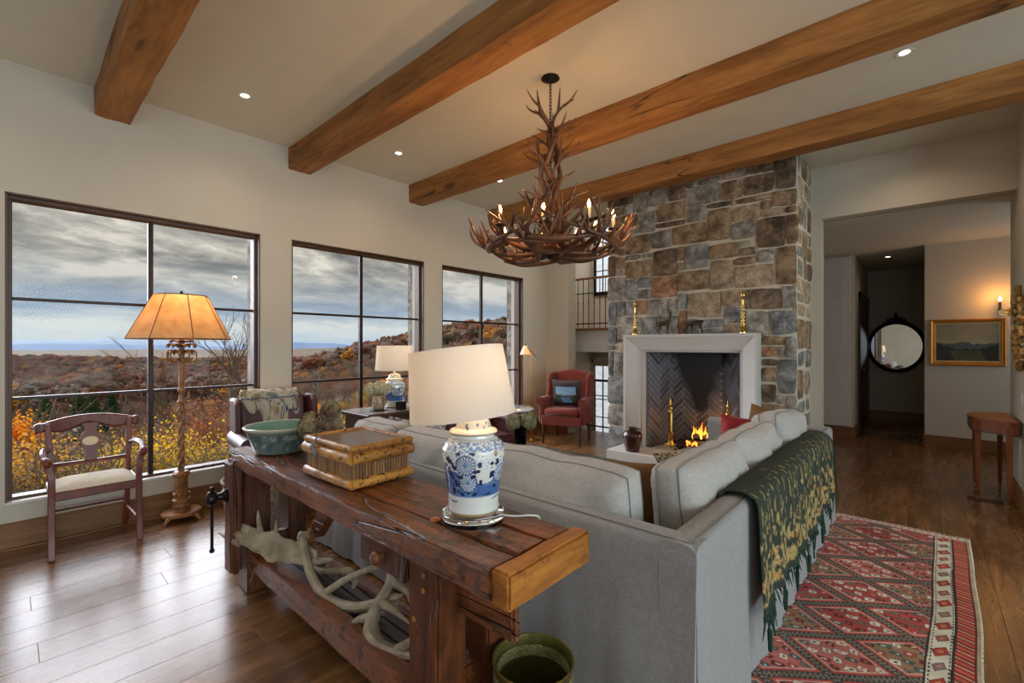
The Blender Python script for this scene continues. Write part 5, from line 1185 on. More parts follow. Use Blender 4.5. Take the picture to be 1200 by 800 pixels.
def table_lamp(label, loc, s, power, tilt=(0, 0), rz=0, seed=0, plinth=True, n=220):
    t = thing('table_lamp', label, 'lamp', loc, rz); z0 = 0
    if plinth: MB().lathe([(.100, 0), (.105, .004), (.105, .034), (.1, .038), (0, .038)], 40).obj('acrylic_base', M_ACR, t, smooth=True, ang=40); z0 = .0385
    H_ = .262
    prof = [(.084, 0), (.087, .004), (.086, .03), (.088, .06), (.094, .11), (.104, .16), (.1085, .19), (.107, .212), (.097, .232), (.081, .245), (.071, .25), (.070, .258), (.07, .262)]
    o = painted_vessel(dens([(r, h) for r, h in prof], .0022), n, jar_colors(.1, H_, seed), 'jar', t, M_PORC); o.location = (0, 0, z0)
    lidp = dens([(.066, .258), (.08, .262), (.083, .268), (.078, .274), (.062, .280), (.056, .300), (.05, .312), (.034, .32), (.012, .324), (.01, .334)], .003)
    wht = np.array(srgb(214, 204, 184)); blu = np.array(srgb(52, 72, 90))
    o = painted_vessel(lidp, 90, lambda a, z, r: (wht if (z < .28 or noise.noise(Vector((a*5, z*60, 3))) < .28) else blu) if z > .266 else np.array(srgb(160, 140, 110)), 'jar_lid', t, M_PORC); o.location = (0, 0, z0)
    if plinth:
        MB().ball((-.098, -.02, .205), (.012, .012, .014), 8).ball((.1, .0, .205), (.012, .012, .014), 8).obj('lug', mat('porcelain_lug', srgb(150, 130, 110), .3), t, smooth=True).location = (0, 0, z0)
    MB().lathe([(.012, .33), (.009, .35), (.009, .47)], 12).obj('brass_stem', M_BRASS, t, smooth=True).location = (0, 0, z0)
    zb, zt, rb, rt = .352, .588, .182, .165
    sh = MB(); n_ = 64
    sh.lathe([(rb, zb-z0), (rb, zb-z0+.006), (lerp(rb, rt, .5), (zb+zt)/2-z0), (rt, zt-z0-.006), (rt, zt-z0), (rt-.003, zt-z0), (lerp(rb, rt, .5)-.003, (zb+zt)/2-z0), (rb-.003, zb-z0), (rb, zb-z0)], n_, cap=False)
    so = sh.obj('lamp_shade', M_SHADE, t, smooth=True, ang=50); so.location = (0, 0, z0); so.rotation_euler = (tilt[0], tilt[1], 0)
    MB().ball((0, 0, zt+.012), (.012, .012, .014), 8).tube([(0, 0, zt-.02), (0, 0, zt+.01)], .003, 6).obj('finial', M_BLACK, t, smooth=True)
    mb = MB(); [mb.tube([(0, 0, zt-.015), ((rt-.008)*math.cos(a), (rt-.008)*math.sin(a), zt-.015)], .0015, 5) for a in (0, 2.09, 4.19)]; sp_o = mb.obj('spider', M_BRASS, t); sp_o.rotation_euler = (tilt[0], tilt[1], 0); sp_o.location = (math.sin(tilt[1])*0, 0, z0*.2-.012)
    MB().ball((0, 0, (zb+zt)/2-.01), (.026, .026, .034), 12).obj('bulb', mat('lamp_bulb', (1, .9, .7), .4, emit=srgb(255, 226, 180), estr=6), t, smooth=True)
    l = lamp_light('lamp_glow', 'POINT', (0, 0, (zb+zt)/2+.04), power, srgb(255, 218, 178), shadow_soft_size=.04); l.parent = t
    t.scale = (s,)*3; return t
tl = table_lamp('big blue and white jar lamp with pale drum shade on the workbench', (-1.15, 1.075, .803), 1.0, 5.5, (.04, -.12), rz=0, n=300)
mb = MB().tube(bez([(-1.10, 1.15, .812), (-1.06, 1.19, .806), (-1.02, 1.235, .806), (-1.01, 1.262, .79), (-1.02, 1.264, .73)], 6), .003, 6)
tag(mb.obj('lamp_cord', M_WHITE, None, smooth=True), 'thin white lamp cord running off the back edge of the workbench', 'cord')
tag(MB().lathe([(0, 0), (.017, .001), (.018, .004), (.014, .007), (0, .008)], 14, loc=(-1.245, .985, .802)).obj('amber_disc', mat('amber_disc', srgb(176, 92, 30), .3), smooth=True), 'small amber disc lying on the bench beside the lamp base', 'disc')
# pine cones on the end of the lower frame
t = None
for i, (a, b, c) in enumerate(((-1.36, 1.10, .236), (-1.345, 1.12, .236),)):
    mb = MB(); r_ = random.Random(i)
    for k in range(60):
        z = k/60; ang = k*2.4; rad = .032*math.sin(PI*(z*.8+.15)); p = Vector((rad*math.cos(ang), rad*math.sin(ang), z*.075-.03)); d = Vector((math.cos(ang), math.sin(ang), .3))
        mb.obox(p, d*.011, Vector((-d.y, d.x, 0))*.009, (0, 0, .003))
    mb.ball((0, 0, .005), (.02, .02, .035), 8)
    o = mb.obj('pine_cone', mat('grey_pine_cone', srgb(118, 108, 98), .9, var=.3), loc=(a, b+i*.035-.02, c)); tag(o, ['grey pine cone resting on the bench stretcher behind the near leg', 'second grey pine cone touching the first on the bench stretcher'][i], 'pine cone')
# brass ice bucket
bk = thing('brass_bucket', 'olive brass bucket with embossed bands and ring handles on the floor beside the workbench', 'bucket', (-.975, 1.185, 0)); bk.scale = (1.13,)*3
def olive(name, bump, col=(136, 130, 72), rough=.32):
    return mat(name, srgb(*col), rough, metal=.85, var=.2, vscale=14, bump=bump, bscale=180)
M_OB = olive('olive_brass', .1); M_OBE = olive('embossed_olive_brass', 1.0, (156, 152, 104), .45)
MB().lathe([(.085, 0), (.09, .005), (.105, .15), (.118, .30), (.122, .305), (.122, .312), (.116, .312), (.112, .29), (.102, .15), (.088, .012), (0, .01)], 48).obj('body', M_OB, bk, smooth=True, ang=50)
for z in (.265, .14):
    MB().lathe([(lerp(.088, .113, z/.3)-.004+.0, z-.018), (lerp(.088, .113, z/.3)-.0055, z-.016), (lerp(.088, .1135, z/.3)-.003, z+.018)], 48, cap=False).obj('inner_band', M_OBE, bk, smooth=True)
    MB().lathe([(lerp(.094, .118, z/.3)+.0, z-.018), (lerp(.094, .118, z/.3)+.003, z-.014), (lerp(.094, .118, z/.3)+.003, z+.014), (lerp(.094, .118, z/.3), z+.018)], 48, cap=False).obj('outer_band', M_OBE, bk, smooth=True)
for a in (2.75, -.35):
    c = Vector((math.cos(a), math.sin(a), 0)); pts = [c*.118+Vector((0, 0, .285))+c*(.025*math.sin(q))+Vector((-c.y, c.x, 0))*.028*math.cos(q)+Vector((0, 0, .008)) for q in [PI*i/10 for i in range(11)]]
    MB().tube(pts, .005, 7).obj('ring_handle', M_OBE, bk, smooth=True)
mb = MB(); a = .25; c = Vector((math.cos(a), math.sin(a), 0))
mb.tube(bez([c*.125+Vector((0, 0, .29)), c*.12+Vector((0, 0, .318)), c*.108+Vector((0, 0, .30)), c*.104+Vector((0, 0, .27))], 5), .002, 5)
mb.tube(bez([c*.104+Vector((0, 0, .27)), c*.100+Vector((-.012, .01, .25)), c*.096+Vector((-.016, .012, .225))], 5), .002, 5).tube(bez([c*.104+Vector((0, 0, .27)), c*.098+Vector((.004, -.012, .25)), c*.094+Vector((.002, -.014, .215))], 5), .002, 5)
tag(mb.obj('string', mat('cotton_string', srgb(190, 186, 170), .9)), 'pale string hooked over the rim of the brass bucket', 'string')
# ================================================================ CHANDELIER
CC = Vector((-2.047, 2.687, 0))
ch = thing('antler_chandelier', 'large tiered antler chandelier with candle bulbs hanging on a chain between the beams', 'chandelier', (CC.x, CC.y, HC))
M_ANT = mat('brown_antler', srgb(46, 28, 18), .4, var=.4, vscale=6, bump=.6, bscale=50, col2=srgb(112, 70, 42))
MB().lathe([(0, 0), (.065, 0), (.068, -.006), (.055, -.014), (.035, -.018), (.03, -.028), (.012, -.034), (0, -.036)], 28).obj('canopy', M_BLACK, ch, smooth=True, ang=50)
lk = MB(); ring_ = [(math.cos(q)*.009, 0, math.sin(q)*.016) for q in [2*PI*i/12 for i in range(12)]]; lk.tube(ring_, .0028, 6, closed=True); lm = lk.mesh('chain_link', M_BLACK, True)
for i in range(40):
    o = bpy.data.objects.new('chain_link', lm); COL.objects.link(o); o.parent = ch; o.location = (0, 0, -.045-i*.0245); o.rotation_euler = (0, 0, (i % 2)*PI/2)
def tine(mb, p, d, L, r, curl=(0, 0, 1), n=6):
    p = Vector(p); d = Vector(d).normalized(); c = Vector(curl); pts = []; q = p.copy()
    for i in range(n+1):
        pts.append(q.copy()); d = (d+c*.55/n*2).normalized(); q = q+d*L/n
    mb.tube(pts, [r*(1-i/n)**.8+.0012 for i in range(n+1)], 7)
def build_antler(kind, seed):
    r = random.Random(seed); mb = MB()
    def beam_(P, r0, p=1.2):
        n = len(P)-1; mb.tube(P, [lerp(r0, .004, (i/n)**p) for i in range(n+1)], 8)
    if kind == 0:      # lower ring: out low then sweeping up at the tip
        P = bez([(.05, -.06, .04), (.16, .03, .0), (.30, .10, .0), (.44, .12, .05), (.55, .06, .12), (.625, -.04, .21)], 5); beam_(P, .026)
        tine(mb, P[5], (.4, .7, .35), .20, .014); tine(mb, P[10], (.6, -.6, .35), .22, .016); tine(mb, P[15], (.5, .7, .45), .20, .013); tine(mb, P[19], (.6, -.3, .6), .15, .011)
    elif kind == 1:    # inner antler with upright tines
        P = bez([(.08, .08, .03), (.18, -.04, .03), (.30, -.10, .08), (.40, -.05, .17), (.46, .05, .30)], 6); beam_(P, .028, 1.1)
        tine(mb, P[5], (.1, .8, .5), .20, .015); tine(mb, P[10], (.7, -.5, .4), .22, .016); tine(mb, P[16], (.4, .8, .5), .18, .013)
    elif kind == 2:    # middle tier
        P = bez([(.03, 0, 0), (.08, .06, .08), (.14, .08, .18), (.21, .04, .27), (.30, -.03, .33)], 6); beam_(P, .026, 1.1)
        tine(mb, P[6], (.8, -.5, .3), .18, .014); tine(mb, P[11], (.3, .8, .6), .17, .013); tine(mb, P[16], (.6, .3, .6), .15, .011)
    elif kind == 3:    # column: upright, flaring at the top
        P = bez([(.05, .02, 0), (.07, -.04, .12), (.04, -.07, .26), (.02, .02, .38), (.09, .06, .48), (.20, .03, .57)], 6); beam_(P, .025, 1.3)
        tine(mb, P[15], (1, .1, .15), .24, .016, (0, 0, .6)); tine(mb, P[22], (.1, .3, .9), .20, .014); tine(mb, P[25], (.9, .5, .2), .17, .012)
    else:              # tangential arc woven round the basket
        P = bez([(.34, -.30, .02), (.44, -.14, .0), (.47, .04, .02), (.42, .22, .06), (.30, .38, .13)], 6); beam_(P, .024)
        tine(mb, P[4], (.7, .3, .5), .20, .014); tine(mb, P[10], (.9, .2, .5), .20, .014); tine(mb, P[16], (.2, .9, .6), .18, .012)
    return mb.mesh('antler', M_ANT, True)
AM = {(k, 0): build_antler(k, 0) for k in range(5)}
def hang(k, ang, z, tilt=0, sc=1, mir=1):
    o = bpy.data.objects.new('antler', AM[(k, 0)]); COL.objects.link(o); o.parent = ch; o.location = (0, 0, z-HC); o.rotation_euler = (0, -tilt, ang); o.scale = (sc, sc*mir, sc)
r_ = random.Random(21)
for i in range(12): hang(0, 2*PI*i/12+r_.uniform(-.12, .12), 2.055+r_.uniform(-.01, .03), r_.uniform(-.03, .08), r_.uniform(.95, 1.05), 1 if i % 2 else -1)
for i in range(10): hang(4, 2*PI*i/10+r_.uniform(-.12, .12), 2.07+r_.uniform(0, .05), 0, r_.uniform(.85, 1.1), 1 if i % 2 else -1)
for i in range(8): hang(1, 2*PI*(i+.5)/8+r_.uniform(-.15, .15), 2.09, r_.uniform(-.05, .05), r_.uniform(.9, 1.1), 1 if i % 2 else -1)
for i in range(7): hang(2, 2*PI*i/7+.2, 2.20+r_.uniform(0, .05), r_.uniform(-.1, .1), r_.uniform(.8, 1.0), 1 if i % 2 else -1)
for i in range(3): hang(3, 2*PI*i/3+.85, 2.33, 0, .9, 1 if i % 2 else -1)
for i in range(2): hang(3, PI*i+.15, 2.52, 0, .85, -1)
for i in range(3): hang(3, 2*PI*i/3+.75, 2.72, 0.0, .85, 1 if i % 2 else -1)
MB().lathe([(0, 2.04), (.02, 2.04), (.035, 2.06), (.02, 2.09), (.012, 2.1), (.012, 2.42), (0, 2.42)], 14, loc=(0, 0, -HC)).obj('centre_stem', M_BLACK, ch, smooth=True, ang=50)
M_CANDLE = mat('cream_candle_sleeve', srgb(232, 208, 160), .5, emit=srgb(255, 196, 120), estr=.25)
M_CBULB = mat('candle_bulb', (1, .8, .5), .3, emit=srgb(255, 190, 110), estr=22)
M_CUP = mat('brown_candle_cup', srgb(64, 44, 30), .45, metal=.4)
cup = MB().lathe([(.0, 0), (.02, .002), (.034, .014), (.036, .02), (.014, .02), (0, .02)], 14).mesh('candle_cup', M_CUP, True)
sl = MB().lathe([(.011, .02), (.011, .095), (0, .096)], 12).mesh('candle_sleeve', M_CANDLE, True)
bl = MB().lathe([(.006, .096), (.0125, .108), (.012, .122), (.006, .138), (.002, .15), (0, .151)], 10).mesh('candle_bulb', M_CBULB, True)
for i in range(9):
    a = 2*PI*i/9+.35; R_ = .46 if i % 2 == 0 else .37
    c = bpy.data.objects.new('candle', cup); COL.objects.link(c); c.parent = ch; c.location = (R_*math.cos(a), R_*math.sin(a), 2.20-HC)
    for nm, me in (('candle_sleeve', sl), ('candle_bulb', bl)):
        o = bpy.data.objects.new(nm, me); COL.objects.link(o); o.parent = c
    if i % 3 == 0:
        l = lamp_light('candle_light', 'POINT', (CC.x+R_*math.cos(a), CC.y+R_*math.sin(a), 2.40), 9, srgb(255, 186, 116), shadow_soft_size=.03)

# ================================================================ FLOOR LAMP
M_FLP = mat('carved_gilt_brown_wood', srgb(112, 72, 40), .4, var=.35, vscale=16, bump=.3, col2=srgb(160, 112, 66))
fl = thing('floor_lamp', 'carved brown floor lamp with parchment panel shade by the left window', 'lamp', (-4.475, .95, 0))
MB().lathe([(0, .04), (.13, .04), (.138, .045), (.138, .062), (.13, .07), (.06, .075), (.055, .085), (.05, .088)], 36).obj('base_plate', M_FLP, fl, smooth=True, ang=40)
for a in (.6, 2.2, 3.8, 5.4):
    c = Vector((math.cos(a), math.sin(a), 0)); MB().tube(bez([c*.10+Vector((0, 0, .045)), c*.14+Vector((0, 0, .035)), c*.165+Vector((0, 0, .012)), c*.18+Vector((0, 0, .012))], 4), [.018]*4+[.014]*4+[.012]*4+[.006], 7).obj('foot', M_FLP, fl, smooth=True)
MB().lathe([(.045, .08), (.06, .09), (.064, .11), (.056, .13), (.066, .14), (.066, .16), (.048, .17)], 20).obj('base_turning', M_FLP, fl, smooth=True, ang=50)
MB().lathe([(.046, .17), (.046, .34), (.056, .35), (.06, .37), (.05, .385), (.03, .39)], 8).obj('octagonal_block', M_FLP, fl)
for a in range(8):
    q = a*PI/4+PI/8
    for z in (.2, .36): MB().ball((.05*math.cos(q), .05*math.sin(q), z), (.014, .014, .016), 6).obj('boss', M_FLP, fl, smooth=True)
mb = MB(); n = 60
def tw(u, v):
    a = 2*PI*u; z = lerp(.39, .86, v); r = .021+.005*math.cos(3*a-v*30)-.004*v; return (r*math.cos(a), r*math.sin(a), z)
mb.grid(tw, 24, n, wrapu=True); mb.obj('twisted_pole', M_FLP, fl, smooth=True)
MB().lathe([(.018, .86), (.026, .87), (.028, .88), (.02, .90), (.02, .93), (.03, .94), (.03, .95), (.02, .96), (.017, 1.0), (.017, 1.02), (.028, 1.03), (.028, 1.045), (.018, 1.06), (.021, 1.25), (.023, 1.27), (.016, 1.29), (.02, 1.32), (.014, 1.5), (.008, 1.5), (.008, 1.78)], 16).obj('upper_pole', M_FLP, fl, smooth=True, ang=50)
def leaf(mb, base, out, L, w_, curl, up):
    B = Vector(base); o_ = Vector((math.cos(out), math.sin(out), 0)); s_ = Vector((-o_.y, o_.x, 0)); V = []
    n = 8
    for i in range(n+1):
        u = i/n; p = B+o_*(L*math.sin(u*curl)/curl*1.1)+Vector((0, 0, up*L*math.cos(u*curl*1.2-.3)*u)); ww = w_*math.sin(PI*(u*.85+.1))*(1+.25*math.sin(u*25))
        V += [p-s_*ww, p+Vector((0, 0, -.006)), p+s_*ww]
    F = [(i*3+k, i*3+k+1, (i+1)*3+k+1, (i+1)*3+k) for i in range(n) for k in range(2)]
    mb.add(V, F)
for tier, (z, L, k, up) in enumerate(((1.27, .10, 7, 1.0), (1.33, .13, 8, .8), (1.39, .15, 8, .5), (1.43, .12, 7, .35))):
    for i in range(k):
        mb = MB(); leaf(mb, (0, 0, z), 2*PI*i/k+tier*.4, L, .026, 1.6, up); o = mb.obj('acanthus_leaf', M_FLP, fl, smooth=True)
        s_ = o.modifiers.new('s', 'SOLIDIFY'); s_.thickness = .006
for i in range(5):
    a = 2*PI*i/5+.3; c = Vector((math.cos(a), math.sin(a), 0)); MB().tube(bez([Vector((0, 0, 1.26))+c*.015, c*.09+Vector((0, 0, 1.28)), c*.10+Vector((0, 0, 1.35)), c*.06+Vector((0, 0, 1.36))], 5), [.008]*8+[.006]*7+[.004], 6).obj('scroll', M_FLP, fl, smooth=True)
def parchment():
    m = bpy.data.materials.new('parchment'); m.use_nodes = True; t = NT(m.node_tree); t.n.clear()
    tc = t.add('ShaderNodeTexCoord').outputs['Object']; n_ = t.noise(tc, 9, 5, .6); n2 = t.noise(tc, 30, 4, .7, 1)
    c = t.ramp(n_, [(.35, srgb(176, 152, 118)), (.65, srgb(212, 190, 152))]); c = t.mix(t.ramp(n2, [(.62, 0), (.68, .6)]), c, srgb(120, 76, 40))
    d = t.add('ShaderNodeBsdfDiffuse', {'Color': c}); tr = t.add('ShaderNodeBsdfTranslucent', {'Color': t.mix(.5, c, srgb(226, 160, 70))}); mx = t.add('ShaderNodeMixShader', {0: .55})
    o = t.add('ShaderNodeOutputMaterial'); t.l.new(d.outputs[0], mx.inputs[1]); t.l.new(tr.outputs[0], mx.inputs[2]); t.l.new(mx.outputs[0], o.inputs[0]); return m
M_PARCH = parchment(); N6 = 8
sh = thing if False else None
R0, R1, Z0, Z1 = .355, .185, 1.455, 1.805
base_ = MB(); base_.tube([(R0*math.cos(2*PI*i/N6), R0*math.sin(2*PI*i/N6), Z0) for i in range(N6)], .004, 6, closed=True); base_.tube([(R1*math.cos(2*PI*i/N6), R1*math.sin(2*PI*i/N6), Z1) for i in range(N6)], .004, 6, closed=True)
for i in range(N6):
    a = 2*PI*i/N6; base_.tube([(R0*math.cos(a), R0*math.sin(a), Z0), (R1*math.cos(a), R1*math.sin(a), Z1)], .0035, 5)
sf = base_.obj('shade_frame', mat('brown_shade_binding', srgb(96, 60, 30), .7), fl)
for i in range(N6):
    a, b = 2*PI*i/N6, 2*PI*(i+1)/N6; P = [Vector((R0*math.cos(a), R0*math.sin(a), Z0)), Vector((R0*math.cos(b), R0*math.sin(b), Z0)), Vector((R1*math.cos(b), R1*math.sin(b), Z1)), Vector((R1*math.cos(a), R1*math.sin(a), Z1))]
    mb = MB(); mb.grid(lambda u, v: tuple((P[0].lerp(P[1], u)).lerp(P[3].lerp(P[2], u), v)), 4, 4); o = mb.obj('shade_panel', M_PARCH, sf, smooth=True); 
MB().ball((0, 0, 1.83), (.012, .012, .018), 8).obj('finial', M_BLACK, fl, smooth=True)
mb = MB(); [mb.tube([(0, 0, 1.79), (R1*math.cos(a), R1*math.sin(a), Z1-.01)], .002, 5) for a in (0, PI/2, PI, 3*PI/2)]; mb.obj('spider', M_BRASS, fl)
MB().ball((0, 0, 1.6), (.03, .03, .04), 10).obj('bulb', mat('warm_bulb', (1, .8, .5), .4, emit=srgb(255, 196, 110), estr=5), fl, smooth=True)
lamp_light('floor_lamp_glow', 'POINT', (-4.475, .95, 1.68), 7, srgb(255, 186, 104), shadow_soft_size=.04)
mb = MB().tube(bez([(-4.60, .9, .012), (-4.64, .6, .006), (-4.62, .2, .006), (-4.655, -.2, .006), (-4.65, -.6, .006)], 8), .003, 5)
tag(mb.obj('lamp_cord', mat('tan_cord', srgb(150, 120, 84), .7)), 'tan cord running along the baseboard under the left window', 'cord')

# ================================================================ MAHOGANY ARMCHAIR (left)
M_MAH = wood('mahogany', srgb(62, 24, 16), srgb(118, 56, 36), 'z', 1.4, .38, .1, .06)
ac = thing('wooden_armchair', 'mahogany open armchair with oval splat and pale seat under the left window', 'chair', (-4.42, .42, 0))
# faces +x ; local: x front, y side
def bar(mb, pts, w_, d_, n=8):   # rectangular section bar through points
    P = bez(pts, n); 
    for i in range(len(P)-1):
        pass
    V = []; F = []
    for i, p in enumerate(P):
        d = (P[min(i+1, len(P)-1)]-P[max(i-1, 0)]).normalized(); s_ = Vector((0, 1, 0)); s_ = (s_-d*s_.dot(d)).normalized(); n_ = d.cross(s_)
        V += [p+s_*w_/2+n_*d_/2, p-s_*w_/2+n_*d_/2, p-s_*w_/2-n_*d_/2, p+s_*w_/2-n_*d_/2]
    for i in range(len(P)-1): F += [(i*4+k, i*4+(k+1) % 4, (i+1)*4+(k+1) % 4, (i+1)*4+k) for k in range(4)]
    F += [(0, 1, 2, 3), tuple(len(V)-4+k for k in range(4))]
    mb.add(V, F); return mb
for s_ in (-1, 1):
    mb = MB(); bar(mb, [(.215, s_*.225, 0), (.185, s_*.225, .14), (.175, s_*.225, .36), (.18, s_*.225, .52), (.165, s_*.238, .60), (.17, s_*.245, .635)], .036, .036, 5); mb.obj('front_leg', M_MAH, ac, bev=.004)
    mb = MB(); bar(mb, [(-.235, s_*.20, 0), (-.19, s_*.205, .16), (-.175, s_*.21, .42), (-.19, s_*.215, .62), (-.235, s_*.225, .84)], .032, .034, 6); mb.obj('rear_leg', M_MAH, ac, bev=.004)
    mb = MB(); mb.tube(bez([(-.19, s_*.222, .655), (-.10, s_*.25, .672), (.06, s_*.262, .668), (.14, s_*.255, .645), (.20, s_*.248, .65), (.215, s_*.245, .632), (.20, s_*.245, .615)], 5), [.018]*14+[.021]*8+[.022]*8+[.012], 8); mb.obj('armrest', M_MAH, ac, smooth=True)
    MB().tube([(.165, s_*.215, .16), (-.19, s_*.2, .17)], .011, 8).obj('side_stretcher', M_MAH, ac, smooth=True)
MB().tube([(-.195, -.2, .22), (-.195, .2, .22)], .011, 8).obj('rear_stretcher', M_MAH, ac, smooth=True)
MB().box(-.2, .19, -.235, .235, .375, .435, ch=.006).obj('seat_rail', M_MAH, ac)
mb = MB()
mb.grid(lambda u, v: (lerp(-.185, .185, u), lerp(-.225, .225, v), .432+.045*(max(0, 1-(2*u-1)**4)*max(0, 1-(2*v-1)**4))**.6), 14, 14); mb.obj('seat_pad', linen('cream_seat_fabric', srgb(206, 200, 184)), ac, smooth=True)
# crest rail, curved: arched plate
def crest(u, v):
    a = 2*u-1; y = a*.285; x = -.245-.035*(1-a*a)+.0; top = .885-.055*a*a-.0; 
    bot = .80+.022*math.cos(a*2*PI)*(1 if abs(a) < .75 else .6)-.035*(a*a)
    return (x, y, lerp(bot, top, v))
mb = MB(); mb.grid(crest, 32, 5); o = mb.obj('crest_rail', M_MAH, ac, smooth=True); q = o.modifiers.new('s', 'SOLIDIFY'); q.thickness = .028; q.offset = 0
for s_ in (-1, 1): MB().tube([(-.236, s_*.268, .818), (-.264, s_*.268, .818)], .029, 16).obj('crest_volute', M_MAH, ac, smooth=True, ang=40)
MB().tube(bez([(-.188, -.205, .545), (-.20, 0, .54), (-.188, .205, .545)], 5), .012, 6, flat=1.4).obj('lower_back_rail', M_MAH, ac, smooth=True)
pr = [(.545, .035), (.58, .034), (.60, .026), (.63, .038), (.67, .052), (.70, .058), (.735, .05), (.765, .028), (.79, .03), (.82, .046)]
V = []
for z, hw_ in pr: V += [(-.20-.055*((z-.545)/.28), -hw_, z), (-.20-.055*((z-.545)/.28), hw_, z)]
mb = MB(); mb.add(V, [(2*i, 2*i+1, 2*i+3, 2*i+2) for i in range(len(pr)-1)]); o = mb.obj('splat', M_MAH, ac); q = o.modifiers.new('s', 'SOLIDIFY'); q.thickness = .016; q.offset = 0
MB().lathe([(.0, .004), (.036, .004), (.04, 0), (.04, -.004)], 28, sx=.85, sy=1.15).xf(Matrix.Translation((-.2165, 0, .69)) @ Matrix.Rotation(PI/2-.19, 4, 'Y') @ Matrix.Rotation(0, 4, 'Z')).obj('oval_inlay', mat('ivory_oval', srgb(206, 186, 150), .4, var=.1), ac, smooth=True, ang=30)

# ================================================================ RED WING CHAIR
def soft(mb_or_o, w_=.02, lv=0): return mb_or_o
M_RED = mat('russet_velvet', srgb(112, 38, 24), .85, var=.12, vscale=4, sheen=.15)
rc = thing('wing_chair', 'russet red velvet wing chair in the far corner beside the chimney', 'chair', (-3.90, 5.50, 0), math.radians(-162)); rc.scale = (.9, 1, 1)
# local: front = +y
def arch_back():
    mb = MB()
    def g(u, v):
        a = 2*u-1; z = lerp(.42, 1.0+.035*math.cos(a*PI*.5)**2+.012*math.cos(a*PI*2), v) if v < 1 else 1.0+.035*math.cos(a*PI*.5)**2
        return (a*.30, -.30-.08*v+.02*a*a, z)
    mb.grid(g, 16, 10); return mb
o = arch_back().obj('backrest', M_RED, rc, smooth=True); q = o.modifiers.new('s', 'SOLIDIFY'); q.thickness = .12; q.offset = 0; q = o.modifiers.new('b', 'BEVEL'); q.width = .03; q.segments = 3
for s_ in (-1, 1):
    mb = MB()
    wing = [(-.37, .55), (-.05, .55), (-.03, .64), (-.10, .80), (-.09, .92), (-.14, .985), (-.25, 1.0), (-.40, .99)]
    mb.prism([(a, b) for a, b in wing], 'x', s_*.30, s_*.36); mb.obj('wing', M_RED, rc, bev=.022, seg=3, smooth=True, ang=60)
    mb = MB(); mb.tube(bez([(s_*.335, -.3, .60), (s_*.335, -.05, .605), (s_*.34, .20, .60), (s_*.34, .27, .60)], 4), [.06]*8+[.065]*4+[.062], 16); mb.box(s_*.285, s_*.37, -.32, .25, .28, .59, ch=.015); mb.obj('arm', M_RED, rc, smooth=True, ang=45)
    MB().lathe([(0, 0), (.05, 0), (.058, .006)], 18).xf(Matrix.Translation((s_*.34, .272, .60)) @ Matrix.Rotation(-PI/2, 4, 'X')).obj('arm_scroll', M_RED, rc, smooth=True)
    MB().tube([(s_*.29, .24, .30), (s_*.30, .255, 0)], [.026, .016], 8).obj('leg', MD, rc, smooth=True)
    MB().tube([(s_*.27, -.30, .30), (s_*.28, -.36, 0)], [.024, .016], 8).obj('leg', MD, rc, smooth=True)
MB().box(-.33, .33, -.34, .27, .26, .40, ch=.015).obj('seat_frame', M_RED, rc)
MB().box(-.275, .275, -.28, .29, .40, .51, ch=.03).obj('seat_cushion', M_RED, rc, bev=.012, seg=2, smooth=True, ang=50)
# pillow with a landscape
def landscape(nu, nv, skyc, horizon, hill, lowc, seed, mtn=True, border=None):
    C = []
    for j in range(nv+1):
        for i in range(nu+1):
            u, v = i/nu, j/nv; n_ = noise.noise(Vector((u*5+seed, v*7, 0))); n2 = noise.noise(Vector((u*22+seed, v*26, 3)))
            c = np.array(skyc[0])*(v)+np.array(skyc[1])*(1-v); c = c*(1+.22*n_+.06*n2)
            mt = horizon+.17+.13*noise.noise(Vector((u*3.3+seed, 1, 0)))+.05*noise.noise(Vector((u*11+seed, 4, 0)))
            if mtn and v < mt: c = np.array(hill[0])*(1+.35*n2)
            tr = horizon+.03+.26*max(0, abs(u-.52)-.2)*2.1+.07*noise.noise(Vector((u*17+seed, 8, 0)))
            if v < tr: c = np.array(hill[1])*(1+.6*n2)
            if v < horizon: c = np.array(lowc[0])*(1+.3*n_+.3*n2) if abs(u-.5+.3*(v-.2)) < .24 else np.array(lowc[1])*(1+.5*n2)
            if border and (min(u, 1-u) < border[0] or min(v, 1-v) < border[1]): c = np.array(border[2])*(1+.3*n2)
            C.append(np.clip(c, 0.002, 1))
    return C
t = thing('throw_pillow', 'dark fringed pillow with a lake landscape picture on the red wing chair', 'pillow', (-3.86, 5.50, .515)); t.rotation_euler = (.28, 0, math.radians(-162)+PI)
pillow(.44, .42, .14, 7).obj('cover', mat('dark_brown_satin', srgb(58, 42, 40), .5, var=.3), t, smooth=True, ang=80)
nu, nv = 50, 38; mb = MB(); mb.grid(lambda u, v: (lerp(-.15, .15, u), -.013-.07*max(0, (1-(lerp(-.15, .15, u)/.22)**2)*(1-((lerp(.09, .33, v)-.21)/.21)**2))**.45, lerp(.09, .33, v)), nu, nv)
o = mb.obj('picture_panel', painted('woven_picture', .8), t, smooth=True); vcol(o, landscape(nu, nv, (srgb(120, 160, 190), srgb(170, 196, 210)), .34, (srgb(92, 100, 96), srgb(52, 58, 40)), (srgb(90, 140, 180), srgb(60, 76, 60)), 3))
mb = MB(); r_ = random.Random(8)
for k in range(90):
    q = k/90*4; e = int(q); f = q-e; p = [(-.21+.42*f, .4), (.21, .4-.4*f), (.21-.42*f, 0), (-.21, .4*f)][e]; d = Vector((p[0], 0, p[1]-.2)).normalized()
    mb.tube([(p[0]*.95, 0, .2+(p[1]-.2)*.95), (p[0]+d.x*.012, -.006+r_.uniform(-.01, .01), p[1]+d.z*.012)], .004, 4)
o = mb.obj('fringe', mat('bronze_fringe', srgb(112, 88, 70), .7), t); o['kind'] = 'stuff'
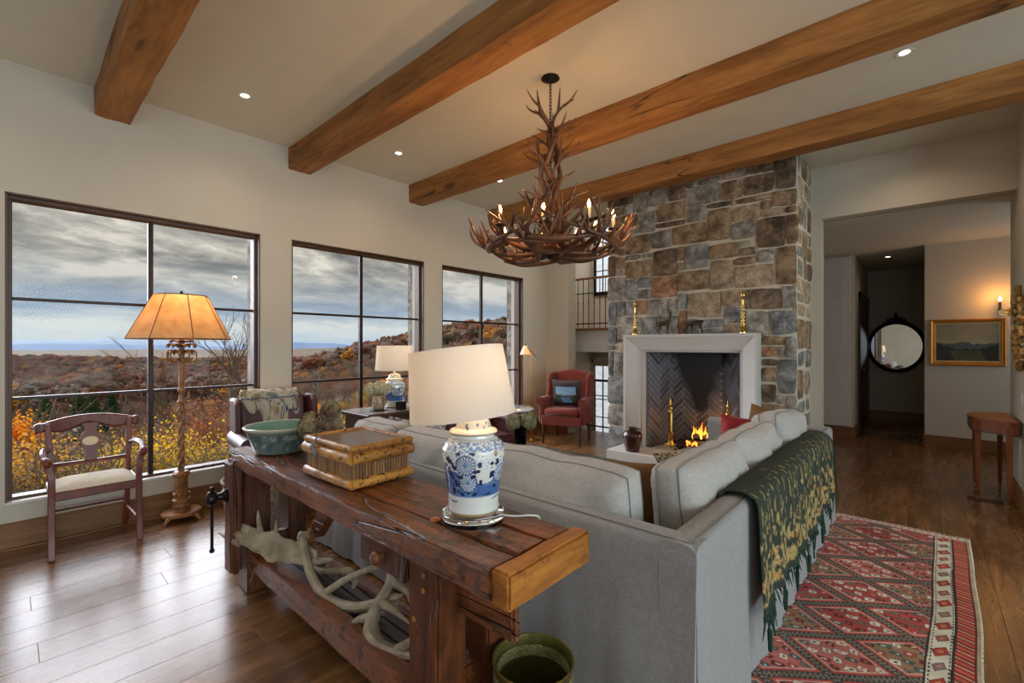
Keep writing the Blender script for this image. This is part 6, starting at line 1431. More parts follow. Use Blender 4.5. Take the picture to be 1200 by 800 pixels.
# reading lamp
t = thing('reading_lamp', 'slim brass pharmacy floor lamp with amber shade left of the red wing chair', 'lamp', (-4.33, 5.22, 0))
MB().lathe([(0, 0), (.12, 0), (.125, .008), (.03, .018), (.01, .03)], 24).obj('base_plate', M_BRASS, t, smooth=True, ang=40)
MB().tube([(0, 0, .02), (0, 0, 1.36)], .008, 8).obj('pole', M_BRASS, t, smooth=True)
MB().tube([(-.08, -.05, 1.42), (.10, .0, 1.22)], .005, 6).obj('arm', M_BLACK, t)
MB().lathe([(.022, .13), (.03, .12), (.075, .02), (.078, .0), (.072, .0), (.026, .11)], 20, cap=False).xf(Matrix.Translation((-.075, -.05, 1.27))).obj('lamp_shade', mat('amber_shade', srgb(232, 216, 180), .6, emit=srgb(255, 160, 30), estr=.55), t, smooth=True, ang=60)
MB().ball((-.075, -.05, 1.30), .03, 10).obj('bulb', mat('amber_bulb', (1, .6, .1), .3, emit=srgb(255, 170, 40), estr=3), t, smooth=True)
lamp_light('reading_lamp_glow', 'POINT', (-4.40, 5.17, 1.26), 3, srgb(255, 170, 70), shadow_soft_size=.03)

# ================================================================ LEATHER CHAIRS
M_LEA = mat('oxblood_leather', srgb(66, 26, 22), .45, var=.3, vscale=7, bump=.15)
def leather_chair(loc, rz, label, wings=True, top=.96):
    t = thing('leather_chair', label, 'chair', loc, rz)   # front +y
    mb = MB(); mb.grid(lambda u, v: ((2*u-1)*.33, -.30-.12*v+.03*(2*u-1)**2, lerp(.4, top-.03*abs(2*u-1)**3, v)), 12, 8)
    o = mb.obj('backrest', M_LEA, t, smooth=True); q = o.modifiers.new('s', 'SOLIDIFY'); q.thickness = .11; q.offset = 0; q = o.modifiers.new('b', 'BEVEL'); q.width = .03; q.segments = 3
    for s_ in (-1, 1):
        if wings: MB().prism([(-.40, .55), (-.08, .55), (-.12, .80), (-.14, top-.05), (-.2, top-.01), (-.44, top-.02)], 'x', s_*.34, s_*.40).obj('wing', M_LEA, t, bev=.025, seg=3, smooth=True, ang=60)
        mb = MB(); mb.tube([(s_*.37, -.34, .60), (s_*.37, .28, .60)], .07, 14); mb.box(s_*.31, s_*.42, -.36, .27, .15, .59, ch=.02); mb.obj('arm', M_LEA, t, smooth=True, ang=45)
        for y in (-.3, .25): MB().tube([(s_*.34, y, .16), (s_*.35, y, 0)], [.028, .018], 8).obj('leg', MD, t)
    MB().box(-.31, .31, -.32, .28, .15, .33, ch=.02).obj('seat_frame', M_LEA, t); MB().box(-.30, .30, -.29, .31, .33, .48, ch=.04).obj('seat_cushion', M_LEA, t, bev=.012)
    return t
leather_chair((-4.12, 1.60, 0), -PI/2-.12, 'dark oxblood leather wing chair with a leafy throw, beyond the celadon bowl')
def leafy():
    t = thing('throw_blanket', 'cream and blue leaf-patterned throw folded over the leather wing chair', 'blanket', (-4.12, 1.60, 0), -PI/2-.12)
    P = bez([(0, -.50, .62), (0, -.505, .85), (0, -.49, .965), (0, -.42, 1.0), (0, -.35, .97), (0, -.335, .85), (0, -.29, .56)], 10); m = len(P)-1; nu, nv = 60, 60; V = []; C = []
    cr = np.array(srgb(176, 168, 148)); bl = np.array(srgb(44, 66, 104)); tn = np.array(srgb(140, 116, 82)); dk = np.array(srgb(44, 44, 50)); g_ = np.array(srgb(120, 130, 118))
    for j in range(nv+1):
        f = j/nv*m; i0 = min(int(f), m-1); p = P[i0].lerp(P[i0+1], f-i0)
        for i in range(nu+1):
            u = i/nu; x = lerp(-.27, .30, u)+.02*math.sin(j*.2); V.append((x, p.y+noise.noise(Vector((u*5, j*.1, 0)))*.015, p.z+noise.noise(Vector((u*7, j*.1, 4)))*.012))
            q = noise.noise(Vector((u*6, j*.11, 0))); s = math.sin(u*13+3*math.sin(j*.16)+j*.05); c = cr
            if abs(s) < .09: c = dk
            elif q > .36: c = tn
            elif q < -.34: c = g_
            if abs(math.sin(j*.21)) < .07 or (abs(q-.2) < .03): c = bl
            if 25 < j < 32 and math.sin(u*24) > .6: c = bl*1.3
            C.append(c)
    mb = MB(); mb.add(V, [(j*(nu+1)+i, j*(nu+1)+i+1, (j+1)*(nu+1)+i+1, (j+1)*(nu+1)+i) for j in range(nv) for i in range(nu)])
    o = mb.obj('cloth', painted('leafy_wool', .9, .4), t, smooth=True, ang=80); vcol(o, C); s = o.modifiers.new('t', 'SOLIDIFY'); s.thickness = .012; s.offset = 0
leafy()
for o_ in bpy.data.objects:
    if o_.get('category') in ('chair', 'blanket') and abs(o_.location.y-1.60) < .01: o_.scale = (.84, .9, 1)
leather_chair((-3.52, 3.36, 0), -PI/2-.3, 'shiny dark leather club chair behind the table lamp, left of the coffee table', False, .70)
# small round pedestal table
t = thing('round_side_table', 'small round glass-topped pedestal table by the last window', 'table', (-3.90, 4.22, 0))
M_RTOP = mat('pale_glass_top', srgb(190, 200, 204), .08, coat=.6)
MB().lathe([(0, .60), (.33, .60), (.34, .606), (.34, .614), (.33, .62), (0, .62)], 40).obj('tabletop', M_RTOP, t, smooth=True, ang=40)
MB().lathe([(.15, 0), (.16, .01), (.05, .03), (.022, .06), (.022, .56), (.06, .6)], 16).obj('pedestal', M_BLACK, t, smooth=True, ang=50)
# ================================================================ CONSOLE UNDER WINDOW 2
cs = thing('console_table', 'long dark carved console table with grey top under the middle window', 'console', (-3.88, 2.61, 0))
M_CONT = mat('grey_stone_top', srgb(128, 122, 116), .25, var=.15, vscale=6)
M_CON = wood('dark_carved_walnut', srgb(40, 22, 14), srgb(84, 50, 32), 'y', 1.2, .4, .3, .05)
MB().box(-.25, .25, -.48, .48, .755, .785, ch=.006).obj('tabletop', M_CON, cs); MB().box(-.235, .235, -.465, .465, .785, .789).obj('top_panel', M_CONT, cs)
MB().box(-.215, .215, -.45, .45, .56, .755, ch=.004).obj('apron', M_CON, cs)
for i in range(2):
    y_ = -.22+i*.44; d_ = MB().box(.214, .226, y_-.20, y_+.20, .585, .735, ch=.004).obj('drawer', M_CON, cs)
    MB().lathe([(.03, 0), (.034, .004), (.02, .008), (.012, .012), (.014, .022), (0, .026)], 16).xf(Matrix.Translation((.226, y_, .66)) @ Matrix.Rotation(PI/2, 4, 'Y')).obj('rosette', M_CON, d_, smooth=True)
for sx in (-.19, .19):
    for sy in (-.42, .42): MB().lathe([(.024, 0), (.03, .03), (.02, .06), (.024, .2), (.034, .3), (.02, .4), (.03, .5), (.03, .56)], 12, loc=(sx, sy, 0)).obj('leg', M_CON, cs, smooth=True)
MB().box(-.2, .2, -.43, .43, .1, .125).obj('lower_shelf', M_CON, cs)
table_lamp('blue and white porcelain jar lamp on the console under the middle window', (-3.93, 2.60, .79), 1.04, 4, (0, 0), rz=1.9, seed=5, plinth=False, n=160)
# hydrangeas in a jug
M_HYDC = mat('cream_hydrangea', srgb(176, 160, 116), .9, var=.3, vscale=30, col2=srgb(214, 204, 170))
hyd_bunch('cream_hydrangea', 'cream hydrangea flowers standing in the small jug on the console', (-3.84, 2.36, .80), [((-.04, -.06, .20), (.05, .05, .045)), ((.03, .0, .215), (.055, .055, .05)), ((.0, .08, .19), (.055, .055, .045)), ((-.03, .02, .18), (.05, .05, .04))], M_HYDC, (0, 0, .03), n=200, ps=.013)
t = thing('ceramic_jug', 'small brown patterned jug on a dark saucer on the console', 'jug', (-3.84, 2.36, .79))
MB().lathe([(.045, .008), (.052, .012), (.056, .06), (.05, .11), (.046, .13), (.05, .142), (.046, .142), (.042, .13), (.045, .03), (0, .02)], 24).obj('body', pattern_mat('brown_leaf_glaze', [srgb(120, 92, 66), srgb(176, 156, 128), srgb(96, 76, 58)], 26, .3), t, smooth=True, ang=60)
MB().tube(bez([(.045, .02, .12), (.075, .03, .12), (.08, .035, .08), (.052, .02, .04)], 5), .006, 7).obj('handle', M_BRASS, t, smooth=True)
MB().lathe([(0, 0), (.075, .001), (.085, .006), (.08, .008), (0, .006)], 24).obj('saucer', M_BLACK, t, smooth=True, ang=40)
t = thing('candle_box', 'small dark square candle holder in front of the lamp on the console', 'candle holder', (-3.72, 2.53, .79), .2)
mb = MB(); mb.box(-.035, .035, -.035, .035, 0, .008); [mb.box(a, b, c, d, 0, .075) for a, b, c, d in ((-.035, -.028, -.035, .035), (.028, .035, -.035, .035), (-.028, .028, -.035, -.028), (-.028, .028, .028, .035))]
mb.obj('frame', M_BLACK, t); MB().box(-.024, .024, -.024, .024, .009, .05).obj('candle', mat('amber_wax', srgb(190, 96, 36), .5), t)
t = MB().lathe([(0, 0), (.05, 0), (.11, .012), (.112, .016), (.05, .006), (0, .005)], 30, loc=(-3.80, 2.88, .79)).obj('plate', mat('pale_plate', srgb(190, 190, 182), .25), smooth=True, ang=50); tag(t, 'pale shallow plate at the right end of the console', 'plate')
# woven basket on the floor
t = thing('wicker_basket', 'woven grey wicker basket on the floor beyond the left bench leg', 'basket', (-3.62, 1.22, 0))
def weave(u, v):
    a = 2*PI*u; z = .44*v; r = lerp(.17, .21, v)+.006*math.sin(a*30+(PI if int(v*22) % 2 else 0)); return (r*math.cos(a), r*math.sin(a), z)
mb = MB(); mb.grid(weave, 120, 44, wrapu=True); mb.obj('woven_wall', mat('grey_wicker', srgb(132, 120, 104), .8, var=.3, vscale=40), t)
MB().lathe([(0, .01), (.165, .01)], 24, cap=False).obj('bottom', mat('wicker_bottom', srgb(90, 80, 66), .9), t)
mb = MB(); mb.tube([(.212*math.cos(2*PI*i/40), .212*math.sin(2*PI*i/40), .44) for i in range(40)], .011, 7, closed=True); mb.obj('rim', mat('wicker_rim', srgb(120, 106, 88), .8), t)
# ================================================================ COFFEE TABLE
ct = thing('coffee_table', 'low glass-topped coffee table in front of the hearth', 'table', (-2.33, 3.0, 0))
M_EDGE = mat('green_glass_edge', srgb(92, 128, 122), .1, coat=.5)
MB().box(-.62, .62, -.40, .40, .438, .45, ch=.003).obj('glass_top', M_TGLASS, ct)
mb = MB(); mb.box(-.622, -.618, -.40, .40, .437, .451); mb.box(.618, .622, -.40, .40, .437, .451); mb.box(-.62, .62, -.402, -.398, .437, .451); mb.box(-.62, .62, .398, .402, .437, .451); mb.obj('glass_edge', M_EDGE, ct)
for a in (-.55, .55):
    for b in (-.34, .34): MB().box(a-.03, a+.03, b-.03, b+.03, 0, .437, ch=.004).obj('leg', M_CON, ct)
MB().box(-.57, .57, -.36, .36, .40, .425).obj('frame_shelf', M_TGLASS, ct); MB().box(-.56, .56, -.35, .35, .12, .14).obj('lower_shelf', M_CON, ct)
hyd_bunch('sage_hydrangea', 'pale green hydrangea heads in the dark glass vase on the coffee table', (-2.80, 3.22, .45), [((-.055, -.045, .235), (.065, .065, .07)), ((.06, .05, .25), (.068, .068, .075))], mat('sage_petals', srgb(112, 116, 84), .9, var=.4, vscale=30, col2=srgb(168, 166, 132)), (0, 0, .03), n=300, ps=.012)
t = thing('glass_vase', 'dark tinted glass vase holding the green hydrangeas', 'vase', (-2.80, 3.22, .45))
MB().lathe([(.045, 0), (.05, .004), (.058, .1), (.066, .19), (.062, .19), (.054, .1), (.045, .012), (0, .01)], 24).obj('body', glass_mat('smoked_glass', (.28, .32, .24), 1.5), t, smooth=True, ang=60)
mb = MB(); r_ = random.Random(3)
for k in range(60):
    a = r_.random()*6.28; z = .02+r_.random()*.13; mb.obox((.038*math.cos(a), .038*math.sin(a), z), (.01, 0, .004), (0, .01, 0), (0, 0, .014))
o = mb.obj('leaves', mat('dark_leaf', srgb(44, 48, 32), .8), t)
t = thing('serving_tray', 'dark wooden tray with a red box on the coffee table', 'tray', (-2.58, 3.05, .452))
mb = MB().box(-.16, .16, -.1, .1, 0, .008); [mb.box(a, b, c, d, 0, .03) for a, b, c, d in ((-.16, .16, -.1, -.092), (-.16, .16, .092, .1), (-.16, -.152, -.092, .092), (.152, .16, -.092, .092))]
mb.obj('tray_frame', MD, t)
tag(MB().box(-2.63, -2.55, 3.02, 3.09, .461, .52, ch=.008).obj('red_box', mat('red_lacquer', srgb(150, 36, 24), .3)), 'small red lacquer box on the coffee table tray', 'box')
# ================================================================ HALL TABLE, MIRRORS, PICTURES
ht = thing('demilune_table', 'mahogany half-round side table with tapering legs against the right wall', 'table', (.595, 6.10, 0))
M_MAHX = wood('satin_mahogany', srgb(78, 38, 18), srgb(146, 82, 42), 'z', 1.2, .5, .1, .05, spec=.3)
arc = [(.0, -.38), (-.06, -.385), (-.10, -.36)]+[(-.10-.20*math.cos(q)**.6 if math.cos(q) > 0 else -.10, .30*math.sin(q)) for q in [(-PI/2+PI*i/12) for i in range(1, 12)]]+[(-.10, .36), (-.06, .385), (0, .38)]
MB().prism(arc, 'z', .735, .752).obj('tabletop', M_MAHX, ht, bev=.004)
arc2 = [(x*.92, y*.95) for x, y in arc]
MB().prism(arc2, 'z', .63, .735).obj('apron', M_MAHX, ht)
MB().prism([(x*.95, y*.965) for x, y in arc], 'z', .628, .64).obj('apron_bead', MD, ht)
MB().box(-.292, -.272, -.08, .08, .65, .72).obj('drawer_front', MD, ht)
for x_, y_ in ((-.235, -.17), (-.235, .17), (-.055, -.345), (-.055, .345)):
    lg = MB(); V = [(x_+a*w_, y_+b*w_, z) for z, w_ in ((.70, .021), (.08, .011)) for a, b in ((-1, -1), (1, -1), (1, 1), (-1, 1))]
    lg.add(V, [(0, 1, 2, 3), (7, 6, 5, 4)]+[(k, (k+1) % 4, 4+(k+1) % 4, 4+k) for k in range(4)]); l_ = lg.obj('leg', M_MAHX, ht)
    MB().tube([(x_, y_, .085), (x_, y_, .03)], [.012, .008], 8).ball((x_, y_, .013), .013, 8).obj('brass_caster', M_BRASS, l_, smooth=True)
tag(MB().box(.29, .52, 5.86, 5.99, .0005, .006, ch=.002).obj('floor_vent', mat('bronze_vent', srgb(58, 44, 32), .5, metal=.4)), 'flat dark metal floor vent beside the half-round table foot', 'vent')
# gilt mirror on right wall (seen edge on)
gm = thing('gilt_mirror', 'ornate carved gilt mirror on the right wall above the half-round table', 'mirror', (.618, 5.68, 1.53), 0)
mb = MB(); r_ = random.Random(6)
for i in range(60):
    a = 2*PI*i/60; y_ = .27*math.cos(a); z_ = .27*math.sin(a); k = r_.uniform(.018, .036)
    mb.ball((-.03+r_.uniform(-.012, .012), y_, z_), (k*.8, k, k), 7, jit=.5, seed=i)
for i in range(34):
    y_ = r_.uniform(-.06, .06); z_ = .30+r_.random()*.05; mb.ball((-.04, y_*(1-(z_-.28)*3), z_), (.02, .02, .026), 6, jit=.4, seed=i)
    mb.ball((-.03, y_, -.30+r_.uniform(-.03, .03)), (.02, .022, .02), 6, jit=.4, seed=i+50)
mb.obj('carved_frame', M_GILT, gm, smooth=True)
M_MIR = mat('mirror_glass', (.9, .9, .9), .01, metal=1.0)
MB().lathe([(0, -.03), (.25, -.03), (.25, 0)], 40).xf(Matrix.Rotation(PI/2, 4, 'Y')).obj('mirror_plate', M_MIR, gm)
mb = MB()
for k in range(5): mb.tube(bez([(-.03, -.05+k*.02, .30), (-.05, -.06+k*.03, .33), (-.04, -.08+k*.04, .365)], 4), [.01]*5+[.007]*3+[.003], 6)
mb.ball((-.03, -.1, .20), (.03, .03, .04), 8, jit=.3).ball((-.05, .06, .24), (.03, .02, .025), 8, jit=.3); mb.obj('crest', M_GILT, gm, smooth=True)
# sconce on the hall wall above the painting
sc = thing('candle_sconce', 'lit brass candle sconce on the hall wall above the landscape painting', 'sconce', (.705, 8.56, 1.86))
MB().tube(bez([(.10, 0, -.03), (.09, -.10, -.06), (.0, -.16, -.06), (0, -.16, -.0)], 6), .006, 7).obj('arm', M_BRASS, sc, smooth=True)
MB().lathe([(0, 0), (.04, 0), (.045, .008), (.02, .014), (0, .016)], 18).xf(Matrix.Translation((.10, 0, -.03)) @ Matrix.Rotation(PI/2, 4, 'X')).obj('backplate', M_BRASS, sc, smooth=True)
MB().lathe([(.012, -.01), (.03, -.002), (.032, .006), (.012, .006)], 14, loc=(0, -.16, 0)).obj('drip_cup', M_BRASS, sc, smooth=True)
MB().tube([(0, -.16, .0), (0, -.16, .10)], .012, 10).obj('candle_sleeve', M_CUP, sc, smooth=True)
MB().lathe([(.006, .10), (.016, .118), (.014, .135), (.004, .16), (0, .165)], 12, loc=(0, -.16, 0)).obj('candle_bulb', M_CBULB, sc, smooth=True)
lamp_light('sconce_light', 'POINT', (.705, 8.36, 2.02), 5.5, srgb(255, 176, 92), shadow_soft_size=.02)
# painting
pt = thing('landscape_painting', 'gold framed oil painting of mountains and trees on the hall wall', 'painting', (.414, 8.56, 1.445))
pf = [(0, 0), (0, -.03), (.012, -.034), (.03, -.024), (.045, -.02), (.05, -.012), (.05, 0)]
M_PF = mat('warm_gilt_frame', srgb(190, 128, 50), .35, metal=.6, var=.15); mb = MB(); X, Z = .36, .31
for i in range(len(pf)-1):
    (u0, d0), (u1, d1) = pf[i], pf[i+1]; L = lambda u, d: [(-X+u, d, -Z+u), (X-u, d, -Z+u), (X-u, d, Z-u), (-X+u, d, Z-u)]; A, B = L(u0, d0), L(u1, d1)
    for k in range(4): mb.add([A[k], A[(k+1) % 4], B[(k+1) % 4], B[k]], [(0, 1, 2, 3)])
mb.obj('frame', M_PF, pt)
nu, nv = 120, 90; mb = MB(); mb.grid(lambda u, v: (lerp(-X+.05, X-.05, u), -.008, lerp(-Z+.05, Z-.05, v)), nu, nv); o = mb.obj('canvas', painted('oil_paint', .45), pt)
vcol(o, landscape(nu, nv, (srgb(112, 116, 100), srgb(168, 152, 112)), .30, (srgb(70, 84, 84), srgb(30, 34, 20)), (srgb(70, 70, 44), srgb(34, 38, 22)), 11, border=(.025, .03, srgb(196, 176, 122))))
# round mirror
rm = thing('round_mirror', 'round mirror with black carved scalloped frame and crest in the hall passage', 'mirror', (-.388, 10.92, 1.385)); rm.scale = (.89, 1, 1)
mb = MB()
for i in range(48):
    a = 2*PI*i/48; R_ = .445; mb.ball((R_*math.cos(a), -.03, R_*math.sin(a)), (.038 if i % 2 else .03,)*3, 8)
mb.tube([(.44*math.cos(2*PI*i/60), -.02, .44*math.sin(2*PI*i/60)) for i in range(60)], .035, 8, closed=True)
M_BF = mat('black_carved_frame', srgb(14, 12, 11), .35, bump=.3)
mb.obj('carved_frame', M_BF, rm, smooth=True)
mb = MB(); [mb.ball((x_, -.03, z_), (k, .03, k*1.1), 8, jit=.3, seed=i) for i, (x_, z_, k) in enumerate(((0, .50, .05), (-.07, .49, .045), (.07, .49, .045), (0, .56, .035), (-.13, .475, .03), (.13, .475, .03), (0, .60, .022)))]
mb.obj('crest', M_BF, rm, smooth=True)
MB().lathe([(0, .018), (.42, .018), (.42, 0)], 48).xf(Matrix.Rotation(PI/2, 4, 'X')).obj('mirror_plate', M_MIR, rm)
# ================================================================ OUTDOORS
def hgt(X, Y):
    dx, dy = X+4.9, Y-1.0; r = math.hypot(dx, dy)+1e-6; th = math.degrees(math.atan2(Y, -X)) if X < 0 else 90
    base = interp(r, [0, 3, 10, 25, 50, 100, 160, 250, 400, 520, 700, 850, 1000, 1500, 3000, 6000, 9000], [-.6, -1.2, -3.6, -8.0, -14, -20, -24, -27, -33, -36, -30, -24, -36, -70, -90, -70, -60])
    base += noise.noise(Vector((X*.004, Y*.004, 0)))*interp(r, [0, 60, 500, 1000], [0, 3, 12, 14])+noise.noise(Vector((X*.03, Y*.03, 4)))*interp(r, [0, 20, 80], [0, .8, 1.5])
    tan = interp(th, [14, 20, 23, 27, 30, 36, 40, 45, 50, 60], [-.09, -.055, -.028, -.010, .004, .028, .046, .057, .060, .06])
    crest = 1.4+380*tan-9
    hill = interp(r, [60, 140, 380, 520, 700], [-16, lerp(-16, crest, .25), crest, crest-12, crest-30])
    w_ = interp(th, [12, 20], [0, 1])
    if r > 60: base = lerp(base, max(base, hill), w_*interp(r, [60, 110], [0, 1])) 
    return base
def terrain():
    nr, na = 120, 100; V = []
    for j in range(nr+1):
        r = 2.5*(9000/2.5)**(j/nr)
        for i in range(na+1):
            a = math.radians(lerp(-28, 78, i/na)); X = -4.95-r*math.cos(a); Y = 1.0+r*math.sin(a); V.append((X, Y, hgt(X, Y)))
    mb = MB(); mb.add(V, [(j*(na+1)+i, j*(na+1)+i+1, (j+1)*(na+1)+i+1, (j+1)*(na+1)+i) for j in range(nr) for i in range(na)])
    m = bpy.data.materials.new('autumn_ground'); m.use_nodes = True; t = NT(m.node_tree); b = t.n['Principled BSDF']; tc = t.add('ShaderNodeTexCoord').outputs['Object']
    n1_ = t.noise(tc, .012, 6, .6); n2_ = t.noise(tc, 1.4, 5, .7)
    c = t.ramp(n1_, [(.38, srgb(92, 64, 56)), (.46, srgb(112, 84, 72)), (.53, srgb(128, 118, 84)), (.6, srgb(104, 90, 80))])
    c = t.mix(t.ramp(n2_, [(.4, 0), (.65, .6)]), c, srgb(84, 70, 50))
    t.l.new(c, b.inputs['Base Color']); b.inputs['Roughness'].default_value = .95; b.inputs['Specular IOR Level'].default_value = .1
    struct(mb.obj('terrain', m, smooth=True))
terrain()
def ridge(name, r, prof, col, z0=-120, seed=0, a0=-30, a1=80):
    n = 160; V = []
    for k in range(2):
        for i in range(n+1):
            d = lerp(a0, a1, i/n); a = math.radians(d)
            for q in range(4):
                pass
    rows = 6; V = []
    for j in range(rows+1):
        v = j/rows
        for i in range(n+1):
            d = lerp(a0, a1, i/n); a = math.radians(d); top = interp(d, prof[0], prof[1])*r+r*.004*(noise.noise(Vector((d*.22, seed, 0)))+.4*noise.noise(Vector((d*.9, seed, 0))))
            rr_ = r-(1-v)*r*.12; V.append((-rr_*math.cos(a), rr_*math.sin(a), lerp(z0, top, v)))
    mb = MB(); mb.add(V, [(j*(n+1)+i, j*(n+1)+i+1, (j+1)*(n+1)+i+1, (j+1)*(n+1)+i) for j in range(rows) for i in range(n)])
    for i in range(n+1):
        d = lerp(a0, a1, i/n); a = math.radians(d); mb.v.append((-r*1.1*math.cos(a), r*1.1*math.sin(a), z0))
    b = len(V); mb.f += [(rows*(n+1)+i, rows*(n+1)+i+1, b+i+1, b+i) for i in range(n)]; mb.mi += [0]*n
    struct(mb.obj(name, mat(name+'_far_tint', col, .95, var=.06, vscale=.002, spec=.05), smooth=True))
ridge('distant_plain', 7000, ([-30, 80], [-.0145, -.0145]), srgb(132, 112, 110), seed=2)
ridge('distant_mountain', 13000, ([-30, 0, 6, 12, 18, 22, 26, 30, 40, 80], [.001, .001, .004, .001, -.004, .008, .006, 0, -.004, -.004]), srgb(122, 142, 172), seed=5)  # both ranges carry blue distance haze painted into their colour
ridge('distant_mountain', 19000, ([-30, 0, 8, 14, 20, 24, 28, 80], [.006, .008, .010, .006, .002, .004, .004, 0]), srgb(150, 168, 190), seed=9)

# ---- tree prototypes (never linked: only the source shapes of the woods)
def canopy_mat(name, stops, val=.25):
    m = bpy.data.materials.new(name); m.use_nodes = True; t = NT(m.node_tree); b = t.n['Principled BSDF']
    oi = t.add('ShaderNodeObjectInfo').outputs['Random']; tc = t.add('ShaderNodeTexCoord').outputs['Object']
    c = t.ramp(oi, stops); n_ = t.noise(tc, 4.5, 4, .7)
    hs = t.add('ShaderNodeHueSaturation', {'Color': c, 'Value': t.math('ADD', t.math('MULTIPLY', n_, val*4), 1-val*2)})
    t.l.new(hs.outputs[0], b.inputs['Base Color']); b.inputs['Roughness'].default_value = .9; b.inputs['Specular IOR Level'].default_value = .1
    tl_ = t.add('ShaderNodeBsdfTranslucent', {'Color': hs.outputs[0]}); mx = t.add('ShaderNodeMixShader', {0: .5}); t.l.new(b.outputs[0], mx.inputs[1]); t.l.new(tl_.outputs[0], mx.inputs[2]); t.l.new(mx.outputs[0], t.n['Material Output'].inputs[0])
    return m
M_FOL = canopy_mat('autumn_canopy', [(0, srgb(126, 84, 68)), (.2, srgb(136, 94, 72)), (.34, srgb(128, 112, 100)), (.52, srgb(148, 130, 114)), (.66, srgb(154, 100, 66)), (.76, srgb(128, 74, 66)), (.86, srgb(122, 114, 92)), (.94, srgb(184, 126, 62)), (.98, srgb(206, 152, 58))])
M_FOLY = canopy_mat('yellow_leaves', [(0, srgb(206, 168, 44)), (.35, srgb(222, 178, 50)), (.6, srgb(176, 150, 62)), (.8, srgb(206, 132, 44)), (1, srgb(190, 170, 80))], .2)
M_FOLR = canopy_mat('rust_leaves', [(0, srgb(150, 84, 52)), (.5, srgb(176, 106, 66)), (1, srgb(140, 96, 70))], .2)
M_FOLB = canopy_mat('grey_brown_brush', [(0, srgb(132, 112, 92)), (.5, srgb(150, 124, 96)), (.8, srgb(142, 104, 76)), (1, srgb(128, 122, 88))], .2)
M_FOLO = canopy_mat('orange_leaves', [(0, srgb(236, 160, 36)), (1, srgb(226, 140, 30))], .2)
M_FOLG = canopy_mat('dark_evergreen', [(0, srgb(62, 86, 54)), (1, srgb(88, 112, 66))], .2)
M_TWIG = mat('grey_bark', srgb(124, 110, 96), .9, var=.2, vscale=8)
def crown_proto(seed, n=70, flat=1.0):
    r = random.Random(seed); mb = MB()
    lobes = [(Vector((r.uniform(-.3, .3), r.uniform(-.3, .3), r.uniform(.42, .85))), r.uniform(.18, .34)) for _ in range(7)]
    for c, R_ in lobes: mb.ball(c, (R_, R_, R_*.85*flat), 7, jit=.5, seed=seed+c.x)
    for i in range(n*3):
        c, R_ = r.choice(lobes); d = Vector((r.gauss(0, 1), r.gauss(0, 1), r.gauss(0, 1))).normalized(); p = c+d*R_*r.uniform(.9, 1.2); u = d.orthogonal().normalized()*r.uniform(.03, .07); w_ = d.cross(u)
        mb.add([p-u-w_, p+u-w_, p+u+w_+d*.03, p-u+w_], [(0, 1, 2, 3)])
    mb.tube([(0, 0, -.1), (0, 0, .5)], [.035, .02], 5); return mb
def branch(mb, p, d, L, r, depth, rr, ends, spread=.55, n=3):
    pts = [p.copy()]; q = p.copy(); dd = d.copy()
    for i in range(3): dd = (dd+Vector((rr.uniform(-1, 1), rr.uniform(-1, 1), rr.uniform(-.3, .7)))*.16).normalized(); q = q+dd*L/3; pts.append(q.copy())
    mb.tube(pts, [r, r*.85, r*.7, r*.55], 4 if depth < 3 else 5, cap=False)
    if depth == 0: ends.append(q); return
    for i in range(n):
        nd = (dd+Vector((rr.uniform(-1, 1), rr.uniform(-1, 1), rr.uniform(-.5, .9)))*spread*1.3).normalized(); branch(mb, pts[rr.choice([1, 2, 3, 3])], nd, L*rr.uniform(.55, .8), r*.55, depth-1, rr, ends, spread, n)
    ends.append(q)
def leafy_tree(seed, H_, depth, n, nleaf, ls, spread=.55, trunk=.3, sprd=.5, multi=1):
    rr = random.Random(seed); mb = MB(); ends = []
    for k in range(multi):
        d = Vector((rr.uniform(-1, 1)*(.6 if multi > 1 else .1), rr.uniform(-1, 1)*(.6 if multi > 1 else .1), 1)).normalized()
        branch(mb, Vector((0, 0, 0)), d, H_*trunk, H_*.018, depth, rr, ends, spread, n)
    lf = MB()
    for i in range(nleaf):
        e = rr.choice(ends); p = e+Vector((rr.gauss(0, 1), rr.gauss(0, 1), rr.gauss(0, 1)))*H_*.045*sprd*2; u = Vector((rr.uniform(-1, 1), rr.uniform(-1, 1), rr.uniform(-1, 1))).normalized()*ls*rr.uniform(.6, 1.3); w_ = u.orthogonal().normalized()*u.length*.7
        lf.add([p-u, p-w_, p+u, p+w_], [(0, 1, 2, 3)])
    return mb, lf
def two(mb, lf, name, m1, m2):
    b = len(mb.v); mb.v += lf.v; mb.f += [tuple(b+i for i in f) for f in lf.f]; mb.mi += [1]*len(lf.f)
    o = bpy.data.objects.new(name, mb.mesh_raw(name, [m1, m2])); return o
def mesh_raw(s, name, mats):
    me = bpy.data.meshes.new(name); me.from_pydata(s.v, [], s.f)
    for m in mats: me.materials.append(m)
    me.polygons.foreach_set('material_index', s.mi); me.update(); return me
MB.mesh_raw = mesh_raw
def proto_crown(seed): o = bpy.data.objects.new('crown_source', crown_proto(seed).mesh_raw('crown_source', [M_FOL])); return o
P_CROWN = [proto_crown(s) for s in (1, 2, 3)]
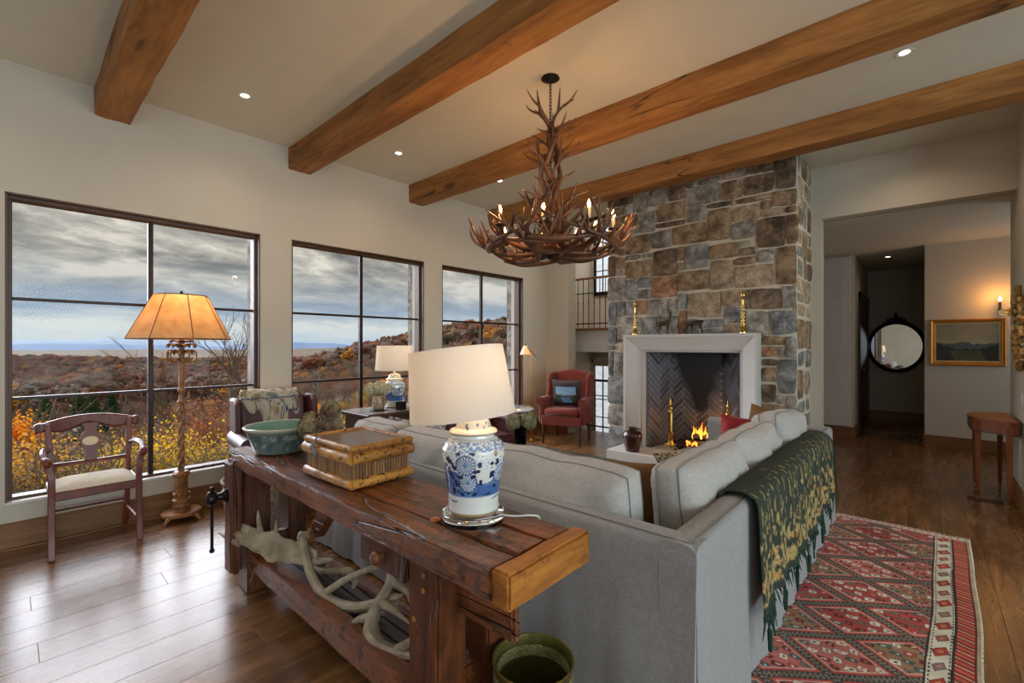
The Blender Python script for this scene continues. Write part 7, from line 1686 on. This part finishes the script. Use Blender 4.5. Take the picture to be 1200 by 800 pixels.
def scatter(name, label, pts, scs, proto, cat='trees'):
    me = bpy.data.meshes.new(name); me.from_pydata(pts, [], []); a = me.attributes.new('size', 'FLOAT', 'POINT'); a.data.foreach_set('value', scs)
    o = bpy.data.objects.new(name, me); COL.objects.link(o)
    g = bpy.data.node_groups.new(name, 'GeometryNodeTree'); g.interface.new_socket('Geometry', in_out='INPUT', socket_type='NodeSocketGeometry'); g.interface.new_socket('Geometry', in_out='OUTPUT', socket_type='NodeSocketGeometry')
    N = g.nodes; L = g.links; gi = N.new('NodeGroupInput'); go = N.new('NodeGroupOutput'); oi = N.new('GeometryNodeObjectInfo'); oi.inputs['Object'].default_value = proto; oi.inputs['As Instance'].default_value = True
    ip = N.new('GeometryNodeInstanceOnPoints'); na_ = N.new('GeometryNodeInputNamedAttribute'); na_.data_type = 'FLOAT'; na_.inputs['Name'].default_value = 'size'
    rv = N.new('FunctionNodeRandomValue'); rv.data_type = 'FLOAT_VECTOR'; rv.inputs[0].default_value = (-.06, -.06, 0); rv.inputs[1].default_value = (.06, .06, 6.28)
    mp = N.new('GeometryNodeMeshToPoints'); L.new(gi.outputs[0], mp.inputs[0]); L.new(mp.outputs[0], ip.inputs['Points']); L.new(oi.outputs['Geometry'], ip.inputs['Instance']); L.new(na_.outputs[0], ip.inputs['Scale']); L.new(rv.outputs[0], ip.inputs['Rotation']); L.new(ip.outputs[0], go.inputs[0])
    m = o.modifiers.new('scatter', 'NODES'); m.node_group = g
    return tag(o, label, cat, kind='stuff')
def ring_pts(n, r0, r1, a0, a1, seed, s0, s1, keep=None, dz=0, pw=1.0):
    rr = random.Random(seed); P = []; Sx = []
    while len(P) < n:
        r = math.sqrt(rr.uniform(r0*r0, r1*r1)) if pw == 1 else lerp(r0, r1, rr.random()**pw); a = math.radians(rr.uniform(a0, a1)); X = -4.95-r*math.cos(a); Y = 1+r*math.sin(a)
        if keep and not keep(X, Y, r, a): continue
        P.append((X, Y, hgt(X, Y)+dz)); Sx.append(rr.uniform(s0, s1))
    return P, Sx
fieldf = lambda X, Y, r, a: not (280 < r < 430 and noise.noise(Vector((X*.01, Y*.012, 3))) > .12 and math.degrees(a) < 12)
for i, pr_ in enumerate(P_CROWN):
    scatter('autumn_woods', ['far autumn woods covering the ridge beyond the valley', 'russet and grey woods on the middle slopes', 'mixed brown woods on the hill to the right'][i], *ring_pts(4600, 230, 1100, -18, 64, 11+i, 6, 11, fieldf), pr_)
scatter('hill_woods', 'brown woods on the near side of the rising hill', *ring_pts(3600, 190, 430, 14, 62, 31, 4, 6.5), P_CROWN[1])
bare_m, _ = leafy_tree(4, 9, 3, 4, 0, .1, .6, .42)
P_BARE = bpy.data.objects.new('bare_source', bare_m.mesh_raw('bare_source', [M_TWIG]))
scatter('bare_trees', 'grey bare trees scattered through the near slope', *ring_pts(1100, 24, 240, -16, 62, 41, .5, 1.1), P_BARE)
def leafy_proto(seed, H_, nl, ls, ml, multi, spread=.6, depth=3, n=3):
    a, b = leafy_tree(seed, H_, depth, n, nl, ls, spread, .36, .8, multi); return two(a, b, 'tree_source', M_TWIG, ml)
P_YEL = leafy_proto(7, 3.0, 2800, .034, M_FOLY, 6, .8)
P_RUS = leafy_proto(8, 8, 4200, .065, M_FOLR, 2, .6)
P_BUSH = leafy_proto(9, 2.6, 900, .022, M_FOLB, 7, .8)
scatter('yellow_undergrowth', 'yellow leaved shrubs filling the slope below the windows', *ring_pts(330, 7.5, 36, -16, 62, 51, .6, 1.15, pw=.9), P_YEL)
scatter('brown_undergrowth', 'brown and grey brush between the yellow shrubs', *ring_pts(520, 6, 46, -16, 62, 52, .6, 1.15, pw=.9), P_BUSH)
P_MIX = leafy_proto(18, 7, 2600, .075, M_FOL, 2, .6)
scatter('slope_trees', 'russet and grey-brown trees covering the slope in the middle distance', *ring_pts(1500, 55, 260, -16, 64, 57, .6, 1.1), P_MIX)
scatter('rust_trees', 'rust leaved trees on the near slope', *ring_pts(150, 24, 110, 4, 62, 53, .5, .95), P_RUS)
scatter('yellow_trees', 'scattered yellow trees further down the slope', *ring_pts(130, 34, 120, -16, 62, 54, 1.0, 1.9), P_YEL)
# individual trees and buildings that can be told apart
def at(px_dir_deg, r): a = math.radians(px_dir_deg); X = -r*math.cos(a); Y = r*math.sin(a); return (X, Y, hgt(X, Y))
def single(name, label, deg, r, seed, H_, depth, n, nl, ls, ml, sc=1, trunk=.36, spread=.6, sp2=.8, z=None):
    a, b = leafy_tree(seed, H_, depth, n, nl, ls, spread, trunk, sp2); p = at(deg, r); t = thing(name, label, 'tree', p)
    o = bpy.data.objects.new('trunk_and_branches', a.mesh_raw('branches', [M_TWIG])); COL.objects.link(o); o.parent = t
    if nl: o = bpy.data.objects.new('leaves', b.mesh_raw('leaves', [ml])); COL.objects.link(o); o.parent = t
    return t
single('bare_tree', 'tall bare tree by the right edge of the left window', 17.6, 60, 3, 17, 4, 4, 0, 0, None, trunk=.5, spread=.5)
single('bare_tree', 'slender bare tree left of the floor lamp top', 11.0, 70, 13, 17, 4, 3, 0, 0, None, trunk=.5, spread=.45)
single('rust_tree', 'rust leaved oak behind the floor lamp pole', 13.0, 32, 5, 8, 4, 4, 7000, .06, M_FOLR)
single('orange_tree', 'bright orange maple at the far left of the left window', .6, 90, 6, 15, 4, 3, 5200, .22, M_FOLO, trunk=.3)
single('orange_tree', 'bright orange tree low at the left edge of the middle window', 22.6, 75, 9, 12, 4, 3, 4800, .20, M_FOLO, trunk=.3)
single('orange_tree', 'small orange tree right of centre in the middle window', 33.6, 110, 10, 13, 3, 4, 2600, .25, M_FOLO, trunk=.3)
def conifer(deg, r, H_, label):
    t = thing('evergreen_tree', label, 'tree', at(deg, r)); mb = MB(); rr = random.Random(int(deg*10))
    for k in range(9):
        z = H_*(.12+.1*k); R_ = H_*.34*(1-k/9.5); n = 14; V = [(0, 0, z+H_*.14)]+[(R_*(1+.3*(i % 2)*rr.random())*math.cos(2*PI*i/n), R_*(1+.3*(i % 2))*math.sin(2*PI*i/n), z-rr.random()*H_*.03) for i in range(n)]
        mb.add(V, [(0, 1+i, 1+(i+1) % n) for i in range(n)])
    o = bpy.data.objects.new('foliage', mb.mesh_raw('foliage', [M_FOLG])); COL.objects.link(o); o.parent = t
    MB().tube([(0, 0, 0), (0, 0, H_*.2)], H_*.02, 6).obj('trunk', M_TWIG, t)
conifer(5.3, 150, 15, 'dark evergreen right of the blue roofed barn'); conifer(2.3, 185, 13, 'dark evergreen left of and behind the barn'); conifer(4.4, 200, 13, 'dark evergreen just above the barn roof')
conifer(6.6, 215, 12, 'farthest right of the dark evergreens near the barn')
bn_ = thing('barn', 'small barn with pale blue-green roof among evergreens in the valley', 'building', (at(3.6, 165)[0], at(3.6, 165)[1], at(3.6, 165)[2]+2.5), .5)
MB().box(-4, 4, -6, 6, -3, 3).obj('wall', mat('grey_barn_wood', srgb(130, 124, 116), .9), bn_); MB().prism([(-4.8, 2.8), (4.8, 2.8), (0, 6)], 'y', -6.6, 6.6).obj('roof', mat('blue_green_roof', srgb(150, 196, 200), .5), bn_)
wh = thing('farmhouse', 'tiny white farmhouse on the distant field', 'building', (at(5.5, 390)[0], at(5.5, 390)[1], at(5.5, 390)[2]+3), .3)
MB().box(-4, 4, -7, 7, -3, 3).obj('wall', M_WHITE, wh); MB().prism([(-4.6, 2.8), (4.6, 2.8), (0, 5.5)], 'y', -7.4, 7.4).obj('roof', mat('grey_roof', srgb(140, 136, 130), .7), wh)
